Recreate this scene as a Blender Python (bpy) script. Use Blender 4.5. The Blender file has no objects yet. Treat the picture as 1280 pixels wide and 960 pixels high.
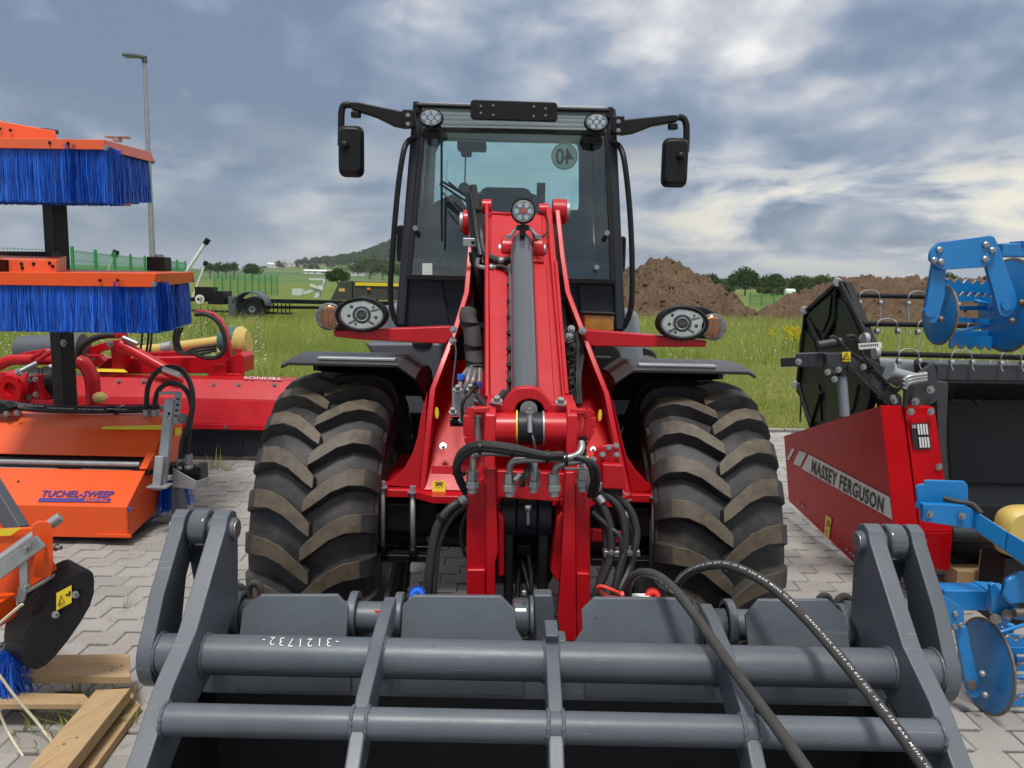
import bpy, bmesh, math, random
import numpy as np
from mathutils import Vector, Matrix, noise
random.seed(7); rng = np.random.default_rng(7)
S = bpy.context.scene
R = math.radians
COL = S.collection

# ------------------------------------------------------------------ camera
CAM = Vector((0, 0, 1.70)); PITCH = 7.6; ROLL = 1.2; F = 960.0
cd = bpy.data.cameras.new('camera'); cam = bpy.data.objects.new('camera', cd); COL.objects.link(cam)
cd.sensor_width = 36; cd.lens = 36 * F / 1280; cd.clip_start = .05; cd.clip_end = 9000
MR = Matrix.Rotation(R(90 - PITCH), 3, 'X') @ Matrix.Rotation(R(ROLL), 3, 'Z')
cam.matrix_world = Matrix.Translation(CAM) @ MR.to_4x4()
S.camera = cam
S.render.resolution_x, S.render.resolution_y = 1024, 768

# ------------------------------------------------------------------ light
SUN_EL, SUN_AZ = 68, 190          # azimuth clockwise from +Y
world = bpy.data.worlds.new('World'); S.world = world; world.use_nodes = True
S.view_settings.view_transform = 'Standard'; S.view_settings.look = 'None'
S.view_settings.gamma = 1; S.view_settings.use_curve_mapping = False
S.view_settings.exposure = 1.0
sl = bpy.data.lights.new('sun', 'SUN'); sl.energy = 1.5; sl.angle = R(12); sl.color = (1, .96, .9)
so = bpy.data.objects.new('sun', sl); COL.objects.link(so)
sd = Vector((math.sin(R(SUN_AZ)) * math.cos(R(SUN_EL)), math.cos(R(SUN_AZ)) * math.cos(R(SUN_EL)), math.sin(R(SUN_EL))))
so.rotation_euler = sd.to_track_quat('Z', 'Y').to_euler(); so.location = (0, -5, 20)

class N:
    """little node helper"""
    def __init__(s, nt): s.nt = nt; s.nt.nodes.clear()
    def __call__(s, typ, ins=None, **kw):
        n = s.nt.nodes.new(typ)
        for k, v in kw.items(): setattr(n, k, v)
        for k, v in (ins or {}).items():
            if isinstance(v, bpy.types.NodeSocket): s.nt.links.new(v, n.inputs[k])
            else: n.inputs[k].default_value = v
        return n
    def math(s, op, a, b=0.0, c=None):
        n = s('ShaderNodeMath', {0: a, 1: b}, operation=op)
        if c is not None: n.inputs[2].default_value = c
        return n.outputs[0]
    def mix(s, f, a, b, bt='MIX'):
        n = s('ShaderNodeMix', data_type='RGBA', blend_type=bt)
        for i, v in ((0, f), (6, a), (7, b)):
            if isinstance(v, bpy.types.NodeSocket): s.nt.links.new(v, n.inputs[i])
            else: n.inputs[i].default_value = v
        return n.outputs[2]
    def ramp(s, f, stops, interp='LINEAR'):
        n = s('ShaderNodeValToRGB', {0: f}); cr = n.color_ramp; cr.interpolation = interp
        while len(cr.elements) < len(stops): cr.elements.new(.5)
        for e, (p, c) in zip(cr.elements, stops):
            e.position = p; e.color = c if len(c) == 4 else (*c, 1)
        return n.outputs[0]

def build_world():
    n = N(world.node_tree)
    tc = n('ShaderNodeTexCoord').outputs['Generated']
    sp = n('ShaderNodeSeparateXYZ', {0: tc}); X, Y, Z = sp.outputs
    zc = n.math('MAXIMUM', Z, 0.0)
    k = n.math('DIVIDE', 1.0, n.math('ADD', zc, .22))
    pv = n('ShaderNodeCombineXYZ', {0: n.math('MULTIPLY', X, k), 1: n.math('MULTIPLY', Y, k), 2: 0.0}).outputs[0]
    dv = n('ShaderNodeMapping', {'Vector': tc, 'Scale': (1.0, 1.0, 1.7)}).outputs[0]
    def noi(sc, det, rough, dist, off, src=None):
        mp = n('ShaderNodeMapping', {'Vector': src or pv, 'Location': off}).outputs[0]
        return n('ShaderNodeTexNoise', {'Vector': mp, 'Scale': sc, 'Detail': det, 'Roughness': rough, 'Distortion': dist}, noise_dimensions='3D').outputs[0]
    big = noi(.62, 3.0, .5, .3, (3.1, 1.2, 0)); mid = noi(3.3, 6.0, .52, .35, (7.3, 4.4, 2), dv); fine = noi(8.5, 5.0, .56, .5, (1.3, 9.4, 5), dv)
    # broad brightening towards the sun-side cloud (upper right of the view), as in the picture
    bias = n.math('ADD', n.math('MULTIPLY', X, .25), n.math('MULTIPLY', Z, .16))
    # heaped edges: smooth cells in warped coordinates
    wn = n('ShaderNodeTexNoise', {'Vector': dv, 'Scale': 5.0, 'Detail': 3.0, 'Roughness': .6}).outputs[1]
    wv = n('ShaderNodeVectorMath', {0: n('ShaderNodeVectorMath', {0: wn, 1: (.30, .30, .30)}, operation='MULTIPLY').outputs[0], 1: dv}, operation='ADD').outputs[0]
    b1 = n('ShaderNodeTexVoronoi', {'Vector': wv, 'Scale': 8.0, 'Smoothness': .5}, feature='SMOOTH_F1').outputs['Distance']
    bil = n.math('MULTIPLY', n.math('SUBTRACT', .42, b1), .42)
    v = n.math('ADD', n.math('ADD', n.math('MULTIPLY', big, .55), n.math('MULTIPLY', mid, .82)), n.math('MULTIPLY', fine, .42))
    v = n.math('ADD', v, bil)
    v = n.math('ADD', v, n.math('ADD', bias, -.445))
    cl = n.ramp(v, [(.33, (.15, .21, .31)), (.44, (.21, .275, .385)), (.53, (.31, .365, .465)), (.60, (.45, .48, .545)), (.70, (.62, .635, .67)), (.82, (.86, .86, .85))])
    # creamy broken band low over the horizon
    lowm = n.ramp(Z, [(0.0, (.5, .5, .5)), (.06, (1, 1, 1)), (.12, (.85,) * 3), (.20, (0, 0, 0))])
    pv2 = n('ShaderNodeMapping', {'Vector': tc, 'Scale': (3.4, 3.4, 11.0), 'Location': (.35, 0, .6)}).outputs[0]
    n2 = n('ShaderNodeTexNoise', {'Vector': pv2, 'Scale': 1.5, 'Detail': 8.0, 'Roughness': .55, 'Distortion': .35}).outputs[0]
    rt = n.ramp(X, [(.05, (.28,) * 3), (.28, (1, 1, 1))])
    br = n.ramp(n2, [(.40, (0, 0, 0)), (.52, (1, 1, 1))])
    lowf = n.math('MULTIPLY', n.math('MULTIPLY', lowm, rt), br)
    cream = n.ramp(n2, [(.42, (.46, .52, .63)), (.52, (.68, .69, .70)), (.60, (1.0, .94, .78))])
    cl = n.mix(lowf, cl, cream)
    # pale clear strip right on the horizon
    hz = n.ramp(Z, [(0.0, (.75,) * 3), (.055, (0, 0, 0))])
    cl = n.mix(hz, cl, (.44, .51, .62, 1))
    sky = n('ShaderNodeTexSky', sky_type='NISHITA', sun_disc=False, sun_elevation=R(SUN_EL), sun_rotation=R(SUN_AZ)).outputs[0]
    # cloud radiance is given for exposure 0.75, the sky behind is the physical one
    cl = n.mix(n.ramp(Z, [(.33, (0, 0, 0)), (.75, (.8,) * 3)]), cl, (.50, .50, .50, 1))
    # an overcast dome grows steadily brighter towards the zenith
    up = n.math('ADD', n.math('MULTIPLY', n.math('POWER', zc, 1.6), 4.6), 5.2)
    upc = n('ShaderNodeCombineXYZ', {0: n.math('MULTIPLY', up, 1.02), 1: up, 2: n.math('MULTIPLY', up, .97)}).outputs[0]
    cl = n.mix(1.0, cl, upc, 'MULTIPLY')
    fin = n.mix(.93, sky, cl)
    bg = n('ShaderNodeBackground', {'Color': fin, 'Strength': .10})
    n('ShaderNodeOutputWorld', {0: bg.outputs[0]})
build_world()

# ------------------------------------------------------------------ geometry helpers
def ray(px, py):
    return MR @ Vector(((px - 640) / F, -(py - 480) / F, -1))
def P(px, py, Y):                        # a place in the yard: seen at (px, py), Y metres ahead
    d = ray(px, py); return CAM + d * (Y / d.y)
def H(px, py, z=0.0):
    d = ray(px, py); return CAM + d * ((z - CAM.z) / d.z)
def proj(p):
    q = MR.transposed() @ (Vector(p) - CAM)
    return (640 + F * q.x / -q.z, 480 - F * q.y / -q.z)
def V(*a): return Vector(a)

def root_off(o):
    v = Vector((0, 0, 0))
    while o is not None: v += o.location; o = o.parent
    return v

def thing(name, label, cat, loc=(0, 0, 0), group=None):
    o = bpy.data.objects.new(name, None); COL.objects.link(o); o.location = loc; o.empty_display_size = .1
    o['label'] = label; o['category'] = cat
    if group: o['group'] = group
    return o
def tag(o, label, cat, group=None):
    o['label'] = label; o['category'] = cat
    if group: o['group'] = group
    return o

class B:
    def __init__(s): s.bm = bmesh.new(); s.mi = 0; s.sm = False
    def _f(s, vs):
        try: f = s.bm.faces.new(vs)
        except ValueError: return None
        f.material_index = s.mi; f.smooth = s.sm; return f
    def prism(s, pts, vec, taper=None):
        """closed polygon pts pushed along vec"""
        vec = Vector(vec); a = [s.bm.verts.new(p) for p in pts]
        c = sum((Vector(p) for p in pts), Vector()) / len(pts)
        b = [s.bm.verts.new((c + (Vector(p) - c) * taper if taper else Vector(p)) + vec) for p in pts]
        n = len(pts); fs = [s._f(a), s._f(b[::-1])]
        for i in range(n): fs.append(s._f([a[i], b[i], b[(i + 1) % n], a[(i + 1) % n]]))
        bmesh.ops.recalc_face_normals(s.bm, faces=[f for f in fs if f]); return s
    def solid(s, A, Bp):
        """two matching rings of points joined into a solid"""
        a = [s.bm.verts.new(p) for p in A]; b = [s.bm.verts.new(p) for p in Bp]; n = len(a)
        fs = [s._f(a), s._f(b[::-1])]
        for i in range(n): fs.append(s._f([a[i], b[i], b[(i + 1) % n], a[(i + 1) % n]]))
        bmesh.ops.recalc_face_normals(s.bm, faces=[f for f in fs if f]); return s
    def box(s, c, d, rot=None):
        c = Vector(c); rot = rot or Matrix.Identity(3); x, y, z = (v / 2 for v in d)
        A = [c + rot @ V(-x, -y, -z), c + rot @ V(x, -y, -z), c + rot @ V(x, -y, z), c + rot @ V(-x, -y, z)]
        return s.prism(A, rot @ V(0, 2 * y, 0))
    def beam(s, p, q, w, h, up=(0, 0, 1)):
        """rectangular bar from p to q, w across, h along up"""
        p, q = Vector(p), Vector(q); d = (q - p).normalized(); u = Vector(up)
        sd = d.cross(u).normalized(); u = sd.cross(d)
        A = [p + sd * w / 2 + u * h / 2, p - sd * w / 2 + u * h / 2, p - sd * w / 2 - u * h / 2, p + sd * w / 2 - u * h / 2]
        return s.prism(A, q - p)
    def rings(s, rs, cap=True, closed=False):
        vs = [[s.bm.verts.new(p) for p in r] for r in rs]; n = len(rs[0]); fs = []
        m = len(vs)
        for i in range(m if closed else m - 1):
            A, Bq = vs[i], vs[(i + 1) % m]
            for j in range(n): fs.append(s._f([A[j], A[(j + 1) % n], Bq[(j + 1) % n], Bq[j]]))
        for f in fs:
            if f: f.smooth = True
        if cap and not closed:
            for r in (vs[0][::-1], vs[-1]):
                f = s._f(r)
                if f: f.smooth = False; fs.append(f)
        bmesh.ops.recalc_face_normals(s.bm, faces=[f for f in fs if f]); return s
    def cyl(s, p, q, r, r2=None, n=20):
        return s.tube([p, q], [r, r if r2 is None else r2], n, spl=False)
    def tube(s, pts, r, n=10, spl=True, sub=6, cap=True):
        pts = [Vector(p) for p in pts]
        rr = list(r) if isinstance(r, (list, tuple)) else [r] * len(pts)
        if spl and len(pts) > 2:
            out, ro = [], []
            for i in range(len(pts) - 1):
                a = pts[i - 1] if i else pts[0] * 2 - pts[1]; b, c = pts[i], pts[i + 1]
                d = pts[i + 2] if i + 2 < len(pts) else c * 2 - b
                for k in range(sub):
                    t = k / sub
                    out.append(.5 * ((2 * b) + (c - a) * t + (2 * a - 5 * b + 4 * c - d) * t * t + (3 * b - a - 3 * c + d) * t ** 3))
                    ro.append(rr[i] * (1 - t) + rr[i + 1] * t)
            out.append(pts[-1]); ro.append(rr[-1]); pts, rr = out, ro
        s.path = pts
        t0 = (pts[1] - pts[0]).normalized(); u = t0.orthogonal().normalized(); rs = []; s.frames = []
        for i, p in enumerate(pts):
            t = (pts[min(i + 1, len(pts) - 1)] - pts[max(i - 1, 0)]).normalized()
            u = (u - t * u.dot(t)).normalized(); w = t.cross(u)
            s.frames.append((t, u, w))
            rs.append([p + (u * math.cos(2 * math.pi * j / n) + w * math.sin(2 * math.pi * j / n)) * rr[i] for j in range(n)])
        return s.rings(rs, cap)
    def lathe(s, prof, c, ax, n=28, cap=True):
        """prof: (distance along axis, radius)"""
        c, ax = Vector(c), Vector(ax).normalized(); u = ax.orthogonal().normalized(); w = ax.cross(u)
        rs = [[c + ax * a + (u * math.cos(2 * math.pi * j / n) + w * math.sin(2 * math.pi * j / n)) * max(r, 1e-4) for j in range(n)] for a, r in prof]
        return s.rings(rs, cap)
    def ell(s, c, ax, up, ra, rb, prof, n=28, cap=True):
        """elliptical lathe: prof (along, scale)"""
        c, ax, up = Vector(c), Vector(ax).normalized(), Vector(up).normalized(); sd = up.cross(ax).normalized(); up = ax.cross(sd)
        return s.rings([[c + ax * a + (sd * math.cos(2 * math.pi * j / n) * ra + up * math.sin(2 * math.pi * j / n) * rb) * k for j in range(n)] for a, k in prof], cap)
    def bolt(s, c, ax, r=.012, h=.008, washer=True):
        r *= .78
        c, ax = Vector(c), Vector(ax).normalized()
        if washer: s.cyl(c, c + ax * h * .3, r * 1.55, n=16)
        s.cyl(c + ax * h * .3, c + ax * h * 1.3, r, r * .92, n=6); return s
    def sphere(s, c, r, n=12, m=8, sc=(1, 1, 1)):
        c = Vector(c)
        return s.rings([[c + V(math.cos(2 * math.pi * j / n) * math.sin(a) * r * sc[0], math.sin(2 * math.pi * j / n) * math.sin(a) * r * sc[1], -math.cos(a) * r * sc[2]) for j in range(n)]
                        for a in [max(.02, min(math.pi - .02, math.pi * i / m)) for i in range(m + 1)]])
    def done(s, name, mat, parent=None, bevel=0.0, seg=2, weld=False, sharp=35):
        off = root_off(parent)
        bm = s.bm
        if weld: bmesh.ops.remove_doubles(bm, verts=bm.verts, dist=1e-5)
        bmesh.ops.translate(bm, verts=bm.verts, vec=-off)
        me = bpy.data.meshes.new(name)
        a = R(sharp)
        for e in bm.edges:
            if len(e.link_faces) == 2:
                try: e.smooth = e.calc_face_angle() < a
                except ValueError: e.smooth = False
            else: e.smooth = False
        bm.to_mesh(me); bm.free()
        o = bpy.data.objects.new(name, me); COL.objects.link(o); o.parent = parent
        for m in (mat if isinstance(mat, (list, tuple)) else [mat]): me.materials.append(m)
        if bevel:
            md = o.modifiers.new('bevel', 'BEVEL'); md.width = bevel; md.segments = seg; md.limit_method = 'ANGLE'; md.angle_limit = R(32)
            md.harden_normals = True; md.use_clamp_overlap = True
            me.shade_smooth() if hasattr(me, 'shade_smooth') else None
        return o

def struct(o): o['kind'] = 'structure'; return o
def stuff(o): o['kind'] = 'stuff'; return o

_fc = {}
def text_verts(s, bold=0.0, shear=0.0, space=1.0, ext=0.0):
    cu = bpy.data.curves.new('t', 'FONT'); cu.body = s; cu.size = 1; cu.offset = bold; cu.shear = shear; cu.space_character = space; cu.extrude = ext
    cu.resolution_u = 3
    o = bpy.data.objects.new('t', cu); me = o.to_mesh()
    vs = [v.co.copy() for v in me.vertices]; fs = [tuple(p.vertices) for p in me.polygons]
    o.to_mesh_clear(); bpy.data.objects.remove(o); bpy.data.curves.remove(cu)
    x0 = min(v.x for v in vs); x1 = max(v.x for v in vs); y0 = min(v.y for v in vs); y1 = max(v.y for v in vs)
    return [((v.x - x0) / (x1 - x0), (v.y - y0) / (y1 - y0)) for v in vs], fs, (x1 - x0) / (y1 - y0)
def text_quad(name, s, tl, tr, br, bl, mat, parent, lift=.003, flip=False, **kw):
    """flat print stretched over the four-cornered patch, a hair proud of it"""
    uv, fs, _ = text_verts(s, **kw); tl, tr, br, bl = map(Vector, (tl, tr, br, bl))
    nrm = (tr - tl).cross(tl - bl).normalized()
    if nrm.dot(CAM - tl) < 0: nrm = -nrm
    b = B(); vs = []
    for u, v in uv:
        if flip: u = 1 - u
        vs.append(b.bm.verts.new((tl * (1 - u) + tr * u) * v + (bl * (1 - u) + br * u) * (1 - v) + nrm * lift))
    for f in fs: b._f([vs[i] for i in f])
    bmesh.ops.recalc_face_normals(b.bm, faces=b.bm.faces)
    return b.done(name, mat, parent)
def patch(name, tl, tr, br, bl, mat, parent, lift=.002, th=.001, **kw):
    tl, tr, br, bl = map(Vector, (tl, tr, br, bl)); nrm = (tr - tl).cross(tl - bl).normalized()
    if nrm.dot(CAM - tl) < 0: nrm = -nrm
    return B().prism([p + nrm * lift for p in (tl, tr, br, bl)], nrm * th).done(name, mat, parent, **kw)

# ------------------------------------------------------------------ materials
def principled(name, base, rough=.5, metal=0.0, coat=0.0, var=.12, scale=6.0, bump=0.0, bscale=60.0, dirt=0.0, dirtcol=(.25, .22, .18), spec=.5, rvar=.12, dscale=3.0, scr=0.0):
    m = bpy.data.materials.new(name); m.use_nodes = True; n = N(m.node_tree)
    tc = n('ShaderNodeTexCoord').outputs['Object']
    n1 = n('ShaderNodeTexNoise', {'Vector': tc, 'Scale': scale, 'Detail': 5.0, 'Roughness': .6}).outputs[0]
    c0 = tuple(max(0, c * (1 - var)) for c in base); c1 = tuple(min(1, c * (1 + var)) for c in base)
    col = n.ramp(n1, [(.3, c0), (.7, c1)])
    n2 = n('ShaderNodeTexNoise', {'Vector': tc, 'Scale': scale * 3.7, 'Detail': 6.0, 'Roughness': .65}).outputs[0]
    rg = n.math('ADD', n.math('MULTIPLY', n2, rvar * 2), rough - rvar)
    if dirt:
        n3 = n('ShaderNodeTexNoise', {'Vector': tc, 'Scale': dscale, 'Detail': 9.0, 'Roughness': .72}).outputs[0]
        dm = n.ramp(n3, [(.47, (0, 0, 0)), (.68, (dirt,) * 3)])
        col = n.mix(dm, col, (*dirtcol, 1)); rg = n.math('MAXIMUM', rg, n.math('MULTIPLY', dm, .8))
    if scr:
        for rot, sc_ in (((0, 0, .2), (3, 90, 60)), ((.5, .8, 1.3), (5, 120, 70))):
            mp = n('ShaderNodeMapping', {'Vector': tc, 'Rotation': rot, 'Scale': sc_}).outputs[0]
            ns_ = n('ShaderNodeTexNoise', {'Vector': mp, 'Scale': 1.0, 'Detail': 3.0, 'Roughness': .8}).outputs[0]
            col = n.mix(n.ramp(ns_, [(.66, (0, 0, 0)), (.71, (scr,) * 3)]), col, tuple(min(1, c * 2.4 + .03) for c in base) + (1,))
        sp_ = n('ShaderNodeTexNoise', {'Vector': tc, 'Scale': 38.0, 'Detail': 2.0}).outputs[0]
        col = n.mix(n.ramp(sp_, [(.74, (0, 0, 0)), (.77, (scr * 1.5,) * 3)]), col, tuple(c * .3 for c in base) + (1,))
    ins = {'Base Color': col, 'Roughness': rg, 'Metallic': metal, 'Coat Weight': coat, 'Coat Roughness': .12, 'Specular IOR Level': spec}
    bs = n('ShaderNodeBsdfPrincipled', ins)
    if bump:
        nb = n('ShaderNodeTexNoise', {'Vector': tc, 'Scale': bscale, 'Detail': 4.0}).outputs[0]
        bp = n('ShaderNodeBump', {'Height': nb, 'Strength': bump, 'Distance': .004}).outputs[0]
        m.node_tree.links.new(bp, bs.inputs['Normal'])
    n('ShaderNodeOutputMaterial', {0: bs.outputs[0]})
    return m
M = {}
M['red'] = principled('red_paint', (.49, .006, .014), .36, coat=.06, spec=.35, var=.08, scale=3, bump=.03, bscale=220, dirt=.07, dirtcol=(.36, .12, .10))
M['mfred'] = principled('dark_red_panel_paint', (.52, .003, .008), .26, coat=.0, spec=.14, var=.05, scale=3, bump=.02, bscale=200)
M['grey'] = principled('grey_machine_paint', (.096, .111, .130), .42, var=.14, scr=.30, scale=2.4, bump=.10, bscale=300, dirt=.45, dirtcol=(.055, .06, .068), dscale=3.1)
M['bucketshade'] = principled('bucket_interior_shade', (.013, .013, .015), .6, var=.2)  # bucket interior: its unlit shade is put into this near-black colour
M['body'] = principled('silver_grey_bodywork', (.23, .25, .29), .42, var=.05, bump=.05, bscale=400)
M['bodydk'] = principled('slate_plastic', (.085, .095, .115), .5, var=.06, bump=.1, bscale=300)
M['cab'] = principled('anthracite_cab_paint', (.017, .021, .029), .45, var=.08, bump=.06, bscale=500, spec=.35)
M['black'] = principled('black_plastic', (.007, .007, .008), .45, var=.2, bump=.08, bscale=300, spec=.32)
M['fender'] = principled('fender_plastic', (.045, .042, .045), .36, var=.15, bump=.15, bscale=260)
M['rubber'] = principled('hose_rubber', (.016, .016, .017), .5, var=.25, scale=20, bump=.15, bscale=160)
M['hosegrey'] = principled('cloth_covered_hose', (.045, .043, .042), .75, var=.2, scale=30, bump=.6, bscale=420)
M['steel'] = principled('zinc_plated_steel', (.36, .375, .38), .38, metal=.8, var=.12, scale=14, dirt=.2, dirtcol=(.35, .32, .24))
M['galv'] = principled('galvanised_steel', (.36, .375, .385), .48, metal=.6, var=.15, scale=9)
M['cylin'] = principled('cylinder_grey_gloss', (.07, .08, .093), .16, coat=.8, var=.06, scale=5)
M['orange'] = principled('orange_paint', (.80, .088, .006), .42, coat=.1, scr=.12, var=.05, scale=2.5, bump=.04, bscale=180, dirt=.10, dirtcol=(.50, .13, .05))
M['orange2'] = principled('orange_red_paint', (.80, .125, .035), .42, coat=.15, var=.06, scale=2.5, dirt=.2, dirtcol=(.5, .2, .12))
M['blue'] = principled('blue_paint', (.008, .19, .50), .38, coat=.2, var=.10, scale=5, dirt=.25, dirtcol=(.03, .17, .36), bump=.05, bscale=150)
M['wornsteel'] = principled('worn_steel_edge', (.20, .17, .14), .5, metal=.6, var=.3, scale=30)
M['wood'] = None
M['yellow'] = principled('yellow_sticker', (.80, .60, .03), .45, var=.05)
M['yplastic'] = principled('yellow_shaft_guard', (.60, .44, .12), .45, var=.12, scale=8)
M['white'] = principled('white_print', (.78, .78, .76), .5, var=.03)
M['blackink'] = principled('black_print', (.012, .012, .014), .5, var=.03)
M['navy'] = principled('navy_print', (.05, .03, .22), .5, var=.05)
M['silverprint'] = principled('silver_print', (.70, .70, .72), .4, var=.05)
M['redcap'] = principled('red_plastic_cap', (.75, .05, .03), .4, var=.05)
M['bluecap'] = principled('blue_plastic_cap', (.02, .15, .70), .4, var=.05)
M['amber'] = principled('amber_reservoir', (.42, .20, .03), .25, coat=.5, var=.25, scale=12)
M['teal'] = principled('teal_cover', (.03, .13, .12), .6, var=.2)
M['cream'] = principled('cream_strap', (.60, .54, .40), .6, var=.08)
M['greenp'] = principled('green_fence_paint', (.03, .30, .08), .5, var=.1)
M['olive'] = principled('dark_olive_header_paint', (.055, .06, .045), .5, var=.1)
M['pale'] = principled('pale_machine_paint', (.60, .68, .62), .5, var=.1)
M['seat'] = principled('seat_fabric', (.065, .068, .070), .85, var=.2)

def glass(name, tint, gl=.9, rough=.02, mixf=None):
    m = bpy.data.materials.new(name); m.use_nodes = True; n = N(m.node_tree)
    tr = n('ShaderNodeBsdfTransparent', {'Color': (*tint, 1)}).outputs[0]
    g = n('ShaderNodeBsdfGlossy', {'Color': (gl, gl, gl, 1), 'Roughness': rough}).outputs[0]
    fr = n('ShaderNodeFresnel', {'IOR': 1.62}).outputs[0]
    mx = n('ShaderNodeMixShader', {0: fr if mixf is None else mixf, 1: tr, 2: g}).outputs[0]
    n('ShaderNodeOutputMaterial', {0: mx}); return m
M['glass'] = glass('teal_tinted_glass', (.875, .985, .975))
M['glasslt'] = glass('pale_roof_glass', (.80, .93, .88), mixf=.25)
M['film'] = None
M['lens'] = glass('clear_lens', (.93, .95, .95))
def _film():
    m = bpy.data.materials.new('translucent_sticker'); m.use_nodes = True; n = N(m.node_tree)
    t = n('ShaderNodeBsdfTransparent', {'Color': (.8, .85, .75, 1)}).outputs[0]; d = n('ShaderNodeBsdfTranslucent', {'Color': (.6, .62, .5, 1)}).outputs[0]
    n('ShaderNodeOutputMaterial', {0: n('ShaderNodeMixShader', {0: .35, 1: t, 2: d}).outputs[0]}); return m
M['film'] = _film()
def mat_lamp(name, base, rough=.15, metal=.8, sc=70):
    m = bpy.data.materials.new(name); m.use_nodes = True; n = N(m.node_tree)
    tc = n('ShaderNodeTexCoord').outputs['Object']
    vo = n('ShaderNodeTexVoronoi', {'Vector': tc, 'Scale': sc})
    bp = n('ShaderNodeBump', {'Height': vo.outputs['Distance'], 'Strength': .25, 'Distance': .01}).outputs[0]
    bs = n('ShaderNodeBsdfPrincipled', {'Base Color': (*base, 1), 'Metallic': metal, 'Roughness': rough, 'Normal': bp})
    n('ShaderNodeOutputMaterial', {0: bs.outputs[0]}); return m
M['reflector'] = mat_lamp('lamp_reflector', (.85, .87, .88), .12, 1.0, 9)
M['led'] = mat_lamp('led_lamp_face', (.50, .48, .45), .3, .3, 60)
M['amberlens'] = mat_lamp('amber_reflector', (.85, .28, .05), .3, .2, 60)

def tyre_mats():
    out = []
    for nm, a, b, ds in (('tyre_rubber', (.014, .014, .015), (.055, .054, .056), 9), ('dusty_lug_face', (.055, .042, .028), (.135, .105, .070), 14)):
        m = bpy.data.materials.new(nm); m.use_nodes = True; n = N(m.node_tree)
        tc = n('ShaderNodeTexCoord').outputs['Object']
        n1 = n('ShaderNodeTexNoise', {'Vector': tc, 'Scale': ds, 'Detail': 8.0, 'Roughness': .68}).outputs[0]
        col = n.ramp(n1, [(.38, a), (.72, b)])
        # brown dusting and pale scuffs
        n2 = n('ShaderNodeTexNoise', {'Vector': tc, 'Scale': 4.0, 'Detail': 6.0, 'Roughness': .7}).outputs[0]
        col = n.mix(n.ramp(n2, [(.5, (0, 0, 0)), (.7, (.45,) * 3)]), col, (.085, .068, .050, 1))
        mp = n('ShaderNodeMapping', {'Vector': tc, 'Scale': (1, 1, 1)}).outputs[0]
        n3 = n('ShaderNodeTexNoise', {'Vector': mp, 'Scale': 26.0, 'Detail': 9.0, 'Roughness': .75, 'Distortion': 1.2}).outputs[0]
        col = n.mix(n.ramp(n3, [(.66, (0, 0, 0)), (.74, (.5,) * 3)]), col, (.24, .23, .22, 1))
        bp = n('ShaderNodeBump', {'Height': n3, 'Strength': .25, 'Distance': .004}).outputs[0]
        bs = n('ShaderNodeBsdfPrincipled', {'Base Color': col, 'Roughness': .58, 'Normal': bp})
        n('ShaderNodeOutputMaterial', {0: bs.outputs[0]}); out.append(m)
    return out
M['tyre'], M['lug'] = tyre_mats()

def mat_wood(name, c0, c1, ang=0.0):
    m = bpy.data.materials.new(name); m.use_nodes = True; n = N(m.node_tree)
    tc = n('ShaderNodeTexCoord').outputs['Object']
    mp = n('ShaderNodeMapping', {'Vector': tc, 'Scale': (3, 40, 40), 'Rotation': (0, 0, ang)}, vector_type='TEXTURE').outputs[0]
    mp = n('ShaderNodeMapping', {'Vector': tc, 'Rotation': (0, 0, -ang), 'Scale': (1, 1, 1)}).outputs[0]
    mp = n('ShaderNodeMapping', {'Vector': mp, 'Scale': (2.0, 34, 34)}).outputs[0]
    n1 = n('ShaderNodeTexNoise', {'Vector': mp, 'Scale': 1.6, 'Detail': 6.0, 'Roughness': .6, 'Distortion': .6}).outputs[0]
    n2 = n('ShaderNodeTexNoise', {'Vector': tc, 'Scale': 7.0, 'Detail': 3.0}).outputs[0]
    col = n.mix(n.math('MULTIPLY', n2, .5), n.ramp(n1, [(.3, c0), (.55, c1), (.72, tuple(c * .72 for c in c1))]), (*tuple(c * .8 for c in c1), 1))
    bp = n('ShaderNodeBump', {'Height': n1, 'Strength': .3, 'Distance': .003}).outputs[0]
    bs = n('ShaderNodeBsdfPrincipled', {'Base Color': col, 'Roughness': .75, 'Normal': bp})
    n('ShaderNodeOutputMaterial', {0: bs.outputs[0]}); return m
M['wood'] = mat_wood('pallet_wood', (.30, .19, .095), (.44, .30, .16))
M['wood2'] = mat_wood('pallet_wood_lengthwise', (.32, .20, .10), (.47, .32, .17), R(72))

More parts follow.
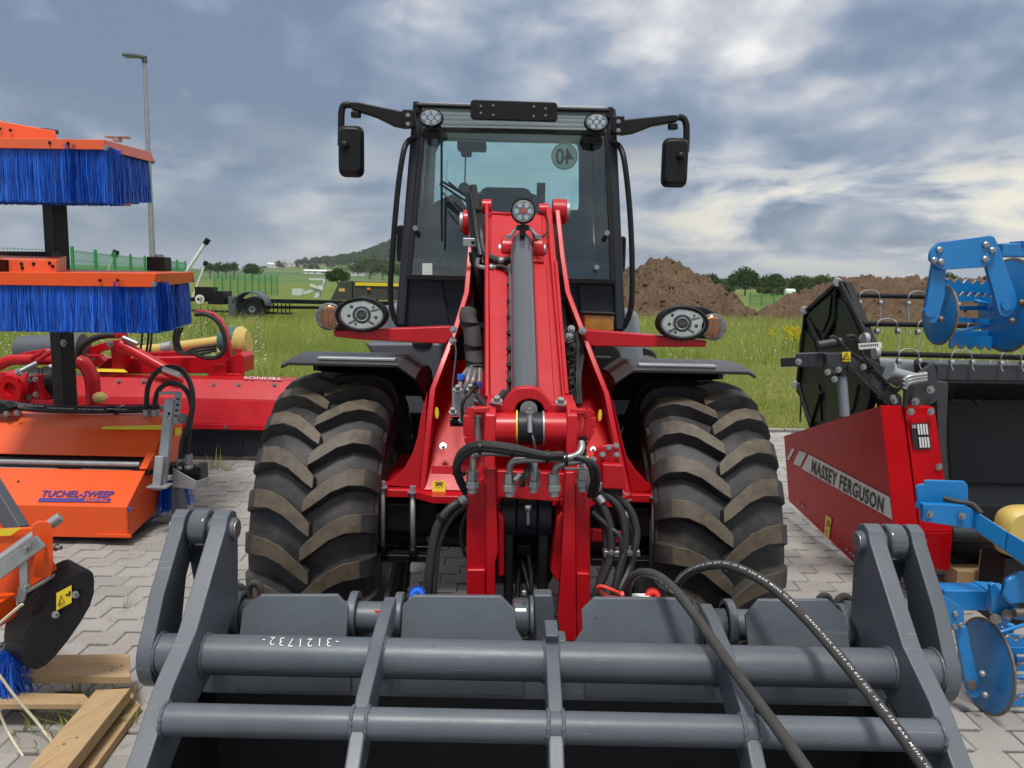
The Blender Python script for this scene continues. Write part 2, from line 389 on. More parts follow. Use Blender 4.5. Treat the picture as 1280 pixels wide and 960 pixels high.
def mat_paver():
    m = bpy.data.materials.new('concrete_paver'); m.use_nodes = True; n = N(m.node_tree)
    g = n('ShaderNodeNewGeometry'); pos = g.outputs['Position']
    isl = g.outputs['Random Per Island']; oi = n('ShaderNodeObjectInfo').outputs['Random']
    r = n.math('FRACT', n.math('ADD', isl, oi))
    col = n.ramp(r, [(0, (.255, .240, .218)), (.5, (.32, .304, .28)), (1, (.375, .36, .335))])
    n1 = n('ShaderNodeTexNoise', {'Vector': pos, 'Scale': 1.1, 'Detail': 6.0, 'Roughness': .65}).outputs[0]
    col = n.mix(n.ramp(n1, [(.35, (.35,) * 3), (.62, (0, 0, 0))]), col, (.22, .205, .185, 1))
    n2 = n('ShaderNodeTexNoise', {'Vector': pos, 'Scale': 170.0, 'Detail': 3.0, 'Roughness': .7}).outputs[0]
    col = n.mix(.35, col, n.ramp(n2, [(.35, (.20, .19, .18)), (.65, (.44, .42, .40))]))
    n3 = n('ShaderNodeTexNoise', {'Vector': pos, 'Scale': 9.0, 'Detail': 8.0, 'Roughness': .7, 'Distortion': .8}).outputs[0]
    col = n.mix(n.ramp(n3, [(.56, (0, 0, 0)), (.70, (.55,) * 3)]), col, (.15, .13, .11, 1))
    bp = n('ShaderNodeBump', {'Height': n2, 'Strength': .35, 'Distance': .003}).outputs[0]
    bs = n('ShaderNodeBsdfPrincipled', {'Base Color': col, 'Roughness': .88, 'Normal': bp})
    n('ShaderNodeOutputMaterial', {0: bs.outputs[0]}); return m
M['paver'] = mat_paver()
M['joint'] = principled('joint_sand', (.075, .066, .055), .95, var=.35, scale=25, bump=.4, bscale=90)

def mat_leaf(name, dark, light, dry=None):
    m = bpy.data.materials.new(name); m.use_nodes = True; n = N(m.node_tree)
    g = n('ShaderNodeNewGeometry'); pos = g.outputs['Position']
    n1 = n('ShaderNodeTexNoise', {'Vector': pos, 'Scale': .45, 'Detail': 5.0, 'Roughness': .6}).outputs[0]
    st = [(0, dark), (.8, light)]
    if dry: st.append((1, dry))
    col = n.mix(.35, n.ramp(g.outputs['Random Per Island'], st), n.ramp(n1, [(.35, dark), (.65, dry or light)]))
    d = n('ShaderNodeBsdfDiffuse', {'Color': col}).outputs[0]; t = n('ShaderNodeBsdfTranslucent', {'Color': col}).outputs[0]
    n('ShaderNodeOutputMaterial', {0: n('ShaderNodeMixShader', {0: .3, 1: d, 2: t}).outputs[0]}); return m
M['grass'] = mat_leaf('tall_meadow_grass', (.17, .25, .035), (.38, .48, .10), (.60, .55, .24))
M['grass2'] = mat_leaf('short_meadow_grass', (.19, .24, .04), (.38, .43, .10), (.58, .52, .24))
M['leafd'] = mat_leaf('tree_foliage', (.035, .065, .020), (.095, .145, .042))
M['leafm'] = mat_leaf('hedge_foliage', (.055, .085, .025), (.12, .165, .05))
M['bark'] = principled('bark', (.09, .07, .05), .9, var=.3)
M['flowery'] = mat_leaf('yellow_flower_heads', (.55, .42, .02), (.75, .62, .05))
M['flowerw'] = mat_leaf('white_flower_heads', (.60, .60, .50), (.75, .75, .68))

def mat_ground():
    m = bpy.data.materials.new('meadow_ground'); m.use_nodes = True; n = N(m.node_tree)
    pos = n('ShaderNodeNewGeometry').outputs['Position']
    n1 = n('ShaderNodeTexNoise', {'Vector': pos, 'Scale': .25, 'Detail': 7.0, 'Roughness': .65}).outputs[0]
    n2 = n('ShaderNodeTexNoise', {'Vector': pos, 'Scale': 9.0, 'Detail': 8.0, 'Roughness': .75}).outputs[0]
    col = n.ramp(n1, [(.35, (.10, .14, .032)), (.5, (.145, .19, .045)), (.66, (.26, .25, .10))])
    col = n.mix(.45, col, n.ramp(n2, [(.3, (.045, .068, .016)), (.5, (.12, .16, .04)), (.7, (.24, .24, .09))]))
    bp = n('ShaderNodeBump', {'Height': n2, 'Strength': .7, 'Distance': .06}).outputs[0]
    bs = n('ShaderNodeBsdfPrincipled', {'Base Color': col, 'Roughness': .95, 'Normal': bp, 'Specular IOR Level': .1})
    n('ShaderNodeOutputMaterial', {0: bs.outputs[0]}); return m
M['ground'] = mat_ground()
def mat_fields():
    m = bpy.data.materials.new('far_fields'); m.use_nodes = True; n = N(m.node_tree)
    pos = n('ShaderNodeNewGeometry').outputs['Position']
    mp = n('ShaderNodeMapping', {'Vector': pos, 'Scale': (.0045, .0085, 0.0), 'Rotation': (0, 0, .25)}).outputs[0]
    vo = n('ShaderNodeTexVoronoi', {'Vector': mp, 'Scale': 1.0, 'Randomness': .8}, voronoi_dimensions='2D')
    r = n('ShaderNodeSeparateColor', {0: vo.outputs['Color']}).outputs[0]
    col = n.ramp(r, [(0, (.065, .135, .040)), (.22, (.105, .185, .055)), (.4, (.060, .115, .045)), (.58, (.150, .190, .075)), (.75, (.21, .185, .11)), (.88, (.09, .15, .05))], 'CONSTANT')
    n1 = n('ShaderNodeTexNoise', {'Vector': pos, 'Scale': .02, 'Detail': 8.0, 'Roughness': .7}).outputs[0]
    col = n.mix(.35, col, n.ramp(n1, [(.3, (.05, .09, .035)), (.7, (.16, .19, .08))]))
    bs = n('ShaderNodeBsdfPrincipled', {'Base Color': col, 'Roughness': .95, 'Specular IOR Level': .1})
    n('ShaderNodeOutputMaterial', {0: bs.outputs[0]}); return m
M['fields'] = mat_fields()
def mat_soil():
    m = bpy.data.materials.new('dug_soil'); m.use_nodes = True; n = N(m.node_tree)
    pos = n('ShaderNodeNewGeometry').outputs['Position']
    n1 = n('ShaderNodeTexNoise', {'Vector': pos, 'Scale': .5, 'Detail': 6.0, 'Roughness': .6}).outputs[0]
    n2 = n('ShaderNodeTexNoise', {'Vector': pos, 'Scale': 5.0, 'Detail': 9.0, 'Roughness': .75}).outputs[0]
    col = n.mix(.5, n.ramp(n1, [(.35, (.105, .066, .040)), (.65, (.20, .135, .088))]), n.ramp(n2, [(.3, (.06, .038, .024)), (.7, (.25, .175, .115))]))
    bp = n('ShaderNodeBump', {'Height': n2, 'Strength': 1.0, 'Distance': .15}).outputs[0]
    bs = n('ShaderNodeBsdfPrincipled', {'Base Color': col, 'Roughness': .95, 'Normal': bp, 'Specular IOR Level': .1})
    n('ShaderNodeOutputMaterial', {0: bs.outputs[0]}); return m
M['soil'] = mat_soil()
def mat_bristle():
    m = bpy.data.materials.new('blue_bristle'); m.use_nodes = True; n = N(m.node_tree)
    r = n('ShaderNodeNewGeometry').outputs['Random Per Island']
    col = n.ramp(r, [(0, (.004, .045, .33)), (.5, (.008, .11, .62)), (1, (.02, .19, .85))])
    bs = n('ShaderNodeBsdfPrincipled', {'Base Color': col, 'Roughness': .38})
    n('ShaderNodeOutputMaterial', {0: bs.outputs[0]}); return m
M['bristle'] = mat_bristle()
M['label'] = principled('black_type_plate', (.02, .02, .022), .4)
# ================================================================== SETTING
def GX(px, Y, py=365): return P(px, py, Y).x
def ZY(px, py, Y): return P(px, py, Y).z

def np_mesh(name, verts, faces_flat, sizes, mat, parent=None):
    me = bpy.data.meshes.new(name)
    nv = len(verts); me.vertices.add(nv); me.vertices.foreach_set('co', np.asarray(verts, dtype=np.float32).ravel())
    me.loops.add(len(faces_flat)); me.loops.foreach_set('vertex_index', np.asarray(faces_flat, dtype=np.int32))
    sizes = np.asarray(sizes, dtype=np.int32); st = np.concatenate([[0], np.cumsum(sizes)[:-1]]).astype(np.int32)
    me.polygons.add(len(sizes)); me.polygons.foreach_set('loop_start', st)
    me.update(calc_edges=True); me.validate()
    o = bpy.data.objects.new(name, me); COL.objects.link(o); me.materials.append(mat)
    if parent: o.parent = parent
    return o

# ground sheet, out past the horizon
b = B(); g = 6000
b.prism([(-g, -300, -.04), (g, -300, -.04), (g, g, -.04), (-g, g, -.04)], (0, 0, -1))
struct(b.done('ground', M['ground']))

# paved yard: bedding sheet and interlocking pavers
PX0, PX1, PY0, PY1 = -9.2, 8.8, .9, 9.1
pave = B().prism([(PX0, -3, -.012), (PX1, -3, -.012), (PX1, PY1, -.012), (PX0, PY1, -.012)], (0, 0, -.02)).done('pavement', M['joint'])
struct(pave)
L, RW, GAP = .205, .136, .0035
def wave(u):                                   # the stepped long edge of the stone
    u %= 1.0
    for a, bb, c, d in ((0, .38, 0, 0), (.38, .5, 0, 1), (.5, .88, 1, 1), (.88, 1, 1, 0)):
        if u <= bb: return (c + (d - c) * (u - a) / (bb - a)) * .016
    return 0
us = [0, .38, .5, .88, 1]
def paver_outline():
    top, bot = [], []
    for u in us:
        x = min(max(u * L, GAP / 2), L - GAP / 2)
        bot.append((x, GAP / 2 + wave(u - (1e-6 if u == 1 else 0) if u < 1 else 0))); top.append((x, RW - GAP / 2 + wave(u if u < 1 else 0)))
    return bot + top[::-1]
OUT = paver_outline()
pm = None
def paver_bm(b, ox, oy, oz, tx=0, ty=0):
    k = .0035; cx, cy = L / 2, RW / 2 + .008
    up = [b.bm.verts.new((ox + cx + (x - cx) * .962, oy + cy + (y - cy) * .945, oz + tx * (x - cx) + ty * (y - cy))) for x, y in OUT]
    lo = [b.bm.verts.new((ox + x, oy + y, oz - .004)) for x, y in OUT]
    bt = [b.bm.verts.new((ox + x, oy + y, -.02)) for x, y in OUT]
    b._f(up); n = len(up)
    for A, C in ((up, lo), (lo, bt)):
        for i in range(n): b._f([A[i], C[i], C[(i + 1) % n], A[(i + 1) % n]])
pb = B(); paver_bm(pb, 0, 0, 0); bmesh.ops.recalc_face_normals(pb.bm, faces=pb.bm.faces)
first = pb.done('paver', M['paver'], pave); PM = first.data
vis = [(60, 315, 580, 900), (985, 1085, 535, 770), (480, 590, 640, 760), (1180, 1280, 780, 960), (730, 800, 690, 760), (0, 160, 850, 960), (175, 260, 640, 960)]
cells = []
row = 0; y = PY0 - 3
rows = int((PY1 - y) / RW) - 1
for r_ in range(rows):
    yy = y + r_ * RW; off = (r_ % 2) * .5 * L
    # rows share their wavy joint, so a half-stone shift keeps the same wave phase per stone
    for c_ in range(int((PX1 - PX0) / L) - 1):
        xx = PX0 + c_ * L + off
        cells.append((xx, yy))
def shows(xx, yy):
    if yy < .9: return 0
    px, py = proj((xx + L / 2, yy + RW / 2, 0))
    return any(a < px < bq and c < py < d for a, bq, c, d in vis)
near = sorted([c for c in cells if shows(*c)], key=lambda c: c[0] ** 2 + c[1] ** 2)[:299]
ns = set(near)
o0 = first
for i, (xx, yy) in enumerate(near):
    o = first if i == 0 else first.copy()
    if i: COL.objects.link(o); o.parent = pave
    o.location = (xx, yy, random.uniform(-.0015, .0015)); o.rotation_euler = (random.gauss(0, .004), random.gauss(0, .004), random.gauss(0, .0035))
pb = B()
for c in cells:
    if c in ns or abs(c[0]) > 1.1 * max(c[1], 0) + 3.2: continue
    paver_bm(pb, c[0], c[1], random.uniform(-.0018, .0018), random.gauss(0, .008), random.gauss(0, .012))
bmesh.ops.recalc_face_normals(pb.bm, faces=pb.bm.faces)
stuff(pb.done('paver_field', M['paver'], pave))
# kerb-less edge course
edge = B()
x = PX0
while x < PX1:
    edge.box((x + .245, PY1 + .03, -.02), (.485, .075, .05)); x += .5
stuff(edge.done('edging_stones', M['paver'], pave))

# the rest of the yard behind and beside the camera, same concrete
for x0, x1, y0, y1 in ((-60, 60, -80, -3.002), (-60, PX0 - .002, -3, 9.1), (PX1 + .002, 60, -3, 9.1)):
    struct(B().prism([(x0, y0, -.003), (x1, y0, -.003), (x1, y1, -.003), (x0, y1, -.003)], (0, 0, -.03)).done('yard', M['paver']))
# hills with fields
def smooth(a, b_, x):
    t = np.clip((x - a) / (b_ - a), 0, 1); return t * t * (3 - 2 * t)
HX, HY = GX(532, 1150), 1150
def hill_h(X, Y):
    az = X / np.maximum(Y, 1)
    base = smooth(150, 1500, Y) * 15 * smooth(.04, -.12, az) * (1 + .15 * np.sin(X / 190 + 1) + .1 * np.sin(X / 77 + Y / 130))
    hl = 50 * np.exp(-((X - HX) / 74) ** 2 - ((Y - HY) / 170) ** 2) + 13 * np.exp(-((X - HX + 130) / 80) ** 2 - ((Y - HY) / 150) ** 2)
    rt = 16 * smooth(900, 1600, Y) * smooth(.0, .12, az) * (1 + .3 * np.sin(X / 120))
    return base + hl + rt - .3
ny, nx = 90, 150
Yg = 130 * (2300 / 130) ** (np.linspace(0, 1, ny)); ag = np.linspace(-1.1, 1.1, nx)
YY, AA = np.meshgrid(Yg, ag, indexing='ij'); XX = YY * AA; ZZ = hill_h(XX, YY)
ZZ[0, :] = -.2
vs = np.stack([XX, YY, ZZ], -1).reshape(-1, 3); idx = np.arange(ny * nx).reshape(ny, nx)
q = np.stack([idx[:-1, :-1], idx[:-1, 1:], idx[1:, 1:], idx[1:, :-1]], -1).reshape(-1)
o = np_mesh('hills', vs, q, [4] * ((ny - 1) * (nx - 1)), M['fields']); struct(o)
for p_ in o.data.polygons: p_.use_smooth = True

def tri_cloud(pts, size, seed=0):
    rg = np.random.default_rng(seed); n = len(pts); sz = (np.full(n, size) if np.isscalar(size) else size)[:, None]
    a = rg.normal(size=(n, 3)); a /= np.linalg.norm(a, axis=1)[:, None]; c = rg.normal(size=(n, 3)); c -= a * (a * c).sum(1)[:, None]; c /= np.linalg.norm(c, axis=1)[:, None]
    v = np.stack([pts + a * sz, pts - a * sz * .6 + c * sz * .6, pts - a * sz * .6 - c * sz * .6], 1).reshape(-1, 3)
    return v, np.arange(3 * n), [3] * n
def crown_pts(c, rx, rz, nclump, per, cl, rg):
    out = []
    for k in range(nclump):
        d = rg.normal(size=3); d /= np.linalg.norm(d); d[2] = abs(d[2]) * 1.1 - .25
        r = rg.uniform(.45, 1.0)
        cc = np.array(c) + d * np.array([rx, rx, rz]) * r
        cs = cl * rg.uniform(.6, 1.25)
        p = rg.normal(size=(per, 3)); p /= np.linalg.norm(p, axis=1)[:, None]; p *= rg.uniform(.5, 1.05, size=(per, 1)) * cs * np.array([1, 1, .75])
        out.append(cc + p)
    return np.concatenate(out)
def tree(px, Y, h, rx, seed, label, group, mat='leafd', trunk=.25, per=90, ncl=46, hz=None):
    rg = np.random.default_rng(seed); X = GX(px, Y); z0 = 0 if hz is None else hz
    t = thing('tree', label, 'tree', (X, Y, z0), group)
    pts = crown_pts((0, 0, h * (.5 + trunk * .3)), rx * .82, h * (.45 - trunk * .1), ncl, per, rx * .36, rg)
    pts[:, 2] = np.maximum(pts[:, 2], h * .06 * rg.uniform(.5, 2, len(pts)))
    v, f, s = tri_cloud(pts, rx * .075, seed); np_mesh('crown', v, f, s, M[mat], t)
    tb = B(); tb.tube([(X, Y, z0), (X + rx * .03, Y, z0 + h * .3), (X - rx * .05, Y, z0 + h * .7)], [h * .035, h * .025, h * .008], 8)
    for k in range(5):
        a = k * 1.3 + seed; tb.tube([(X, Y, z0 + h * (.22 + .07 * k)), (X + math.cos(a) * rx * .35, Y + math.sin(a) * rx * .35, z0 + h * (.4 + .07 * k)), (X + math.cos(a) * rx * .6, Y + math.sin(a) * rx * .6, z0 + h * (.55 + .06 * k))], [h * .014, h * .009, h * .003], 6, sub=3)
    tb.done('trunk', M['bark'], t); return t
def m_per_px(Y): return Y / F
G = 'trees behind the right-hand field'
tree(886, 150, 3.9, 2.6, 1, 'low rounded tree half hidden behind the right slope of the big soil heap', G)
tree(931, 150, 4.9, 3.5, 2, 'tallest broad field tree just right of the big soil heap', G, ncl=60)
tree(966, 155, 4.2, 3.0, 3, 'round dark tree second from the big soil heap in the distant row', G, ncl=52)
tree(999, 160, 3.9, 2.7, 4, 'pale green tree in the distant row above the small white shape', G, mat='leafm')
tree(1026, 158, 4.2, 2.9, 5, 'tree at the right end of the distant row beside the black reel shield', G, mat='leafm', ncl=52)
tree(1052, 165, 3.7, 2.7, 15, 'tree top showing just behind the tip of the black reel shield', G, mat='leafm')
tree(1187, 150, 5.2, 2.4, 6, 'lone tree top seen through the upper blue roller frame', G, mat='leafm')
for i, (px, w) in enumerate(((955, 1.9), (975, 1.6), (992, 1.7), (908, 2.0))):
    rg = np.random.default_rng(50 + i); Y = 138; X = GX(px, Y); t = thing('bush', ['dark low bush under the round dark tree in the distance', 'small bush left of the white shape in the far field', 'bush touching the white shape in the far field', 'low bush at the foot of the tallest distant tree'][i], 'bush', (X, Y, 0), 'bushes below the distant trees')
    v, f, s = tri_cloud(crown_pts((0, 0, .8), w * .8, .9, 16, 70, .6, rg), .16, i); np_mesh('crown', v, f, s, M['leafm' if i == 1 else 'leafd'], t)
G = 'trees in the fields on the left'
tree(422, 110, 2.9, 2.0, 7, 'round tree just left of the cab behind the olive header', G, trunk=.4)
tree(316, 300, 6.0, 4.0, 8, 'lone round tree on the far green slope beside the dark hedge row', G, hz=float(hill_h(np.array(GX(316, 300)), np.array(300.))))
for i, (px, lb) in enumerate(((263, 'first tree of the dark row from the white pole'), (273, 'second tree of the dark row from the white pole'), (283, 'middle right tree of the dark row on the left slope'), (293, 'last tree of the dark row towards the lone round tree'))):
    tree(px, 310, 6.6 + (i % 2) * .6, 3.0, 20 + i, lb, 'dark tree row on the left slope', mat='leafd', hz=float(hill_h(np.array(GX(px, 310)), np.array(310.))), ncl=30, per=60)
for i, (px, Y, h, r) in enumerate(((462, 420, 11, 9), (478, 400, 9, 8), (448, 520, 9, 8), (490, 380, 8, 7))):
    tree(px, Y, h, r, 30 + i, ['big tree at the foot of the wooded hill', 'spreading tree on the slope right below the wooded hill', 'small distant tree left of the hill foot', 'low tree beside the cab handrail below the hill'][i], 'trees below the wooded hill', mat='leafm', hz=float(hill_h(np.array(GX(px, Y)), np.array(float(Y)))), ncl=34, per=70)

# wood on the hill and tree belts on the horizon
rg = np.random.default_rng(5); pts = []
for k in range(1500):
    x, y = rg.normal(HX, 85), rg.normal(HY - 60, 110)
    z = float(hill_h(np.array(x), np.array(y))); hh = z - 14
    if hh < 4 and rg.random() > .12: continue
    pts.append(crown_pts((x, y, z + 4), 5.5, 5.5, 5, 14, 3, rg))
for k in range(260):                                     # belt of trees running left from the hill
    y = rg.normal(1350, 60); px = rg.uniform(382, 440); x = GX(px, y); z = float(hill_h(np.array(x), np.array(y)))
    pts.append(crown_pts((x, y, z + 3), 6, 6, 4, 12, 4, rg))
for k in range(60):
    y = rg.normal(1400, 30); px = rg.choice([rg.uniform(328, 348), rg.uniform(356, 372)]); x = GX(px, y); z = float(hill_h(np.array(x), np.array(y)))
    pts.append(crown_pts((x, y, z + 3), 6, 6, 4, 12, 4, rg))
pts = np.concatenate(pts); v, f, s = tri_cloud(pts, 1.9, 9); stuff(np_mesh('wood', v, f, s, M['leafd']))
rg = np.random.default_rng(6); pts = []
for k in range(420):
    Y = rg.normal(480, 25); px = rg.uniform(780, 1400); X = GX(px, Y)
    pts.append(crown_pts((X, Y, 2), 5, 4.5 + 2 * math.sin(px / 31), 5, 14, 3, rg))
pts = np.concatenate(pts); v, f, s = tri_cloud(pts, 1.2, 10); stuff(np_mesh('far_tree_belt', v, f, s, M['leafd']))

# farm buildings far away
M['hwall'] = principled('white_farm_wall', (.72, .72, .70), .8); M['hroof'] = principled('grey_farm_roof', (.30, .28, .27), .8); M['pane'] = principled('dark_window_pane', (.03, .035, .04), .2)
def house(px, Y, w, d, h, rh, label, roofm='hroof'):
    X = GX(px, Y); z = float(hill_h(np.array(X), np.array(float(Y)))) if Y > 140 else 0
    t = thing('farm_building', label, 'farm building', (X, Y, z), 'white farm buildings on the far slope')
    B().box((X, Y, z + h / 2), (w, d, h)).done('wall', M['hwall'], t)
    b = B(); b.prism([(X - w / 2 - .4, Y - d / 2 - .5, z + h + .003), (X - w / 2 - .4, Y + d / 2 + .5, z + h + .003), (X - w / 2 - .4, Y, z + h + rh)], (w + .8, 0, 0)); b.done('roof', M[roofm], t)
    for k in range(3): B().box((X - w * .3 + k * w * .3, Y - d / 2, z + h * .55), (w * .08, .2, h * .3)).done('window', M['pane'], t)
house(343, 1080, 15, 12, 4.5, 2.5, 'left one of the two white farm buildings on the far slope', 'hwall')
house(361, 1100, 22, 12, 4, 4, 'long grey-roofed white farm building on the far slope')
house(396, 640, 19, 9, 2.4, 1.2, 'long low white shed in the fields left of the wooded hill', 'hwall')
house(412, 650, 8, 7, 2.4, 1.4, 'short white shed end nearest the wooded hill', 'hwall')
house(448, 560, 9, 8, 3, 3, 'small red-brown roofed house among trees below the hill', 'soil')

# soil heaps
def heap(name, label, cx, cy, rx, ry, h, prof, seed, nn=150, x_flat=0):
    U = np.linspace(-1.15, 1.15, nn); V_ = np.linspace(-1.15, 1.15, int(nn * .8)); vs = []
    for v in V_:
        for u in U:
            uu = max(0, abs(u) - x_flat) / (1 - x_flat); r = math.hypot(uu, v)
            x, y = cx + u * rx, cy + v * ry
            w = noise.noise(V(x * .35, y * .35, seed)) * .28
            z = h * prof(r * (1 + w * .6))
            p = V(x, y, z)
            t = noise.turbulence(p * 1.5 + V(seed, 0, 0), 5, False, noise_basis='PERLIN_ORIGINAL', amplitude_scale=.62, frequency_scale=2.1)
            c = noise.cell(p * 2.6)
            z += (t * .42 - .19 + c * .035) * min(1, z * 2.2 + .05)
            vs.append((x, y, max(z, -.12) if r < 1.05 else -.15))
    nu, nv = len(U), len(V_); idx = np.arange(nu * nv).reshape(nv, nu)
    q = np.stack([idx[:-1, :-1], idx[:-1, 1:], idx[1:, 1:], idx[1:, :-1]], -1).reshape(-1)
    t = thing(name, label, 'soil heap', (0, 0, 0))
    o = np_mesh('soil_slope', np.array(vs), q, [4] * ((nu - 1) * (nv - 1)), M['soil'], t)
    # loose clods lying on the slope
    rg = np.random.default_rng(seed); b = B()
    ico = bmesh.new(); bmesh.ops.create_icosphere(ico, subdivisions=1, radius=1); iv = [v.co.copy() for v in ico.verts]; fi = [[v.index for v in f.verts] for f in ico.faces]; ico.free()
    va = np.array(vs)
    for k in rg.choice(len(vs), 1500):
        x, y, z = va[k]
        if z < -.05 or y > cy + 2: continue
        r = rg.uniform(.03, .06) * (1 + 1.8 * rg.random() ** 4); ss = rg.uniform(.6, 1.4, 3)
        vv = [b.bm.verts.new((x + p.x * r * ss[0] * rg.uniform(.8, 1.2), y + p.y * r * ss[1], z + p.z * r * ss[2] * .8 + r * .2)) for p in iv]
        for f in fi: b._f([vv[i] for i in f])
    stuff(b.done('clods', M['soil'], t)); return t
def cone(r): return max(0, 1 - r) ** .92 * 1.06 if r > .12 else 1 - r * .55
heap('soil_heap', 'big pointed heap of brown soil right of the cab', GX(832, 43), 44, 5.6, 6.5, 3.35, cone, 3, 190)
heap('soil_heap', 'long flat-topped bank of brown soil behind the black reel', GX(1200, 44), 42, 12.5, 9, 2.25, lambda r: max(0, min(1, (1 - r) * 2.0)), 11, 230, x_flat=.25)
b = B(); n_ = 40; cx, cy = GX(1170, 33), 32.5
b.prism([(cx + math.cos(a) * 9.5 * (1 + .12 * math.sin(3 * a)), cy + math.sin(a) * 6.2 * (1 + .15 * math.sin(5 * a + 1)), -.02) for a in [2 * math.pi * k / n_ for k in range(n_)]], (0, 0, -.1))
struct(b.done('bare_soil', M['soil']))

# meadow
def blades(name, n, xy, hr, wf, mat, seed, lean=.35):
    rg = np.random.default_rng(seed); X, Y = xy; n = len(X)
    az = rg.uniform(0, 2 * np.pi, n); h = rg.uniform(*hr, n) * rg.uniform(.6, 1, n); w = wf * (.5 + .06 * Y)
    dx, dy = np.cos(az), np.sin(az); lx, ly = rg.normal(0, lean, n) * h, rg.normal(0, lean, n) * h
    z0 = np.full(n, -.04)
    def st(x, y, z): return np.stack([x, y, z], -1)
    a = st(X - dx * w, Y - dy * w, z0); c = st(X + dx * w, Y + dy * w, z0)
    m1 = st(X - dx * w * .8 + lx * .35, Y - dy * w * .8 + ly * .35, z0 + h * .6); m2 = st(X + dx * w * .8 + lx * .35, Y + dy * w * .8 + ly * .35, z0 + h * .6)
    t = st(X + lx, Y + ly, z0 + h)
    v = np.stack([a, c, m2, m1, t], 1).reshape(-1, 3); k = np.arange(n)[:, None] * 5
    fl = np.concatenate([k + np.array([0, 1, 2, 3]), k + np.array([3, 2, 4])], 1).ravel()
    return stuff(np_mesh(name, v, fl, np.tile([4, 3], n), M[mat]))
def sample(n, y0, y1, px0, px1, seed, pw=1.0, clump=None):
    rg = np.random.default_rng(seed); Y = y0 * (y1 / y0) ** (rg.uniform(0, 1, n) ** pw); px = rg.uniform(px0, px1, n)
    X = (px - 640) / F * Y * 1.0
    if clump:
        cxs = rg.uniform(-30, 40, 2500); cys = rg.uniform(y0, y1, 2500)
        k = rg.integers(0, 2500, n); m_ = rg.random(n) < clump
        X = np.where(m_, cxs[k] + rg.normal(0, .12, n), X); Y = np.where(m_, cys[k] + rg.normal(0, .12, n), Y)
    return X, Y
def cat(*a): return np.concatenate([q[0] for q in a]), np.concatenate([q[1] for q in a])
blades('tall_grass', 0, cat(sample(80000, 12.5, 45, 240, 560, 1, 1.0, .2), sample(100000, 17.0, 42, 700, 1320, 2, 1.0, .2), sample(30000, 12, 34, -20, 250, 3)), (.15, .43), .0022, 'grass', 1)
blades('short_grass', 0, cat(sample(100000, 9.15, 19, 700, 1300, 4), sample(70000, 9.15, 14, -20, 560, 5)), (.03, .11), .0022, 'grass2', 2, .6)
blades('meadow_tufts', 0, cat(sample(9000, 15, 40, -20, 500, 6, .8, .8), sample(9000, 15, 36, 770, 1300, 7, .8, .8)), (.35, .75), .0024, 'grass', 3, .3)
# weeds pushing up between the pavers by the flail mower and the pallet
wx, wy = [], []
for (a, c, nn_) in ((265, 585, 26), (275, 588, 20), (110, 862, 26), (60, 905, 34), (95, 915, 26), (160, 900, 14), (148, 757, 5), (140, 905, 20)):
    q_ = H(a, c); wx += list(rng.normal(q_.x, .05, nn_)); wy += list(rng.normal(q_.y, .04, nn_))
blades('weeds_in_the_joints', 0, (np.array(wx), np.array(wy)), (.06, .22), .0045, 'grass', 9, .7)

def flower(px, py, Y, nst, hh, mat, label, seed, spread=.30, hs=.028):
    rg = np.random.default_rng(seed); X = GX(px, Y, py)
    t = thing('wildflower', label, 'wildflowers', (X, Y, 0))
    b = B(); hp = []
    for k in range(nst):
        x, y, h = rg.normal(X, spread), rg.normal(Y, spread), hh * rg.uniform(.7, 1.1)
        b.tube([(x, y, -.04), (x + rg.normal(0, .03), y, h * .5), (x + rg.normal(0, .06), y, h)], .006, 4, sub=2)
        hp.append(np.array([x - X, y - Y, h]) + rg.normal(0, hs * 1.6, (26, 3)))
    stuff(b.done('stems', M['grass'], t)); v, f, s = tri_cloud(np.concatenate(hp), hs, seed); stuff(np_mesh('flower_heads', v, f, s, M[mat], t))
flower(998, 425, 19, 26, .62, 'flowery', 'yellow flowering weeds in the grass left of the black reel shield', 3)
fx, fy = sample(1500, 12, 26, -20, 330, 11)
v, f, s = tri_cloud(np.stack([fx, fy, rng.uniform(.25, .5, len(fx))], -1), .022, 4); stuff(np_mesh('white_flowers', v, f, s, M['flowerw']))
fx, fy = sample(700, 14, 30, 780, 1280, 12)
v, f, s = tri_cloud(np.stack([fx, fy, rng.uniform(.25, .5, len(fx))], -1), .02, 4); stuff(np_mesh('white_clover_flowers', v, f, s, M['flowerw']))
# tall weed beside the trailer coupling
rg = np.random.default_rng(8); X, Y = GX(266, 17), 17
t = thing('tall_weed', 'tall brownish weed beside the round 40 sign on the trailer', 'weed', (X, Y, 0))
b = B(); pp = []
for k in range(9):
    x = X + rg.normal(0, .14); h = rg.uniform(.7, 1.15); b.tube([(x, Y, -.04), (x + rg.normal(0, .04), Y, h * .6), (x + rg.normal(0, .07), Y, h)], .006, 4, sub=2)
    pp.append(np.stack([rg.normal(x - X, .04, 70), rg.normal(0, .05, 70), rg.uniform(.1, h, 70)], -1))
stuff(b.done('stems', M['bark'], t)); v, f, s = tri_cloud(np.concatenate(pp), .022, 8); np_mesh('leaves', v, f, s, M['grass'], t)

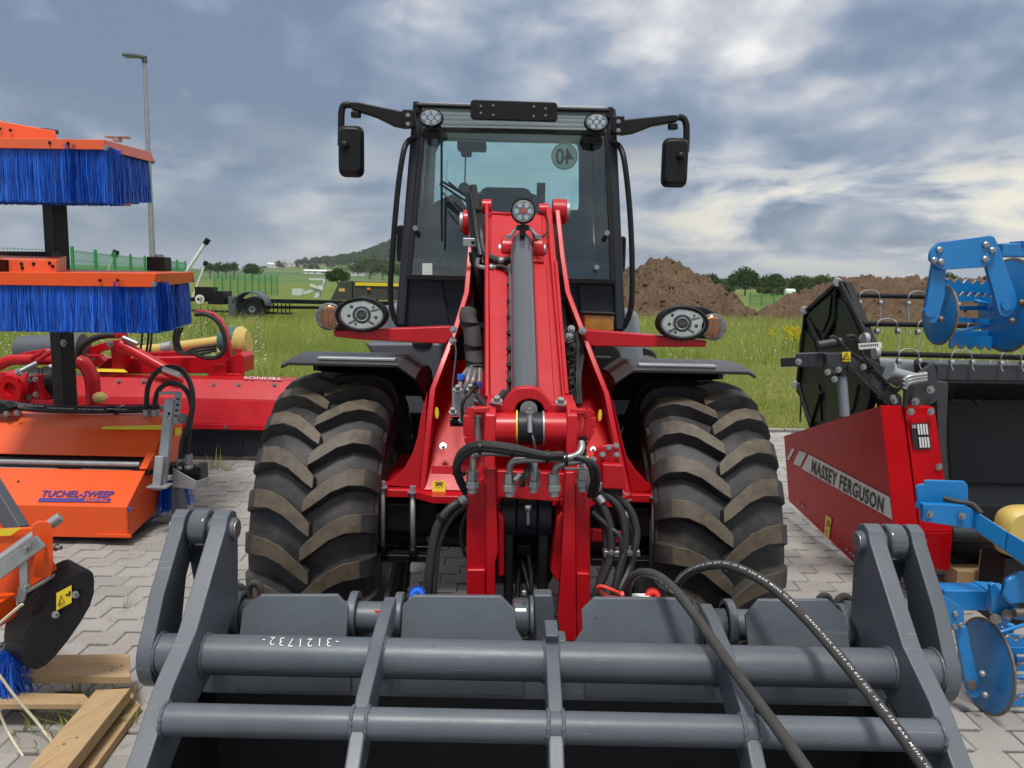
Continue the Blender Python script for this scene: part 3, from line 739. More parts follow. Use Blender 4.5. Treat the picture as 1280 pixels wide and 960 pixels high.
# green mesh fences
def fence(label, pts, h, step, dz=0.0):
    t = thing('mesh_fence', label, 'fence', (*pts[0][:2], 0))
    wb = B()
    for a, c in zip(pts[:-1], pts[1:]):
        a, c = V(*a, 0), V(*c, 0); n = max(1, round((c - a).length / step)); d = (c - a) / n
        for i in range(n + (c == V(*pts[-1], 0))):
            p = a + d * i
            B().box((p.x, p.y, h / 2 + .05), (.08, .08, h + .1)).done('post', M['greenp'], t)
        m = int((c - a).length / .10)
        for i in range(m):
            p = a + (c - a) * (i / m); wb.box((p.x, p.y, h / 2), (.009, .009, h))
        for k in range(9): wb.beam(a + V(0, 0, .1 + k * (h - .15) / 8), c + V(0, 0, .1 + k * (h - .15) / 8), .009, .012)
    stuff(wb.done('mesh_wires', M['greenp'], t)); return t
fence('tall green mesh fence behind the orange brooms at the left edge', [(GX(-60, 22), 22), (GX(93, 25), 25), (GX(165, 33), 33), (GX(233, 46), 46)], 2.42, 2.5)
fence('lower green mesh fence in the field behind the trailer wheel', [(GX(268, 60), 60), (GX(347, 72), 72)], 1.75, 1.3)
fence('thin green fence across the far field right of the big soil heap', [(GX(938, 70), 70), (GX(985, 62), 62), (GX(1100, 60), 60)], 1.1, 3.0)

# street lamp
X, Y = GX(191, 22.5, 330), 22.5
t = thing('street_lamp', 'tall galvanised lamp post with a flat head at the upper left', 'street lamp', (X, Y, 0))
zt = ZY(188, 76, 22.5)
B().tube([(X, Y, -.1), (X, Y, zt)], [.095, .05], 14, spl=False).done('pole', M['galv'], t)
b = B(); b.cyl((X, Y, zt - .06), (X, Y, zt + .12), .07); b.done('collar', M['bodydk'], t)
b = B(); b.prism([(X + .02, Y - .13, zt + .06), (X + .02, Y + .13, zt + .06), (X - .22, Y + .15, zt + .09), (X - .60, Y + .10, zt + .11), (X - .60, Y - .10, zt + .11), (X - .22, Y - .15, zt + .09)], (0, 0, .07), .9); b.done('lamp_head', M['bodydk'], t, .01)
B().box((X - .35, Y, zt + .085), (.40, .16, .02)).done('lens', M['galv'], t)

# road trailer chassis far left
t = thing('header_trailer', 'black header transport trailer in the grass with a round 40 sign', 'trailer', (GX(316, 30), 30, 0))
Y = 30
def X3(px, py, Yq=Y): return P(px, py, Yq)
b = B(); b.beam(X3(232, 374), X3(560, 381), .16, .16); b.beam(X3(330, 384, 31.2), X3(560, 386, 31.2), .14, .12); b.beam(X3(240, 388, 30.6), X3(364, 392, 30.6), .3, .08); b.done('chassis_beam', M['black'], t)
b = B()
for k in range(7): b.beam(X3(332 + k * 5, 380), X3(332 + k * 5, 392, 31.0), .04, .04)
stuff(b.done('bracket_row', M['black'], t)); B().box(X3(258, 366), (.7, .5, .45)).done('drawbar_box', M['black'], t); B().box(X3(275, 372), (.6, .9, .5)).done('drawbar_frame', M['black'], t)
c = X3(316, 382, 29.6); wz = c.z
def roadwheel(c, r, w, parent):
    wh = B().lathe([(-w * .3, r * .1), (-w * .32, r * .28), (-w * .12, r * .3), (-w * .10, r * .52), (-w * .3, r * .6), (-w * .3, r * .64), (w * .3, r * .64)], c, (0, 1, 0), 32).done('wheel', M['galv'], parent)
    B().lathe([(-w * .3, r * .62), (-w * .5, r * .8), (-w * .46, r * .96), (-w * .3, r), (w * .3, r), (w * .46, r * .96), (w * .5, r * .8), (w * .3, r * .62)], c, (0, 1, 0), 36).done('tyre', M['tyre'], wh)
roadwheel(V(c.x, 29.6, .44), .46, .34, t); roadwheel(V(c.x - .5, 31.6, .44), .46, .34, t)
b = B(); pr = []
for k in range(13):
    a = R(8 + 150 * k / 12 + 5); pr.append(V(c.x + math.cos(a) * .68, 0, .46 + math.sin(a) * .66))
pr2 = [V(p.x * .5 + c.x * .5 + (p.x - c.x) * .44, 0, .46 + (p.z - .46) * .94) for p in pr]
b.solid([p + V(0, 29.2, 0) for p in pr + pr2[::-1]], [p + V(0, 30.0, 0) for p in pr + pr2[::-1]])
b.box((c.x - .66, 29.6, .55), (.28, .8, .75)); b.done('mudguard', M['bodydk'], t)
sg = X3(249.5, 374, 29.0)
sgo = B().cyl(sg, sg + V(0, .02, 0), .17, n=28).done('speed_sign', M['white'], t)
text_quad('speed_digits', '40', sg + V(-.12, -.004, .08), sg + V(.12, -.004, .08), sg + V(.12, -.004, -.08), sg + V(-.12, -.004, -.08), M['blackink'], sgo, bold=.02)
b = B()
b.prism([X3(392, 372, 29.9), X3(402, 350, 29.9), X3(407, 350, 29.9), X3(398, 372, 29.9)], (0, .3, 0)); b.box(X3(396, 349, 30), (.5, .35, .08)); b.box(X3(373, 365, 30), (.38, .4, .25)); b.beam(X3(376, 368, 30), X3(400, 360, 30), .2, .12); b.beam(X3(388, 356, 29.9), X3(404, 362, 29.9), .12, .1)
b.done('loading_rest', M['pale'], t)
# dark olive header standing behind
t = thing('combine_header', 'dark olive cutting header with a yellow stripe behind the cab', 'header', (GX(480, 33), 33, 0)); Y = 33
b = B(); b.prism([X3(413, 375, Y), X3(424, 352, Y), X3(440, 351, Y), X3(440, 375, Y)], (0, 1.2, 0)); b.done('end_shield', M['olive'], t, .02)
b = B(); b.prism([X3(441, 374, Y), X3(441, 351.5, Y), X3(600, 355, Y), X3(600, 378, Y)], (0, 1.0, 0)); b.done('rear_wall', M['olive'], t, .02)
B().prism([X3(444, 357, Y - .05), X3(444, 352.8, Y - .05), X3(600, 356, Y - .05), X3(600, 360, Y - .05)], (0, .05, 0)).done('yellow_stripe', M['yellow'], t)
B().box(X3(461, 361, Y - .04), (.15, .08, .09)).done('marker_lamp', M['amberlens'], t)
patch('emblem', X3(424, 360, Y), X3(431, 360.5, Y), X3(431, 364.5, Y), X3(423, 364, Y), M['yplastic'], t)
b = B(); b.box(X3(430, 384, Y) + V(0, .6, 0), (.3, .5, .5)); b.box(X3(520, 386, Y) + V(0, .6, 0), (.3, .5, .5)); b.done('support_leg', M['black'], t)

# slanting white augers / poles in the distance
for (x0, y0, x1, y1, Y, lb) in ((233, 340, 257, 304, 46, 'longer slanting white auger tube above the green fence'), (250, 347, 256, 331, 60, 'short slanting white auger tube beside the fence corner'), (137, 335, 143, 320, 40, 'thin slanting pole behind the mesh fence')):
    t = thing('auger_tube', lb, 'auger', (GX(x0, Y), Y, 0), 'slanting augers beyond the fence')
    a, c = P(x0, y0, Y), P(x1, y1, Y); d = (c - a)
    B().cyl(a - d * (a.z / max(d.z, .1)), c, .10 if Y == 46 else .07).done('tube', M['white'], t)
    B().cyl(c - d.normalized() * .05, c + d.normalized() * .3, .16).done('end_cap', M['black'], t)
t = thing('wrapped_bale', 'small pale green wrapped bale in the far field before the trees', 'bale', (GX(987, 130), 130, 0))
B().tube([V(GX(981, 130), 130, .75), V(GX(993.5, 130), 130, .75)], .72, 14, spl=False).done('wrapping', M['pale'], t, .2)
b = B()
for k in range(3): b.cyl((GX(983 + k * 4, 130) - .03, 130, .75), (GX(983 + k * 4, 130) + .03, 130, .75), .735)
b.done('binding', M['pale'], t)
# flying bird, tiny
# ================================================================== TELESCOPIC WHEEL LOADER
LD = thing('wheel_loader', 'big red telescopic wheel loader facing the camera with grey cab and huge lugged tyres', 'wheel loader', (0.02, 3.2, 0))
def dense(pts): return [P(*p) for p in pts]
FR = V(0, 1, 0)

# --- tyres and wheels
def tyre_bm(b, c, R0, w, mirror):
    """c centre, axis X. carcass profile then 2 x 19 chevron lugs"""
    hw = w / 2
    prof = [(-hw * .70, .47 * R0), (-hw * .92, .56 * R0), (-hw * 1.0, .72 * R0), (-hw * .97, .84 * R0), (-hw * .86, .872 * R0), (-hw * .6, .910 * R0), (0, .930 * R0), (hw * .6, .910 * R0), (hw * .86, .872 * R0), (hw * .97, .84 * R0), (hw * 1.0, .72 * R0), (hw * .92, .56 * R0), (hw * .70, .47 * R0)]
    b.mi = 0; b.lathe([(a, r) for a, r in prof], c, (1, 0, 0), 72, cap=False)
    # rib rings on the side wall
    for sgn in (-1, 1):
        b.lathe([(sgn * hw * .955, .60 * R0), (sgn * hw * 1.02, .61 * R0), (sgn * hw * 1.02, .625 * R0), (sgn * hw * .97, .64 * R0)], c, (1, 0, 0), 60, cap=False)
        b.lathe([(sgn * hw * .98, .80 * R0), (sgn * hw * 1.03, .805 * R0), (sgn * hw * 1.03, .815 * R0), (sgn * hw * .975, .83 * R0)], c, (1, 0, 0), 60, cap=False)
    def base_r(x):
        ax = abs(x) / hw; pts = [(0, .930), (.6, .910), (.86, .872), (.97, .85), (1.0, .76)]
        for (x0, r0), (x1, r1) in zip(pts[:-1], pts[1:]):
            if ax <= x1: return (r0 + (r1 - r0) * (ax - x0) / (x1 - x0)) * R0
        return .76 * R0
    NL = 24
    # stations: (x fraction, angular advance, half width rad, top radius, down?)
    st = [(-.07, .0, .036, 1.0), (.06, .040, .045, 1.0), (.36, .128, .049, .998), (.60, .168, .050, .989), (.84, .178, .053, .962), (.96, .176, .056, .922), (1.045, .172, .062, .85), (1.04, .17, .064, .80)]
    cx, cy, cz = c
    for side in (-1, 1):
        for k in range(NL):
            th0 = 2 * math.pi * (k + (.5 if side > 0 else 0)) / NL
            T, Bt = [], []
            for i, (xf, da, hwid, tr) in enumerate(st):
                x = side * hw * xf; th = th0 + da
                rb = base_r(min(abs(x), hw) * side) - .015
                if xf > 1: rb = tr * R0 - .01; xb = side * hw * .955
                else: xb = x
                def pt(xx, r, a): return V(cx + xx, cy - math.cos(a) * r, cz + math.sin(a) * r)
                g = .016 if i else .010
                T.append((pt(x, tr * R0, th - hwid), pt(x, tr * R0, th + hwid)))
                Bt.append((pt(xb, rb, th - hwid - g), pt(xb, rb, th + hwid + g)))
            tv = [[b.bm.verts.new(p) for p in q_] for q_ in T]; bv = [[b.bm.verts.new(p) for p in q_] for q_ in Bt]
            fs = []
            for i in range(len(st) - 1):
                b.mi = 1 if i < 4 else 0
                fs.append(b._f([tv[i][0], tv[i][1], tv[i + 1][1], tv[i + 1][0]])); b.mi = 0
                fs.append(b._f([tv[i][0], tv[i + 1][0], bv[i + 1][0], bv[i][0]])); fs.append(b._f([tv[i][1], bv[i][1], bv[i + 1][1], tv[i + 1][1]]))
            fs.append(b._f([tv[0][0], bv[0][0], bv[0][1], tv[0][1]])); fs.append(b._f([tv[-1][0], tv[-1][1], bv[-1][1], bv[-1][0]]))
            bmesh.ops.recalc_face_normals(b.bm, faces=[f for f in fs if f])
R0, TW = .652, .455
M['rim'] = principled('silver_wheel_rim', (.30, .31, .32), .38, metal=.5, var=.08)
def wheel(cx, cy, R_, w, rot=0.0):
    c = V(cx, cy, R_)
    s_ = -1 if cx > 0 else 1      # inner side direction (towards the machine middle)
    wb = B(); wb.lathe([(-s_ * w * .30, .10 * R_), (-s_ * w * .30, .22 * R_), (-s_ * w * .1, .26 * R_), (-s_ * w * .05, .40 * R_), (s_ * w * .2, .44 * R_), (s_ * w * .40, .475 * R_), (s_ * w * .43, .50 * R_), (s_ * w * .40, .515 * R_), (s_ * w * .36, .48 * R_), (-s_ * w * .36, .48 * R_)], c, (1, 0, 0), 48)
    wh = wb.done('wheel', M['rim'], LD)
    tb = B(); tyre_bm(tb, c, R_, w, False); tb.done('tyre', [M['tyre'], M['lug']], wh, .006, 2)
    for k in range(8):
        a = k * math.pi / 4; p = c + V(-s_ * w * .28, math.cos(a) * .18 * R_, math.sin(a) * .18 * R_)
        B().cyl(p, p + V(-s_ * .03, 0, 0), .016, n=6).done('wheel_nut', M['steel'], wh)
    return wh
wheel(-.715, 3.22, R0, TW); wheel(.765, 3.20, R0, TW)
wheel(-.70, 5.35, R0, TW); wheel(.75, 5.35, R0, TW)

# --- axle, frame under the mast
b = B(); b.cyl((-.55, 3.22, .64), (.60, 3.2, .64), .085); b.done('front_axle', M['black'], LD)
b = B(); b.box((.02, 3.2, .62), (.34, .34, .34)); b.done('differential', M['black'], LD, .04)
for sx in (-1, 1):
    cx = .02 + sx * .43
    B().box((cx, 3.0, .80), (.27, .34, .115)).done('axle_pad', M['black'], LD, .01)
    B().box((cx + sx * .0, 2.86, .645), (.27, .10, .028)).done('clamp_plate', M['black'], LD, .004)
b = B(); b.beam((.02, 3.5, .72), (.02, 6.1, .72), .42, .34); b.done('chassis_frame', M['black'], LD, .01)
bt = [(478, 610), (516, 616), (783, 625), (818, 622)]
for (x, y) in bt:
    t0, t1 = P(x, y, 2.80), P(x, y + 68, 2.80)
    B().cyl(t0 + V(0, 0, .0), t1 - V(0, 0, .03), .010, n=10).done('axle_bolt', M['galv'], LD)
    B().bolt(t0, (0, 0, 1), .017, .02).done('bolt_head', M['galv'], LD)
    B().cyl(t1 - V(0, 0, .035), t1 - V(0, 0, .0), .016, n=6).done('bolt_nut', M['black'], LD)

# --- mast: base plate, gussets, two side plates, sloped floor
def plate_yz(front, depth_pts, th):
    """side plate: front edge as 3-D points, back edge as 3-D points, thickness along X"""
    return B().prism(front + depth_pts[::-1], (th, 0, 0))
red = M['red']
bp = dense([(472, 609, 2.80), (472, 624, 2.80), (520, 636, 2.80), (545, 648, 2.74), (566, 638, 2.74), (750, 642, 2.74), (776, 646, 2.76), (826, 630, 2.80), (826, 616, 2.80)])
# horizontal base plate as a thick tray seen slightly from above
zpl = P(640, 625, 2.80).z
b = B(); x0, x1 = P(472, 620, 2.8).x, P(827, 620, 2.8).x
ring = [(x0, 2.80), (P(515, 630, 2.8).x, 2.80), (P(540, 630, 2.74).x, 2.73), (P(765, 630, 2.74).x, 2.73), (P(790, 630, 2.8).x, 2.80), (x1, 2.80), (x1, 3.40), (x0, 3.40)]
b.prism([(x, y, zpl) for x, y in ring], (0, 0, .03)); b.done('base_plate', red, LD, .004)
zb = zpl + .030
Lf = dense([(524, 618, 2.80), (531, 545, 2.84), (537, 487, 2.90), (551, 450, 2.97), (565, 414, 3.05), (580, 365, 3.20), (584, 318, 3.33), (587, 276, 3.42)])
Rf = dense([(789, 622, 2.80), (774, 552, 2.84), (762, 492, 2.90), (747, 455, 2.97), (731, 412, 3.05), (713, 365, 3.20), (706, 318, 3.33), (700, 262, 3.46)])
for nm, f, s_ in (('l', Lf, 1), ('r', Rf, -1)):
    f[0].z = zb
    xb = .5 * (f[4].x + f[-1].x) if 1 else 0
    A = []; Bk = []
    # the plate leans inwards: each level keeps its own x, and reaches back
    deps = [.62, .62, .60, .58, .56, .46, .34, .16]
    A = [p for p in f]; Bk = [p + V(0, d, 0) for p, d in zip(f, deps)]
    th = V(.022 * -s_, 0, 0)
    b = B(); n_ = len(f)
    v0 = [b.bm.verts.new(p) for p in A]; v1 = [b.bm.verts.new(p) for p in Bk]; w0 = [b.bm.verts.new(p - th) for p in A]; w1 = [b.bm.verts.new(p - th) for p in Bk]
    for i in range(n_ - 1):
        b._f([v0[i], v1[i], v1[i + 1], v0[i + 1]]); b._f([w0[i], w0[i + 1], w1[i + 1], w1[i]]); b._f([v0[i], v0[i + 1], w0[i + 1], w0[i]]); b._f([v1[i], w1[i], w1[i + 1], v1[i + 1]])
    b._f([v0[0], w0[0], w1[0], v1[0]]); b._f([v0[-1], v1[-1], w1[-1], w0[-1]])
    bmesh.ops.recalc_face_normals(b.bm, faces=b.bm.faces)
    b.done('mast_side_plate', red, LD, .004)
    # boom pivot pin at the top
    top = f[-1]
    b = B(); b.cyl(top + V(-s_ * .035, .10, .0), top + V(s_ * .03, .10, 0), .056, n=28); b.done('mast_pivot_boss', red, LD, .006)
    b = B(); b.cyl(top + V(-s_ * .05, .10, .0), top + V(-s_ * .022, .10, 0), .045, n=24); b.done('pivot_pin', M['galv'], LD, .004)
# curved gussets
gl = dense([(474, 608, 2.83), (490, 601, 2.83), (505, 586, 2.83), (516, 565, 2.83), (522, 545, 2.84), (526, 520, 2.86), (534, 490, 2.9), (531, 545, 2.84), (524, 618, 2.83)])
gr = dense([(826, 613, 2.83), (808, 603, 2.83), (795, 588, 2.83), (783, 570, 2.83), (777, 548, 2.84), (771, 520, 2.86), (764, 494, 2.9), (774, 552, 2.84), (789, 622, 2.83)])
for g_ in (gl, gr):
    g_[-1].z = zb; g_[0].z = zb + .01
    B().prism(g_, (0, .022, 0)).done('gusset', red, LD, .003)
    B().prism([g_[0] + V(0, .02, 0)] + [p + V(0, .02, 0) for p in g_[1:7]] + [g_[6] + V(0, .4, 0)] + [p + V(0, .5, 0) for p in g_[1:6]][::-1] + [g_[0] + V(0, .5, 0)], (0, 0, .001)).bm.free()
# sloped floor of the mast
fl = [P(530, 616, 2.80), P(786, 622, 2.80), P(760, 500, 3.10), P(742, 455, 3.3), P(560, 450, 3.3), P(545, 497, 3.10)]
fl[0].z = fl[1].z = zb + .004
b = B(); b.solid([fl[0], fl[1], fl[2], fl[5]], [p + V(0, .02, -.02) for p in (fl[0], fl[1], fl[2], fl[5])]); b.done('mast_floor', M['mfred'], LD)
b = B(); b.solid([fl[5], fl[2], fl[3], fl[4]], [p + V(0, .02, -.02) for p in (fl[5], fl[2], fl[3], fl[4])]); b.done('mast_floor', M['mfred'], LD)
b = B(); b.prism([P(545, 500, 3.42), P(556, 418, 3.46), P(738, 422, 3.46), P(755, 500, 3.42)], (0, .03, 0)); b.done('mast_rear_wall', M['black'], LD)
patch('stiffener', P(541, 582, 2.87), P(590, 582, 2.87), P(590, 593, 2.86), P(539, 593, 2.86), red, LD, .004, .010, bevel=.003)
for (x, y, r) in ((556, 553, .018), (562, 586, .02), (739, 557, .014)):
    p = P(x, y, 2.95 - (y < 560) * .03); B().bolt(p + V(0, -.07, 0), (0, -.75, .6), r * .6, .012).done('floor_bolt', M['steel'], LD)
sk = patch('warning_sticker', P(540.5, 601, 2.80), P(557, 601, 2.80), P(557, 615, 2.79), P(540.5, 615, 2.79), M['yellow'], LD, .002)
b = B(); cst = P(549, 608.5, 2.80) + V(0, -.008, .0)
b.tube([cst + V(math.cos(a) * .012, 0, math.sin(a) * .012) for a in [k * math.pi / 6 for k in range(11)]], .0018, 5); b.tube([cst + V(-.014, 0, -.015), cst, cst + V(.014, 0, -.015)], .0018, 5); b.box(cst + V(0, 0, .018), (.03, .002, .003)); b.done('sticker_pictogram', M['blackink'], sk)
for (x, y) in ((546, 516), (750, 519)):
    p = P(x, y, 2.86); B().ell(p, (0.3 if x < 640 else -.3, -1, .1), (0, 0, 1), .007, .022, [(-.003, 1), (.003, 1)]).done('oval_sticker', M['yellow'], LD)

# --- boom
tl, tr, br, bl = P(606, 262, 3.42), P(690, 268, 3.42), P(713, 512, 2.62), P(606, 502, 2.62)
dn = (tr - tl).cross(bl - tl).normalized(); dn = dn if dn.y > 0 else -dn
def on_boom(u, v, lift=0.0):            # u across 0..1, v down 0..1
    return (tl * (1 - u) + tr * u) * (1 - v) + (bl * (1 - u) + br * u) * v - dn * lift
b = B(); b.prism([on_boom(0, 0), on_boom(1, 0), on_boom(1, 1), on_boom(0, 1)], dn * .30); b.done('boom', red, LD, .012, 3)
b = B(); b.prism([on_boom(.09, .02, -.002), on_boom(.84, .02, -.002), on_boom(.82, .305, -.002), on_boom(.075, .305, -.002)], -dn * .012); b.done('boom_cover', red, LD, .004)
b = B(); b.prism([on_boom(.05, .325, -.002), on_boom(.85, .325, -.002), on_boom(.82, .99, -.002), on_boom(.06, .99, -.002)], -dn * .010); b.done('boom_panel', red, LD, .004)
for u0, u1 in ((.0, .055), (.90, .985)):
    b = B(); b.prism([on_boom(u0, -.01), on_boom(u1, -.01), on_boom(u1, 1), on_boom(u0, 1)], -dn * .032); b.done('boom_rail', red, LD, .006)
for u in (.03, .88):
    c = on_boom(u, -.02, .0); B().cyl(c - V(.022, 0, 0), c + V(.022, 0, 0), .032).done('boom_eye', red, LD, .004)
B().tube([on_boom(.965, .33, .040), on_boom(.96, .6, .040), on_boom(.95, .97, .040)], .008, 10, spl=False).done('hard_pipe', red, LD)
B().box(on_boom(.22, .035, .012), (.10, .01, .006)).done('weld_seam', red, LD)

# central ram
ca, cb = P(652, 300, 3.22), P(657, 520, 2.50)
b = B(); d_ = (cb - ca).normalized()
b.cyl(ca, ca + d_ * .10, .040, n=36); b.done('ram_neck', M['cylin'], LD, .004)
b = B(); b.cyl(ca + d_ * .07, cb - d_ * .02, .0475, n=48); b.done('ram_barrel', M['cylin'], LD, .004)
for x in (634, 672):
    p = P(x, 312, 3.24); B().cyl(p - V(.024, 0, 0), p + V(.024, 0, 0), .052, n=28).done('ram_lug', red, LD, .006)
    B().prism([p + V(-.020, -.035, .03), p + V(-.020, .10, .05), p + V(-.020, .02, -.15), p + V(-.020, -.055, -.10)], (.04, 0, 0)).done('ram_bracket', red, LD, .006)
for x, s_ in ((627, -1), (678, 1)):
    p = P(x, 313, 3.24); B().cyl(p, p + V(s_ * .014, 0, 0), .028, n=20).done('ram_pin', M['galv'], LD, .003)
# lamp on the boom
c = P(654, 264, 3.15)
def round_lamp(c, r, nm, depth=.05, leds=6, parent=LD, sq=1.0):
    b = B(); b.ell(c, (0, 1, -.05), (0, 0, 1), r, r * sq, [(-.004, .9), (-.010, .98), (0, 1.0), (.02, 1.0), (depth, .72), (depth, .3)], 36); o = b.done(nm, M['black'], parent)
    B().ell(c + V(0, -.008, 0), (0, 1, -.05), (0, 0, 1), r * .87, r * sq * .87, [(0, 1), (.01, 1)], 36).done('lamp_face', M['led'], o)
    B().ell(c + V(0, -.013, 0), (0, 1, -.05), (0, 0, 1), r * .88, r * sq * .88, [(-.002, .8), (0, 1), (.003, 1)], 36).done('lamp_lens', M['lens'], o)
    for k in range(leds + 1):
        a = 2 * math.pi * k / leds; rr = 0 if k == leds else r * .54
        B().ell(c + V(math.cos(a) * rr, -.010, math.sin(a) * rr * sq), (0, 1, 0), (0, 0, 1), r * .19, r * .19 * (sq ** .3), [(0, .55), (-.001, 1), (.003, 1.05)], 16).done('led', M['reflector'], o)
    return o
lo = round_lamp(c, .0500, 'boom_work_lamp')
B().box(c + V(0, -.016, 0), (.016, .003, .012)).done('red_chip', M['redcap'], lo)
b = B()
for k in range(7): b.box(c + V(-.03 + k * .01, .035, .05), (.003, .04, .02))
b.done('cooling_fins', M['black'], lo)
b = B(); b.box(c + V(0, .01, -.065), (.05, .03, .02)); b.box(c + V(0, .01, -.085), (.025, .03, .03)); b.done('lamp_foot', M['black'], lo, .003)
b = B(); b.tube([P(636, 297, 3.16), P(645, 286, 3.16), P(650, 283, 3.16), P(658, 283, 3.16), P(664, 287, 3.16), P(672, 297, 3.16)], .007, 8); b.done('lamp_bracket', M['galv'], lo)
for x in (635, 673): B().bolt(P(x, 298, 3.15), (0, -.3, 1), .012, .010).done('bracket_bolt', M['steel'], lo)
B().tube([P(664, 264, 3.22), P(676, 265, 3.25), P(684, 275, 3.28), P(684, 290, 3.24), P(670, 299, 3.2), P(662, 282, 3.2)], .004, 6).done('lamp_cable', M['rubber'], LD)

def hose(nm, pts, r, mat='rubber', n=10, parent=LD, ends=False, sub=6):
    b = B(); b.tube([P(*p) for p in pts], r, n, sub=sub); path = b.path; o = b.done(nm, M[mat], parent)
    if ends:
        for p, q_ in ((path[0], path[2]), (path[-1], path[-3])):
            d = (q_ - p).normalized(); B().cyl(p - d * .01, p + d * .035, r * 1.25, n=12).done('ferrule', M['steel'], o); B().cyl(p - d * .028, p - d * .008, r * 1.5, n=6).done('nut', M['steel'], o)
    return o
def tie(px, py, Y, r, d=(0, 0, 1), parent=LD):
    p = P(px, py, Y); d = V(*d).normalized(); B().cyl(p - d * .004, p + d * .004, r, n=12).done('cable_tie', M['black'], parent)

# hose bundle beside the boom, left of the mast
hose('sleeved_hose', [(591, 232, 3.3), (596, 262, 3.28), (601, 292, 3.26), (604, 312, 3.2), (612, 322, 3.16), (626, 326, 3.14), (637, 325, 3.16)], .016)
hose('sleeved_hose', [(586, 243, 3.32), (590, 270, 3.3), (593, 300, 3.28), (597, 330, 3.26), (600, 360, 3.3), (602, 400, 3.4)], .018)
hose('hose', [(588, 240, 3.28), (593, 268, 3.26), (597, 300, 3.22), (601, 320, 3.18)], .011)
for y in (262, 284, 300): tie(597 + (y - 262) * .12, y, 3.275, .021, (0.2, -.1, 1))
b = B(); b.tube([P(598, 322, 3.14), P(597, 331, 3.14), P(602, 334, 3.14), P(613, 335, 3.13), P(622, 334, 3.13)], .009, 10); b.done('elbow_pipe', M['steel'], LD)
B().cyl(P(610, 334.6, 3.125), P(618, 334.4, 3.125), .015, n=6).done('pipe_nut', M['steel'], LD); B().cyl(P(623, 326, 3.13), P(630, 326, 3.13), .015, n=6).done('pipe_nut', M['steel'], LD)
hose('hose', [(620, 333, 3.12), (630, 334, 3.11), (637, 340, 3.08), (637, 360, 3.03), (637, 400, 2.90), (637, 440, 2.78), (637, 480, 2.66), (633, 495, 2.60), (624, 502, 2.56)], .0085)
B().tube([on_boom(.345, .36, .028), on_boom(.345, .6, .028), on_boom(.345, .93, .028)], .010, 8, spl=False).done('cable_conduit', M['cylin'], LD)
for k in range(7): tie(637.2, 356 + k * 20, 3.03 - k * .065, .013, (0, -.6, 1))
hose('hose', [(622, 340, 3.12), (626, 345, 3.12), (634, 349, 3.10)], .006)
B().box(P(590, 303, 3.24), (.075, .012, .035)).done('hose_clamp', M['steel'], LD, .003)
B().sphere(P(591, 303, 3.23), .008).done('clamp_screw', M['black'], LD)
hose('flat_sleeve', [(593, 315, 3.30), (597, 345, 3.32), (600, 375, 3.34), (600, 396, 3.36)], .026, 'black')
# big sleeved bundle in the mast
hose('sleeved_bundle', [(586, 389, 3.0), (585, 398, 2.98), (590, 415, 2.95), (592, 440, 2.92), (594, 462, 2.88)], .034, 'hosegrey', 14)
for (x, y) in ((587, 403), (591, 432), (593, 452)): tie(x, y, 2.955 - (y - 403) * .0013, .037, (.1, -.1, 1))
for i, (a, r) in enumerate((([(590, 459, 2.86), (586, 470, 2.80), (584, 478, 2.78), (580, 490, 2.78)], .010), ([(595, 462, 2.85), (592, 475, 2.78), (588, 485, 2.78)], .010), ([(600, 462, 2.86), (599, 480, 2.80), (597, 497, 2.78)], .011), ([(585, 462, 2.86), (577, 474, 2.80), (574, 488, 2.78)], .010))):
    hose('hose_end', a, r, 'steel')
for x, y in ((576, 471), (598, 481)): B().cyl(P(x, y - 3, 2.79), P(x, y + 3, 2.79), .0135).done('blue_ring', M['bluecap'], LD)
b = B(); b.box(P(574, 502, 2.80), (.05, .05, .10)); b.done('coupling_block', M['galv'], LD, .004)
b = B(); b.box(P(588, 500, 2.80), (.035, .04, .06)); b.done('coupling_block', M['steel'], LD, .004)
for (x, y) in ((572, 488), (588, 487), (597, 500), (566, 516), (578, 526), (592, 514)): B().bolt(P(x, y, 2.76), (0, -.6, 1), .012, .016).done('fitting', M['steel'], LD)
b = B(); b.cyl(P(563, 527, 2.8), P(586, 527, 2.8), .018); b.done('valve_body', M['black'], LD)
hose('hose', [(600, 478, 2.8), (588, 490, 2.74), (578, 505, 2.72), (580, 530, 2.72), (590, 545, 2.7)], .007)
hose('thin_cable', [(566, 422, 3.0), (570, 440, 2.97), (566, 480, 2.9), (566, 500, 2.86)], .0045)
# right side: hoses in the mast
for dx in (0, 5): hose('hose', [(697 + dx, 378, 3.4), (704 + dx, 374, 3.38), (708 + dx, 385, 3.36), (707 + dx, 410, 3.3), (706 + dx, 430, 3.2)], .011, 'hosegrey')
for k in range(4): hose('hose', [(712 + k * 5, 416, 3.1), (711 + k * 6, 440, 3.05), (712 + k * 4, 470, 2.95), (716 + k * 3, 505, 2.9)], .011)
b = B(); q_ = [P(714 + 5 * math.sin(i * 1.3), 420 + i * 3.2, 3.02 - i * .006 + .02 * math.cos(i * 1.3)) for i in range(24)]; b.tube(q_, .006, 6, sub=2); b.done('spiral_guard', M['black'], LD)
for (x, y) in ((714, 411), (728, 414), (712, 420)): B().bolt(P(x, y, 3.02), (0, -1, .3), .012, .014).done('fitting', M['steel'], LD)
hose('hose', [(704, 472, 2.75), (706, 490, 2.70), (712, 505, 2.66)], .011)

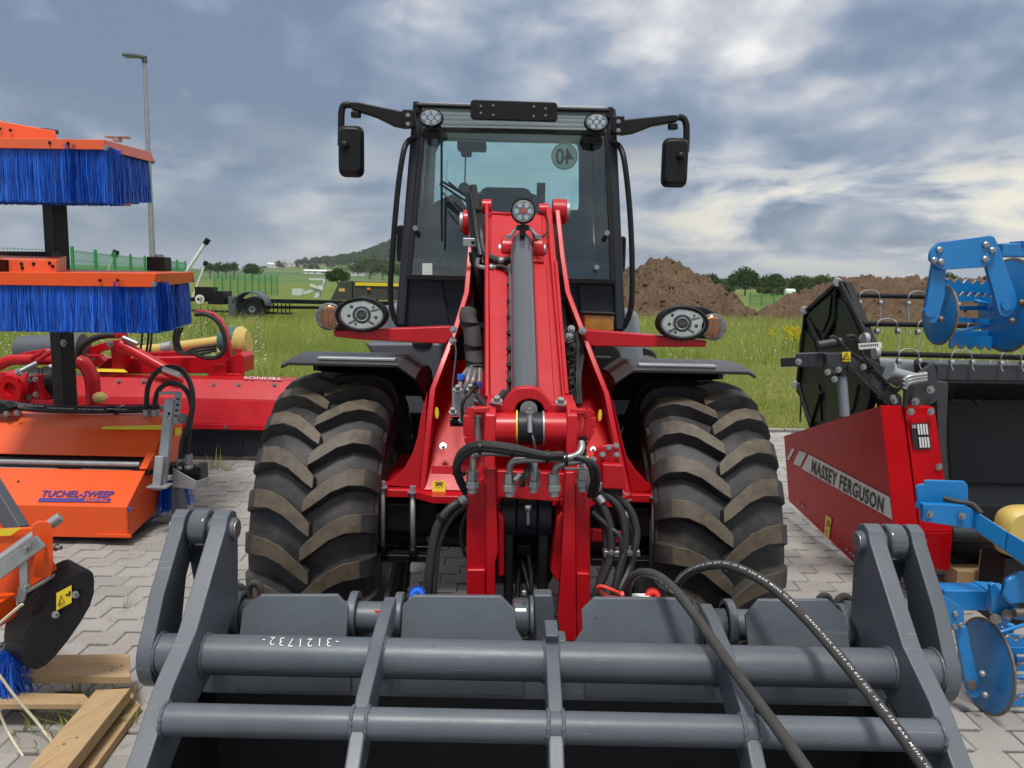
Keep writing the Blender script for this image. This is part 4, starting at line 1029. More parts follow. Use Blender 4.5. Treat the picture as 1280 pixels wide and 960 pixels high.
# --- head: cross tube, arch plate, side loops
def HP(x, y, Y=2.42): return P(x, y, Y)
for (x0, x1) in ((612, 647), (678, 722)):
    B().cyl(HP(x0, 536), HP(x1, 536.5), .054, n=32).done('cross_tube', red, LD, .004)
B().cyl(HP(646, 534.5), HP(679, 535.5), .052, n=36).done('cylinder_eye', M['cab'], LD, .006)
B().cyl(HP(645, 534.5), HP(647, 534.5), .056, n=36).done('wear_ring', M['yellow'], LD); B().cyl(HP(678, 535), HP(680, 535), .056, n=36).done('wear_ring', M['galv'], LD)
B().cyl(HP(662, 518, 2.36), HP(662.5, 541, 2.34), .008).done('grease_hose_end', M['steel'], LD)
B().bolt(HP(662, 516, 2.36), (0, -.2, 1), .010, .012).done('grease_nipple', M['steel'], LD)
for s_, xs in ((-1, (606, 620)), (1, (706, 720))):
    a, c = xs
    pl = [HP(a, 506), HP(a, 600), HP(a, 600, 2.6), HP(a, 506, 2.62)]
    x_ = [HP(a, 550).x, HP(c, 550).x]
    za, zc = HP(a, 508).z, HP(a, 598).z
    B().prism([(x_[0], 2.37, za - .02), (x_[0], 2.40, za), (x_[0], 2.62, za + .01), (x_[0], 2.62, zc), (x_[0], 2.34, zc)], (x_[1] - x_[0], 0, 0)).done('head_side_plate', red, LD, .006)
# loop guards
b = B(); b.beam(HP(586, 514), HP(620, 512), .05, .012, (0, 0, 1)); 
lp = [(612, 511), (592, 512), (586, 519), (586, 545), (592, 560), (596, 568)]; b = B()
for i in range(len(lp) - 1): b.beam(HP(*lp[i], 2.40), HP(*lp[i + 1], 2.40), .035, .016, (0, 1, 0) if 1 <= i < 5 else (0, 0, 1))
b.done('guard_loop', red, LD, .003)
lp = [(712, 513), (732, 514), (738, 521), (737, 535), (731, 548), (727, 556)]; b = B()
for i in range(len(lp) - 1): b.beam(HP(*lp[i], 2.40), HP(*lp[i + 1], 2.40), .035, .016, (0, 1, 0) if 1 <= i < 5 else (0, 0, 1))
b.done('guard_loop', red, LD, .003)
B().tube([HP(597, 520, 2.42), HP(597, 553, 2.42)], .014, 12, spl=False).done('support_rod', M['galv'], LD)
# arch plate
arch = [(615, 516), (616, 506), (628, 505), (636, 494), (643, 487), (652, 484.5), (664, 484.5), (673, 487), (681, 494), (689, 505), (707, 507), (708, 517), (686, 517)]
inner = [(680, 512), (677, 505), (671, 501), (662, 499), (653, 501), (647, 505), (644, 512), (642, 517)]
b = B(); b.prism([HP(x, y, 2.44) for x, y in arch + inner], (0, .06, 0)); b.done('arch_plate', red, LD, .005)
for (x, y) in ((621, 502), (701, 504)): B().bolt(HP(x, y, 2.42), (0, -.5, 1), .015, .014).done('arch_bolt', M['steel'], LD)
b = B(); b.lathe([(-.02, .052), (0, .056), (.01, .056), (.012, .045), (.03, .044)], P(661, 508, 2.50), Vector((0, .85, .5)), 32); b.done('gland_ring', M['black'], LD)
B().cyl(P(661, 512, 2.44), P(661, 503, 2.56), .028).done('ram_rod', M['steel'], LD)
hose('hose', [(630, 490, 2.5), (622, 500, 2.45), (614, 508, 2.44), (606, 506, 2.5), (598, 495, 2.6)], .010)

# --- quick hitch frame: two legs and the cross panel
YH = 2.36
def leg(name, outer, YF, depth, parent=LD): return B().prism([P(x, y, YF) for x, y in outer], (0, depth, 0)).done(name, red, parent, .006)
leg('hitch_cross_panel', [(620, 588), (708, 592), (708, 620), (700, 623), (700, 628), (620, 622), (620, 590)], YH + .03, .05)
leg('hitch_leg', [(583, 618), (603, 597), (610, 597), (612, 760), (583, 760)], YH + .02, .22)
leg('hitch_leg_edge', [(607, 585), (620, 585), (621, 640), (623, 690), (619, 705), (619, 762), (608, 762)], YH - .02, .05)
leg('hitch_leg', [(718, 598), (738, 620), (738, 762), (730, 800), (718, 800)], YH + .02, .22)
leg('hitch_leg_edge', [(706, 590), (719, 590), (720, 802), (701, 802), (697, 770), (702, 700), (704, 640)], YH - .02, .05)
leg('inner_flap', [(622, 640), (630, 648), (630, 720), (622, 722)], YH + .03, .15)
leg('inner_flap', [(703, 640), (696, 648), (688, 715), (697, 728), (703, 728)], YH + .03, .15)
leg('foot_plate', [(583.5, 712), (607, 712), (607, 763), (583.5, 763)], YH + .0, .02)
leg('foot_plate', [(720.5, 716), (737.5, 717), (737.5, 762), (729, 799), (720.5, 799)], YH + .0, .02)
# tilt cylinder head in the opening
for (x0, x1, r) in ((626, 645, .075), (645.5, 671, .070), (671.5, 689, .075)):
    B().cyl(P(x0, 643, 2.50), P(x1, 643.5, 2.50), r, n=32).done('tilt_link_eye', M['cab'], LD, .006)
b = B(); b.prism([P(628, 640, 2.46), P(643, 640, 2.46), P(641, 775, 2.40), P(630, 775, 2.40)], (0, .12, 0)); b.done('tilt_link', M['black'], LD, .01)
b = B(); b.prism([P(672, 640, 2.46), P(688, 640, 2.46), P(684, 775, 2.40), P(672, 775, 2.40)], (0, .12, 0)); b.done('tilt_link', M['black'], LD, .01)
b = B(); b.prism([P(628, 655, 2.56), P(690, 655, 2.56), P(688, 708, 2.58), P(630, 708, 2.58)], (0, .1, 0)); b.done('tilt_crosspiece', M['black'], LD, .01)
B().cyl(P(660, 634, 2.40), P(660, 655, 2.40), .007).done('grease_fitting', M['steel'], LD); B().cyl(P(660, 632, 2.395), P(660, 638, 2.395), .011, n=6).done('grease_cap', M['galv'], LD)
B().cyl(P(625.5, 631, 2.46), P(625.5, 652, 2.46), .008).done('link_pin_edge', M['galv'], LD)
for p_ in ([(648, 688, 2.55), (655, 710, 2.5), (661, 735, 2.45), (663, 740, 2.43), (664, 720, 2.45), (660, 690, 2.5)], [(650, 700, 2.55), (647, 730, 2.5), (646, 760, 2.45)], [(643, 700, 2.58), (651, 740, 2.5), (652, 765, 2.45)]): hose('hose', p_, .008)
B().box(P(655, 686, 2.5), (.05, .03, .035)).done('connector', M['black'], LD, .004)

# pipes and fittings on the head
def pipe(pts, r=.0105, nut0=True, nut1=False):
    b = B(); b.tube([P(*p) for p in pts], r, 12); path = b.path; o = b.done('hydraulic_pipe', M['steel'], LD)
    for ok, p, q_ in ((nut0, path[0], path[2]), (nut1, path[-1], path[-3])):
        if ok:
            d = (q_ - p).normalized()
            B().cyl(p - d * .002, p + d * .030, .0195, n=6).done('union_nut', M['steel'], o, .002); B().cyl(p - d * .024, p - d * .003, .022, n=6).done('union_body', M['galv'], o, .002)
            B().cyl(p - d * .04, p - d * .022, .015).done('union_neck', M['galv'], o)
pipe([(590.5, 600, 2.33), (591, 585, 2.33), (593, 572, 2.33), (600, 567, 2.32), (620, 566, 2.31), (650, 568, 2.32)])
pipe([(637, 604, 2.30), (637, 590, 2.30), (639, 580, 2.295), (648, 575.5, 2.29), (680, 574, 2.28), (708, 572.5, 2.28), (722, 568, 2.28), (727, 561, 2.29), (727, 553, 2.31)])
pipe([(692, 604, 2.30), (692, 593, 2.30), (696, 584, 2.295), (706, 579, 2.29), (722, 577, 2.29), (735, 573, 2.30)])
pipe([(667.5, 599, 2.31), (668, 588, 2.31), (668, 576, 2.32)])
pipe([(728, 598, 2.33), (728, 588, 2.33), (729, 578, 2.34)])
b = B(); b.tube([P(705, 586, 2.3), P(732, 586.5, 2.3), P(735, 590, 2.3), P(735, 604, 2.3)], .004, 8); b.done('bent_wire', M['steel'], LD)
for dy, r in ((0, .013), (6, .011), (-4, .009)):
    hose('hydraulic_hose', [(583, 616, 2.36), (574, 598, 2.34), (571, 580 + dy, 2.31), (580, 565 + dy * .8, 2.29), (600, 557 + dy * .7, 2.27), (640, 561 + dy * .7, 2.26), (680, 569 + dy * .3, 2.26), (704, 569 + dy * .3, 2.27)], r)
for x, y in ((574, 590), (600, 558), (640, 562), (684, 569), (708, 572)): tie(x, y + 2, 2.265 if x > 590 else 2.33, .021, (1, 0, 0) if x > 590 else (0, 0, 1))
hose('wire_loop', [(664, 541, 2.35), (667, 550, 2.33), (669, 562, 2.32)], .005)
hose('hose', [(662, 580, 2.3), (657, 590, 2.28), (652, 602, 2.28), (649, 608, 2.28)], .007); hose('hose', [(664, 580, 2.3), (658, 596, 2.27), (654, 608, 2.28)], .005)
B().cyl(P(644, 600, 2.28), P(651, 592, 2.28), .008).done('white_plug', M['galv'], LD)
for dx in (0, 6): hose('hydraulic_hose', [(716, 571, 2.28), (730, 574, 2.27), (738 + dx, 583, 2.27), (741 + dx, 600, 2.29), (737 + dx, 620, 2.34)], .0095)
b = B(); q_ = [P(729 + 4 * math.sin(i * 1.9), 545 + i * .75, 2.35 + .012 * math.cos(i * 1.9)) for i in range(34)]; b.tube(q_, .0035, 5, sub=2); b.done('coiled_cable', M['black'], LD)
# red valve cover
b = B(); b.prism([P(x, y, 2.42) for x, y in ((746, 562), (753, 557), (772, 556), (775, 564), (775, 580), (780, 606), (777, 610), (750, 609), (741, 600), (741, 575))], (0, .02, 0)); b.prism([P(x, y, 2.41) for x, y in ((751, 577), (778, 578), (780, 605), (777, 609), (752, 608))], (0, -.035, 0)); b.done('valve_cover', red, LD, .006)
for (x, y) in ((753, 568), (771, 568), (761, 559), (770, 557), (742, 574), (745, 601)): B().bolt(P(x, y, 2.415), (0, -1, .2), .0075, .008).done('cover_bolt', M['steel'], LD)
B().box(P(744, 613, 2.42), (.05, .04, .06)).done('block', M['galv'], LD, .004); B().box(P(762, 612, 2.43), (.08, .05, .03)).done('hose_grommet', M['black'], LD, .004)
# lower hoses
hose('lower_hose', [(583, 622, 2.38), (562, 636, 2.36), (548, 655, 2.34), (541, 680, 2.32), (537, 710, 2.3), (533, 745, 2.28), (531, 775, 2.28)], .014)
hose('lower_hose', [(585, 628, 2.40), (568, 642, 2.38), (555, 660, 2.36), (546, 685, 2.34), (543, 715, 2.32), (541, 745, 2.3), (540, 775, 2.3)], .013)
B().cyl(P(576, 627, 2.375), P(584, 622, 2.375), .017, n=12).done('ferrule', M['steel'], LD)
hose('lower_hose', [(584, 640, 2.42), (578, 655, 2.42), (576, 672, 2.42), (580, 690, 2.42), (586, 700, 2.44)], .006)
for x, y in ((553, 647), (541, 676)): tie(x, y, 2.345, .022, (.5, 0, 1))
for p_, r in (([(742, 618, 2.4), (756, 638, 2.38), (763, 660, 2.36), (764, 690, 2.34), (757, 715, 2.32), (744, 745, 2.3), (741, 770, 2.3)], .0135),
              ([(750, 613, 2.4), (772, 632, 2.38), (780, 655, 2.36), (781, 685, 2.34), (775, 710, 2.32), (768, 740, 2.3), (766, 765, 2.3)], .0125),
              ([(758, 612, 2.42), (785, 634, 2.40), (795, 660, 2.38), (794, 682, 2.36), (787, 710, 2.34), (774, 740, 2.3), (772, 765, 2.3)], .0125),
              ([(741, 632, 2.42), (753, 650, 2.4), (757, 670, 2.38), (757, 700, 2.36), (748, 730, 2.34)], .0105),
              ([(740, 640, 2.38), (760, 658, 2.36), (775, 672, 2.34), (777, 700, 2.33), (770, 720, 2.33)], .009),
              ([(756, 615, 2.44), (776, 640, 2.43), (787, 665, 2.42), (788, 690, 2.42)], .0115)): hose('lower_hose', p_, r)
B().box(P(766, 690, 2.36), (.062, .05, .022)).done('hose_clamp_block', M['steel'], LD, .004); B().box(P(788, 689, 2.37), (.055, .05, .022)).done('hose_clamp_block', M['steel'], LD, .004)
for x in (764, 787): B().bolt(P(x, 691, 2.33), (0, -1, 0), .009, .008).done('clamp_bolt', M['steel'], LD)
B().cyl(P(748, 621, 2.39), P(754, 629, 2.38), .015, n=12).done('ferrule', M['steel'], LD)
b = B(); b.beam(P(735, 668, 2.5), P(790, 672, 2.75), .04, .04); b.done('stub_arm', red, LD, .005)

# --- light arms and headlamps
def lamp_arm(a, Y, s_):
    b = B(); b.solid([P(x, y, Y) for x, y in a], [P(x, y, Y) + V(0, .085, 0) for x, y in a]); return b.done('lamp_arm', M['mfred'] if 0 else red, LD, .005)
lamp_arm([(416, 413), (455, 412), (563, 408), (566, 422), (556, 430), (455, 425), (418, 421)], 3.02, -1)
lamp_arm([(882, 434), (841, 434), (740, 433), (728, 420), (731, 412), (840, 421), (884, 426)], 3.02, 1)
for (x, y) in ((567, 412), (566, 426), (728, 413)): B().bolt(P(x, y, 3.0), (0, -1, .2), .012, .012).done('arm_bolt', M['steel'], LD)
def headlamp(cx, cy, ix, iy, s_):
    c = P(cx, cy, 3.0)
    hous = B().ell(c, (0, 1, 0), (0, 0, 1), .101, .068, [(.045, .5), (.04, .84), (-.012, .87), (-.022, .93), (-.014, 1.0), (.03, 1.0), (.07, .85), (.10, .5)], 44)
    o = hous.done('headlamp', M['black'], LD)
    wing = [P(x, y, 3.02) for x, y in (((415, 384), (430, 376), (452, 370), (472, 374), (452, 396), (450, 412), (417, 413), (428, 402)) if s_ < 0 else ((897, 392), (880, 384), (852, 381), (835, 386), (850, 405), (852, 422), (884, 424), (874, 412)))]
    B().prism(wing, (0, .05, 0)).done('lamp_housing', M['black'], o, .006)
    B().ell(c + V(0, .0, 0), (0, 1, 0), (0, 0, 1), .086, .055, [(-.004, 1), (.004, .97), (.022, .75), (.034, .42), (.036, .2)], 44).done('reflector', M['reflector'], o)
    B().ell(c + V(0, -.010, 0), (0, 1, 0), (0, 0, 1), .088, .057, [(-.012, .25), (-.009, .6), (-.003, .9), (.004, 1)], 44).done('lens', M['lens'], o)
    B().ell(c + V(0, -.006, 0), (0, 1, 0), (0, 0, 1), .036, .034, [(.02, .70), (-.006, .72), (-.010, .86), (-.004, 1), (.02, 1.05)], 32).done('projector', M['steel'], o)
    B().ell(c + V(0, -.013, 0), (0, 1, 0), (0, 0, 1), .021, .020, [(-.006, .4), (-.003, .8), (.0, 1), (.004, 1)], 24).done('bulb', M['cylin'], o)
    for dx, dz, r in ((-.05, -.005, .012), (-.025, -.036, .011), (.045, .03, .010), (-.04, .03, .012), (.055, -.01, .012)):
        B().ell(c + V(dx, -.002, dz), (0, 1, 0), (0, 0, 1), r, r, [(-.002, .6), (0, 1), (.01, 1)], 14).done('lamp_recess', M['cab' if r > .0115 else 'galv'], o)
    for a_ in (-2.3, -.9, .5): B().beam(c + V(math.cos(a_) * .040, -.003, math.sin(a_) * .030), c + V(math.cos(a_) * .078, -.001, math.sin(a_) * .048), .010, .006, (0, 1, 0)).done('reflector_facet', M['rim'], o, .001)
    b = B(); b.ell(c, (0, 1, 0), (0, 0, 1), .0865, .0555, [(-.013, .985), (-.016, 1.01), (-.013, 1.04)], 44, cap=False); b.done('bezel_ring', M['steel'], o)
    ci = P(ix, iy, 3.0)
    B().ell(ci, (0, 1, 0), (0, 0, 1), .050, .053, [(-.004, .96), (0, 1), (.03, 1), (.05, .6)], 32).done('indicator', M['galv'], o)
    B().ell(ci + V(-s_ * .006, -.004, 0), (0, 1, 0), (0, 0, 1), .038, .042, [(-.003, .9), (0, 1), (.004, 1)], 32).done('amber_reflector', M['amberlens'], o)
    B().ell(ci, (0, 1, 0), (0, 0, 1), .051, .054, [(-.016, .3), (-.013, .7), (-.006, .93), (0, 1)], 32).done('indicator_lens', M['lens'], o)
    b = B()
    for k in (-1, 0, 1): b.box(ci + V(k * .024, -.010, 0), (.0022, .004, .075)); b.box(ci + V(0, -.010, k * .024), (.08, .004, .0022))
    b.done('lens_ribs', M['led'], o)
headlamp(452.5, 393.5, 410.5, 396, -1); headlamp(852.5, 404, 892, 409, 1)

# --- fenders
def fender(xo, xi, s_):
    """arched mudguard round the tyre; top sheet, front lip, inner wall"""
    yc, zc, r = 3.22, .66, .735; n_ = 16
    ang = [R(38 + (150 - 38) * k / n_) for k in range(n_ + 1)]      # from front (towards camera) over the top to the back
    def rr(a): return r + .03
    ring = []
    for a in ang:
        y, z = yc - math.cos(a) * r * 1.02, zc + min(math.sin(a) * r, .735)
        ring.append((y, z))
    # squared-off top like the real one
    ring = [(2.91, 1.378), (2.95, 1.388), (3.15, 1.395), (3.34, 1.38), (3.48, 1.34), (3.58, 1.26), (3.63, 1.16)]
    xs = [xo, xo + s_ * -.02]
    b = B(); A = [V(xo, y, z - (.015)) for y, z in ring]; A2 = [V(xo - s_ * .03, y, z) for y, z in ring]; C2 = [V(xi + s_ * .07, y, z) for y, z in ring]; C = [V(xi, y + .0, z - .05) for y, z in ring]
    rows = [A, A2, C2, C]; th = .014
    vs = [[b.bm.verts.new(p) for p in r_] for r_ in rows]; ws = [[b.bm.verts.new(p + V(0, .004 if p.y < 3.2 else -.004, -th)) for p in r_] for r_ in rows]
    for i in range(len(rows) - 1):
        for j in range(len(ring) - 1):
            b._f([vs[i][j], vs[i + 1][j], vs[i + 1][j + 1], vs[i][j + 1]]); b._f([ws[i][j], ws[i][j + 1], ws[i + 1][j + 1], ws[i + 1][j]])
        b._f([vs[i][0], ws[i][0], ws[i + 1][0], vs[i + 1][0]]); b._f([vs[i][-1], vs[i + 1][-1], ws[i + 1][-1], ws[i][-1]])
    for j in range(len(ring) - 1):
        for rw, sw in ((vs[0], ws[0]), (vs[-1], ws[-1])): b._f([rw[j], rw[j + 1], sw[j + 1], sw[j]])
    bmesh.ops.recalc_face_normals(b.bm, faces=b.bm.faces); b.done('fender', M['fender'], LD, .004)
    b = B(); b.prism([V(xi, y, z - .05) for y, z in ring] + [V(xi, 3.6, 1.08), V(xi, 3.4, 1.12)], (s_ * .012, 0, 0)); b.done('fender_inner_wall', M['black'], LD)
    b = B(); b.box(((xo * .45 + xi * .55), 2.96, 1.392), (.30, .05, .012)); b.done('fender_trim', M['galv'], LD, .004)
    b = B(); b.beam((xo - s_ * .12, 2.97, 1.355), (xo - s_ * .12, 3.6, 1.27), .02, .03); b.done('fender_stay', M['black'], LD)
FLo, FLi = P(352, 450, 2.93).x, P(521, 458, 2.93).x; FRo, FRi = P(944, 462, 2.93).x, P(768, 468, 2.93).x
fender(FLo, FLi, -1); fender(FRo, FRi, 1)

# --- chassis blocks and bonnet shoulders behind
b = B(); b.prism([P(x, y, 3.75) for x, y in ((455, 428), (552, 428), (552, 520), (500, 520), (480, 470))], (0, .5, 0)); b.done('side_tank', M['bodydk'], LD, .02)
b = B(); b.prism([P(x, y, 4.4) for x, y in ((479, 380), (505, 378), (552, 440), (552, 480), (470, 480), (470, 440))], (0, 1.6, 0)); b.done('bonnet_side', M['body'], LD, .04)
b = B(); b.prism([P(x, y, 4.4) for x, y in ((770, 384), (793, 386), (799, 394), (806, 448), (812, 480), (740, 480), (740, 440))], (0, 1.6, 0)); b.done('bonnet_side', M['body'], LD, .04)
b = B(); b.prism([P(x, y, 3.85) for x, y in ((765, 455), (815, 458), (812, 520), (762, 520))], (0, .3, 0)); b.done('side_box', M['cab'], LD, .01)
b = B(); b.prism([P(x, y, 3.90) for x, y in ((500, 455), (800, 462), (800, 660), (480, 650))], (0, .2, 0)); b.done('front_frame_wall', M['black'], LD, .01)
B().bolt(P(774, 462, 3.82), (0, -1, 0), .012, .01).done('box_bolt', M['steel'], LD)
b = B(); b.prism([P(x, y, 3.74) for x, y in ((514, 428), (541, 428), (535, 435), (520, 435))], (0, .04, 0)); b.done('grip_recess', M['black'], LD, .004)
# brake fluid tank
b = B(); b.prism([P(x, y, 3.5) for x, y in ((729, 392), (768, 394), (767, 416), (731, 414))], (0, .12, 0)); b.done('fluid_reservoir', M['amber'], LD, .012)
b = B(); b.prism([P(x, y, 3.49) for x, y in ((727, 389), (770, 391), (770, 394), (727, 392.5))], (0, .14, 0)); b.done('reservoir_lid', M['black'], LD, .005)
b = B(); b.cyl(P(757, 448, 3.5), P(757, 448, 3.62), .07); b.box(P(752, 460, 3.5), (.08, .1, .12)); b.done('air_fitting', M['black'], LD, .01)

# --- cab
YC = 4.0
def CP(x, y, Y=YC): return P(x, y, Y)
cabm = M['cab']
B().prism([CP(497, 408), CP(500, 348), CP(552, 349), CP(562, 410)], (0, .05, 0)).done('front_panel', cabm, LD, .008)
B().prism([CP(728, 414), CP(722, 355), CP(774, 356), CP(777, 415)], (0, .05, 0)).done('front_panel', cabm, LD, .008)
B().prism([CP(550, 349.0, YC + .02), CP(724, 355, YC + .02), CP(730, 414, YC + .02), CP(560, 410, YC + .02)], (0, .04, 0)).done('front_panel', cabm, LD, .008)
YT = 4.16
def pillar(nm, a, c, w, d=.07): return B().beam(a, c, w, d, (0, 1, 0)).done(nm, cabm, LD, .012)
pillar('front_pillar', P(501, 408, YC - .02), P(523, 132, YT), .050); pillar('front_pillar', P(775, 414, YC - .02), P(763, 138, YT), .050)
pillar('rear_pillar', P(507, 408, 5.4), P(531, 150, 5.35), .10, .1); pillar('rear_pillar', P(757, 414, 5.4), P(747, 150, 5.35), .10, .1)
pillar('door_pillar', P(512, 408, 4.9), P(528, 150, 4.9), .06, .08); pillar('door_pillar', P(765, 414, 4.9), P(756, 150, 4.9), .06, .08)
gz = [P(508, 349, YC - .03), P(526, 160, YT - .03), P(761, 165, YT - .03), P(769, 355, YC - .03)]
B().prism(gz, (0, .006, 0)).done('windscreen', M['glass'], LD)
B().beam(gz[1] + V(0, -.004, -.006), gz[2] + V(0, -.004, -.006), .012, .022).done('windscreen_top_seal', M['black'], LD, .002)
B().beam(gz[0] + V(0, -.008, .012), gz[3] + V(0, -.008, .012), .012, .025).done('windscreen_bottom_seal', M['black'], LD, .002)
B().beam(gz[0] + V(.012, -.008, 0), gz[1] + V(.012, -.008, 0), .022, .012, (0, 1, 0)).done('windscreen_side_seal', M['black'], LD, .002)
B().beam(gz[3] + V(-.012, -.008, 0), gz[2] + V(-.012, -.008, 0), .022, .012, (0, 1, 0)).done('windscreen_side_seal', M['black'], LD, .002)
# sloping roof window and roof
rt = [P(529, 158, YT - .02), P(532, 137, YT + .30), P(756, 143, YT + .30), P(759, 163, YT - .02)]
B().prism(rt, (0, .006, .004)).done('roof_window', M['glasslt'], LD)
b = B(); b.prism([p + V(0, .0, .0) for p in (P(532, 136, YT + .32), P(756, 142, YT + .32), P(756, 142, 5.4), P(532, 136, 5.4))], (0, 0, -.05)); b.bm.free()
rz = P(640, 141, YT + .32).z
xl, xr = P(527, 140, YT + .3).x, P(760, 140, YT + .3).x
B().box(((xl + xr) / 2, 4.98, rz + .03), (xr - xl, 1.0, .045)).done('roof', M['body'], LD, .02)
for k in range(3): B().beam(P(534, 143 + k * 6, YT + .22 - k * .09), P(755, 148.5 + k * 6, YT + .22 - k * .09), .02, .018).done('sunblind_rib', M['body'], LD)
B().tube([P(520, 131.5, YT - .05), P(762, 138.5, YT - .05)], .0125, 12, spl=False).done('roof_bar', M['black'], LD)
for x, y in ((521, 133), (762, 140)): B().box(P(x, y + 3, YT - .02), (.03, .08, .06)).done('roof_bar_bracket', M['black'], LD, .006)
b = B(); b.prism([P(x, y, YT - .10) for x, y in ((591, 124), (694, 127.5), (697, 131), (697, 149), (694, 152), (591, 149), (588, 146), (588, 127))], (0, .025, 0)); o = b.done('roof_plate', M['black'], LD, .006)
for x, y in ((601, 132.5), (616.5, 131.5), (601, 141), (616.5, 143.5), (667.5, 133), (682, 135.5), (667, 145), (682, 144)): B().cyl(P(x, y, YT - .105), P(x, y, YT - .098), .006, n=10).done('plate_screw', M['steel'], o)
for (x, y) in ((539, 147.5), (745.5, 153)):
    round_lamp(P(x, y, YT - .16), .062, 'cab_work_lamp', .06, 6, LD, .72)
    b = B(); b.box(P(x + (4 if x < 640 else -4), y + 13, YT - .12), (.07, .05, .03)); b.box(P(x, y + 11, YT - .14), (.03, .04, .03)); b.done('work_lamp_foot', M['black'], LD, .004)
    b = B(); q_ = P(x + (0 if x < 640 else -6), y + 21, YT - .06); b.ell(q_, (0, 1, .3), (0, 0, 1), .055, .022, [(0, 1), (.03, .9), (.05, .4)], 20)
    for k in range(6): b.beam(q_ + V(-.04 + k * .016, 0, .01), q_ + V(-.045 + k * .018, 0, .045), .004, .004, (0, 1, 0))
    b.done('lamp_underside', M['black'], LD)
# mirror arms and mirrors
for s_, arm, tub, mir, knob, nub in ((-1, [(437, 127), (447, 127), (480, 134), (515, 141), (515, 159), (505, 159.5), (492, 157), (470, 146), (438, 136)], [(438, 131), (430, 132), (427, 140), (426.5, 160), (426, 182)], (438.5, 189, 30, 60), (431, 181), (445, 143)),
                                     (1, [(848, 143), (840, 143), (800, 147), (770, 150), (768, 166), (778, 168), (792, 166), (815, 157), (848, 151)], [(848, 146), (855, 149), (858, 158), (858, 175), (857.5, 190)], (844, 203, 31, 58), (851, 195), (841, 158))):
    Y = YT - .12
    b = B(); b.prism([P(x, y, Y) for x, y in arm], (0, .05, 0)); o = b.done('mirror_arm', M['black'], LD, .008)
    B().tube([P(x, y, Y + .02) for x, y in tub], .017, 12).done('mirror_tube', M['black'], o)
    B().cyl(P(nub[0], nub[1] - 3, Y + .02), P(nub[0], nub[1] + 4, Y + .02), .026, n=20).done('arm_stop', M['black'], o, .004)
    mx, my, mw, mh = mir; w = mw / F * Y / 2; h = mh / F * Y / 2; c = P(mx, my, Y - .02)
    outl = [c + V(s2 * (w - .035 + .035 * math.cos(a)) * 1, 0, 0) for s2 in () for a in ()]
    pts = []
    for qx, qz, a0 in ((1, 1, 0), (-1, 1, 90), (-1, -1, 180), (1, -1, 270)):
        for k in range(5):
            a = R(a0 + 22.5 * k); pts.append(c + V(qx * (w - .03) + .03 * math.cos(a), 0, qz * (h - .035) + .035 * math.sin(a)))
    b = B(); b.prism(pts, (0, .035, 0)); m_ = b.done('mirror', M['black'], o, .006)
    bb = B(); bb.prism(pts, (0, -.032, 0), .86); bb.done('mirror_back', M['black'], m_, .010, 3)
    k_ = P(*knob, Y - .06); B().sphere(k_, .021).done('mirror_joint', M['black'], o); B().cyl(k_, P(mx - s_ * 3, knob[1] + 2, Y - .03), .011).done('joint_stem', M['black'], o)
    x0 = 519 if s_ < 0 else 765
    b = B(); b.box(P(511.5 if s_ < 0 else 771.5, 149 if s_ < 0 else 157, Y + .0), (.065, .06, .085)); b.done('arm_hinge', M['black'], o, .006)
    for dy in (-6, 5): B().bolt(P(510 if s_ < 0 else 773, (150 if s_ < 0 else 158) + dy, Y - .035), (0, -1, 0), .009, .008).done('hinge_bolt', M['steel'], o)
# handrails
B().tube([P(519, 172, 4.1), P(510, 177, 4.05), (P(504, 192, 4.0)), P(497, 240, 3.98), P(491, 310, 3.96), P(488, 360, 3.95), P(490, 388, 3.95), P(497, 405, 3.96), P(503, 409, 3.98)], .0145, 12).done('handrail', M['black'], LD)
B().tube([P(765, 178, 4.1), P(775, 184, 4.05), P(781, 205, 4.0), P(787, 260, 3.98), P(790, 320, 3.96), P(790, 370, 3.95), P(787, 392, 3.95), P(780, 408, 3.96), P(773, 414, 3.98)], .0145, 12).done('handrail', M['black'], LD)
# rear wall of the cab with its window
YR = 5.35
def hole_frame(out, inn, Y, th, mat, nm):
    b = B(); n_ = len(out); A = [b.bm.verts.new(P(x, y, Y)) for x, y in out]; C = [b.bm.verts.new(P(x, y, Y)) for x, y in inn]
    A2 = [b.bm.verts.new(v.co + V(0, th, 0)) for v in A]; C2 = [b.bm.verts.new(v.co + V(0, th, 0)) for v in C]
    for i in range(n_):
        j = (i + 1) % n_
        b._f([A[i], A[j], C[j], C[i]]); b._f([A2[i], C2[i], C2[j], A2[j]]); b._f([A[i], A2[i], A2[j], A[j]]); b._f([C[i], C[j], C2[j], C2[i]])
    bmesh.ops.recalc_face_normals(b.bm, faces=b.bm.faces); return b.done(nm, mat, LD)
out = [(528, 160), (560, 161), (700, 165), (740, 166), (741, 180), (742, 260), (742, 345), (740, 412), (620, 412), (505, 405), (514, 345), (524, 200)]
inn = [(548, 180), (556, 174), (712, 176), (722, 180), (724, 190), (724, 255), (722, 268), (714, 274), (620, 272), (548, 268), (541, 262), (544, 190)]
hole_frame(out, inn, YR, .05, M['bodydk'], 'rear_wall')
gr_ = [P(x, y, YR + .02) for x, y in inn]; B().prism(gr_, (0, .005, 0)).done('rear_window', M['glass'], LD)
pl_ = P(705.5, 195.5, YR - .01)
B().cyl(pl_, pl_ + V(0, -.002, 0), .088, n=32).done('speed_sticker', M['film'], LD)
o = B().lathe([(0, .083), (0, .088), (-.002, .088), (-.002, .083)], pl_ + V(0, -.005, 0), (0, 1, 0), 36, cap=False).done('sticker_ring', M['seat'], LD)
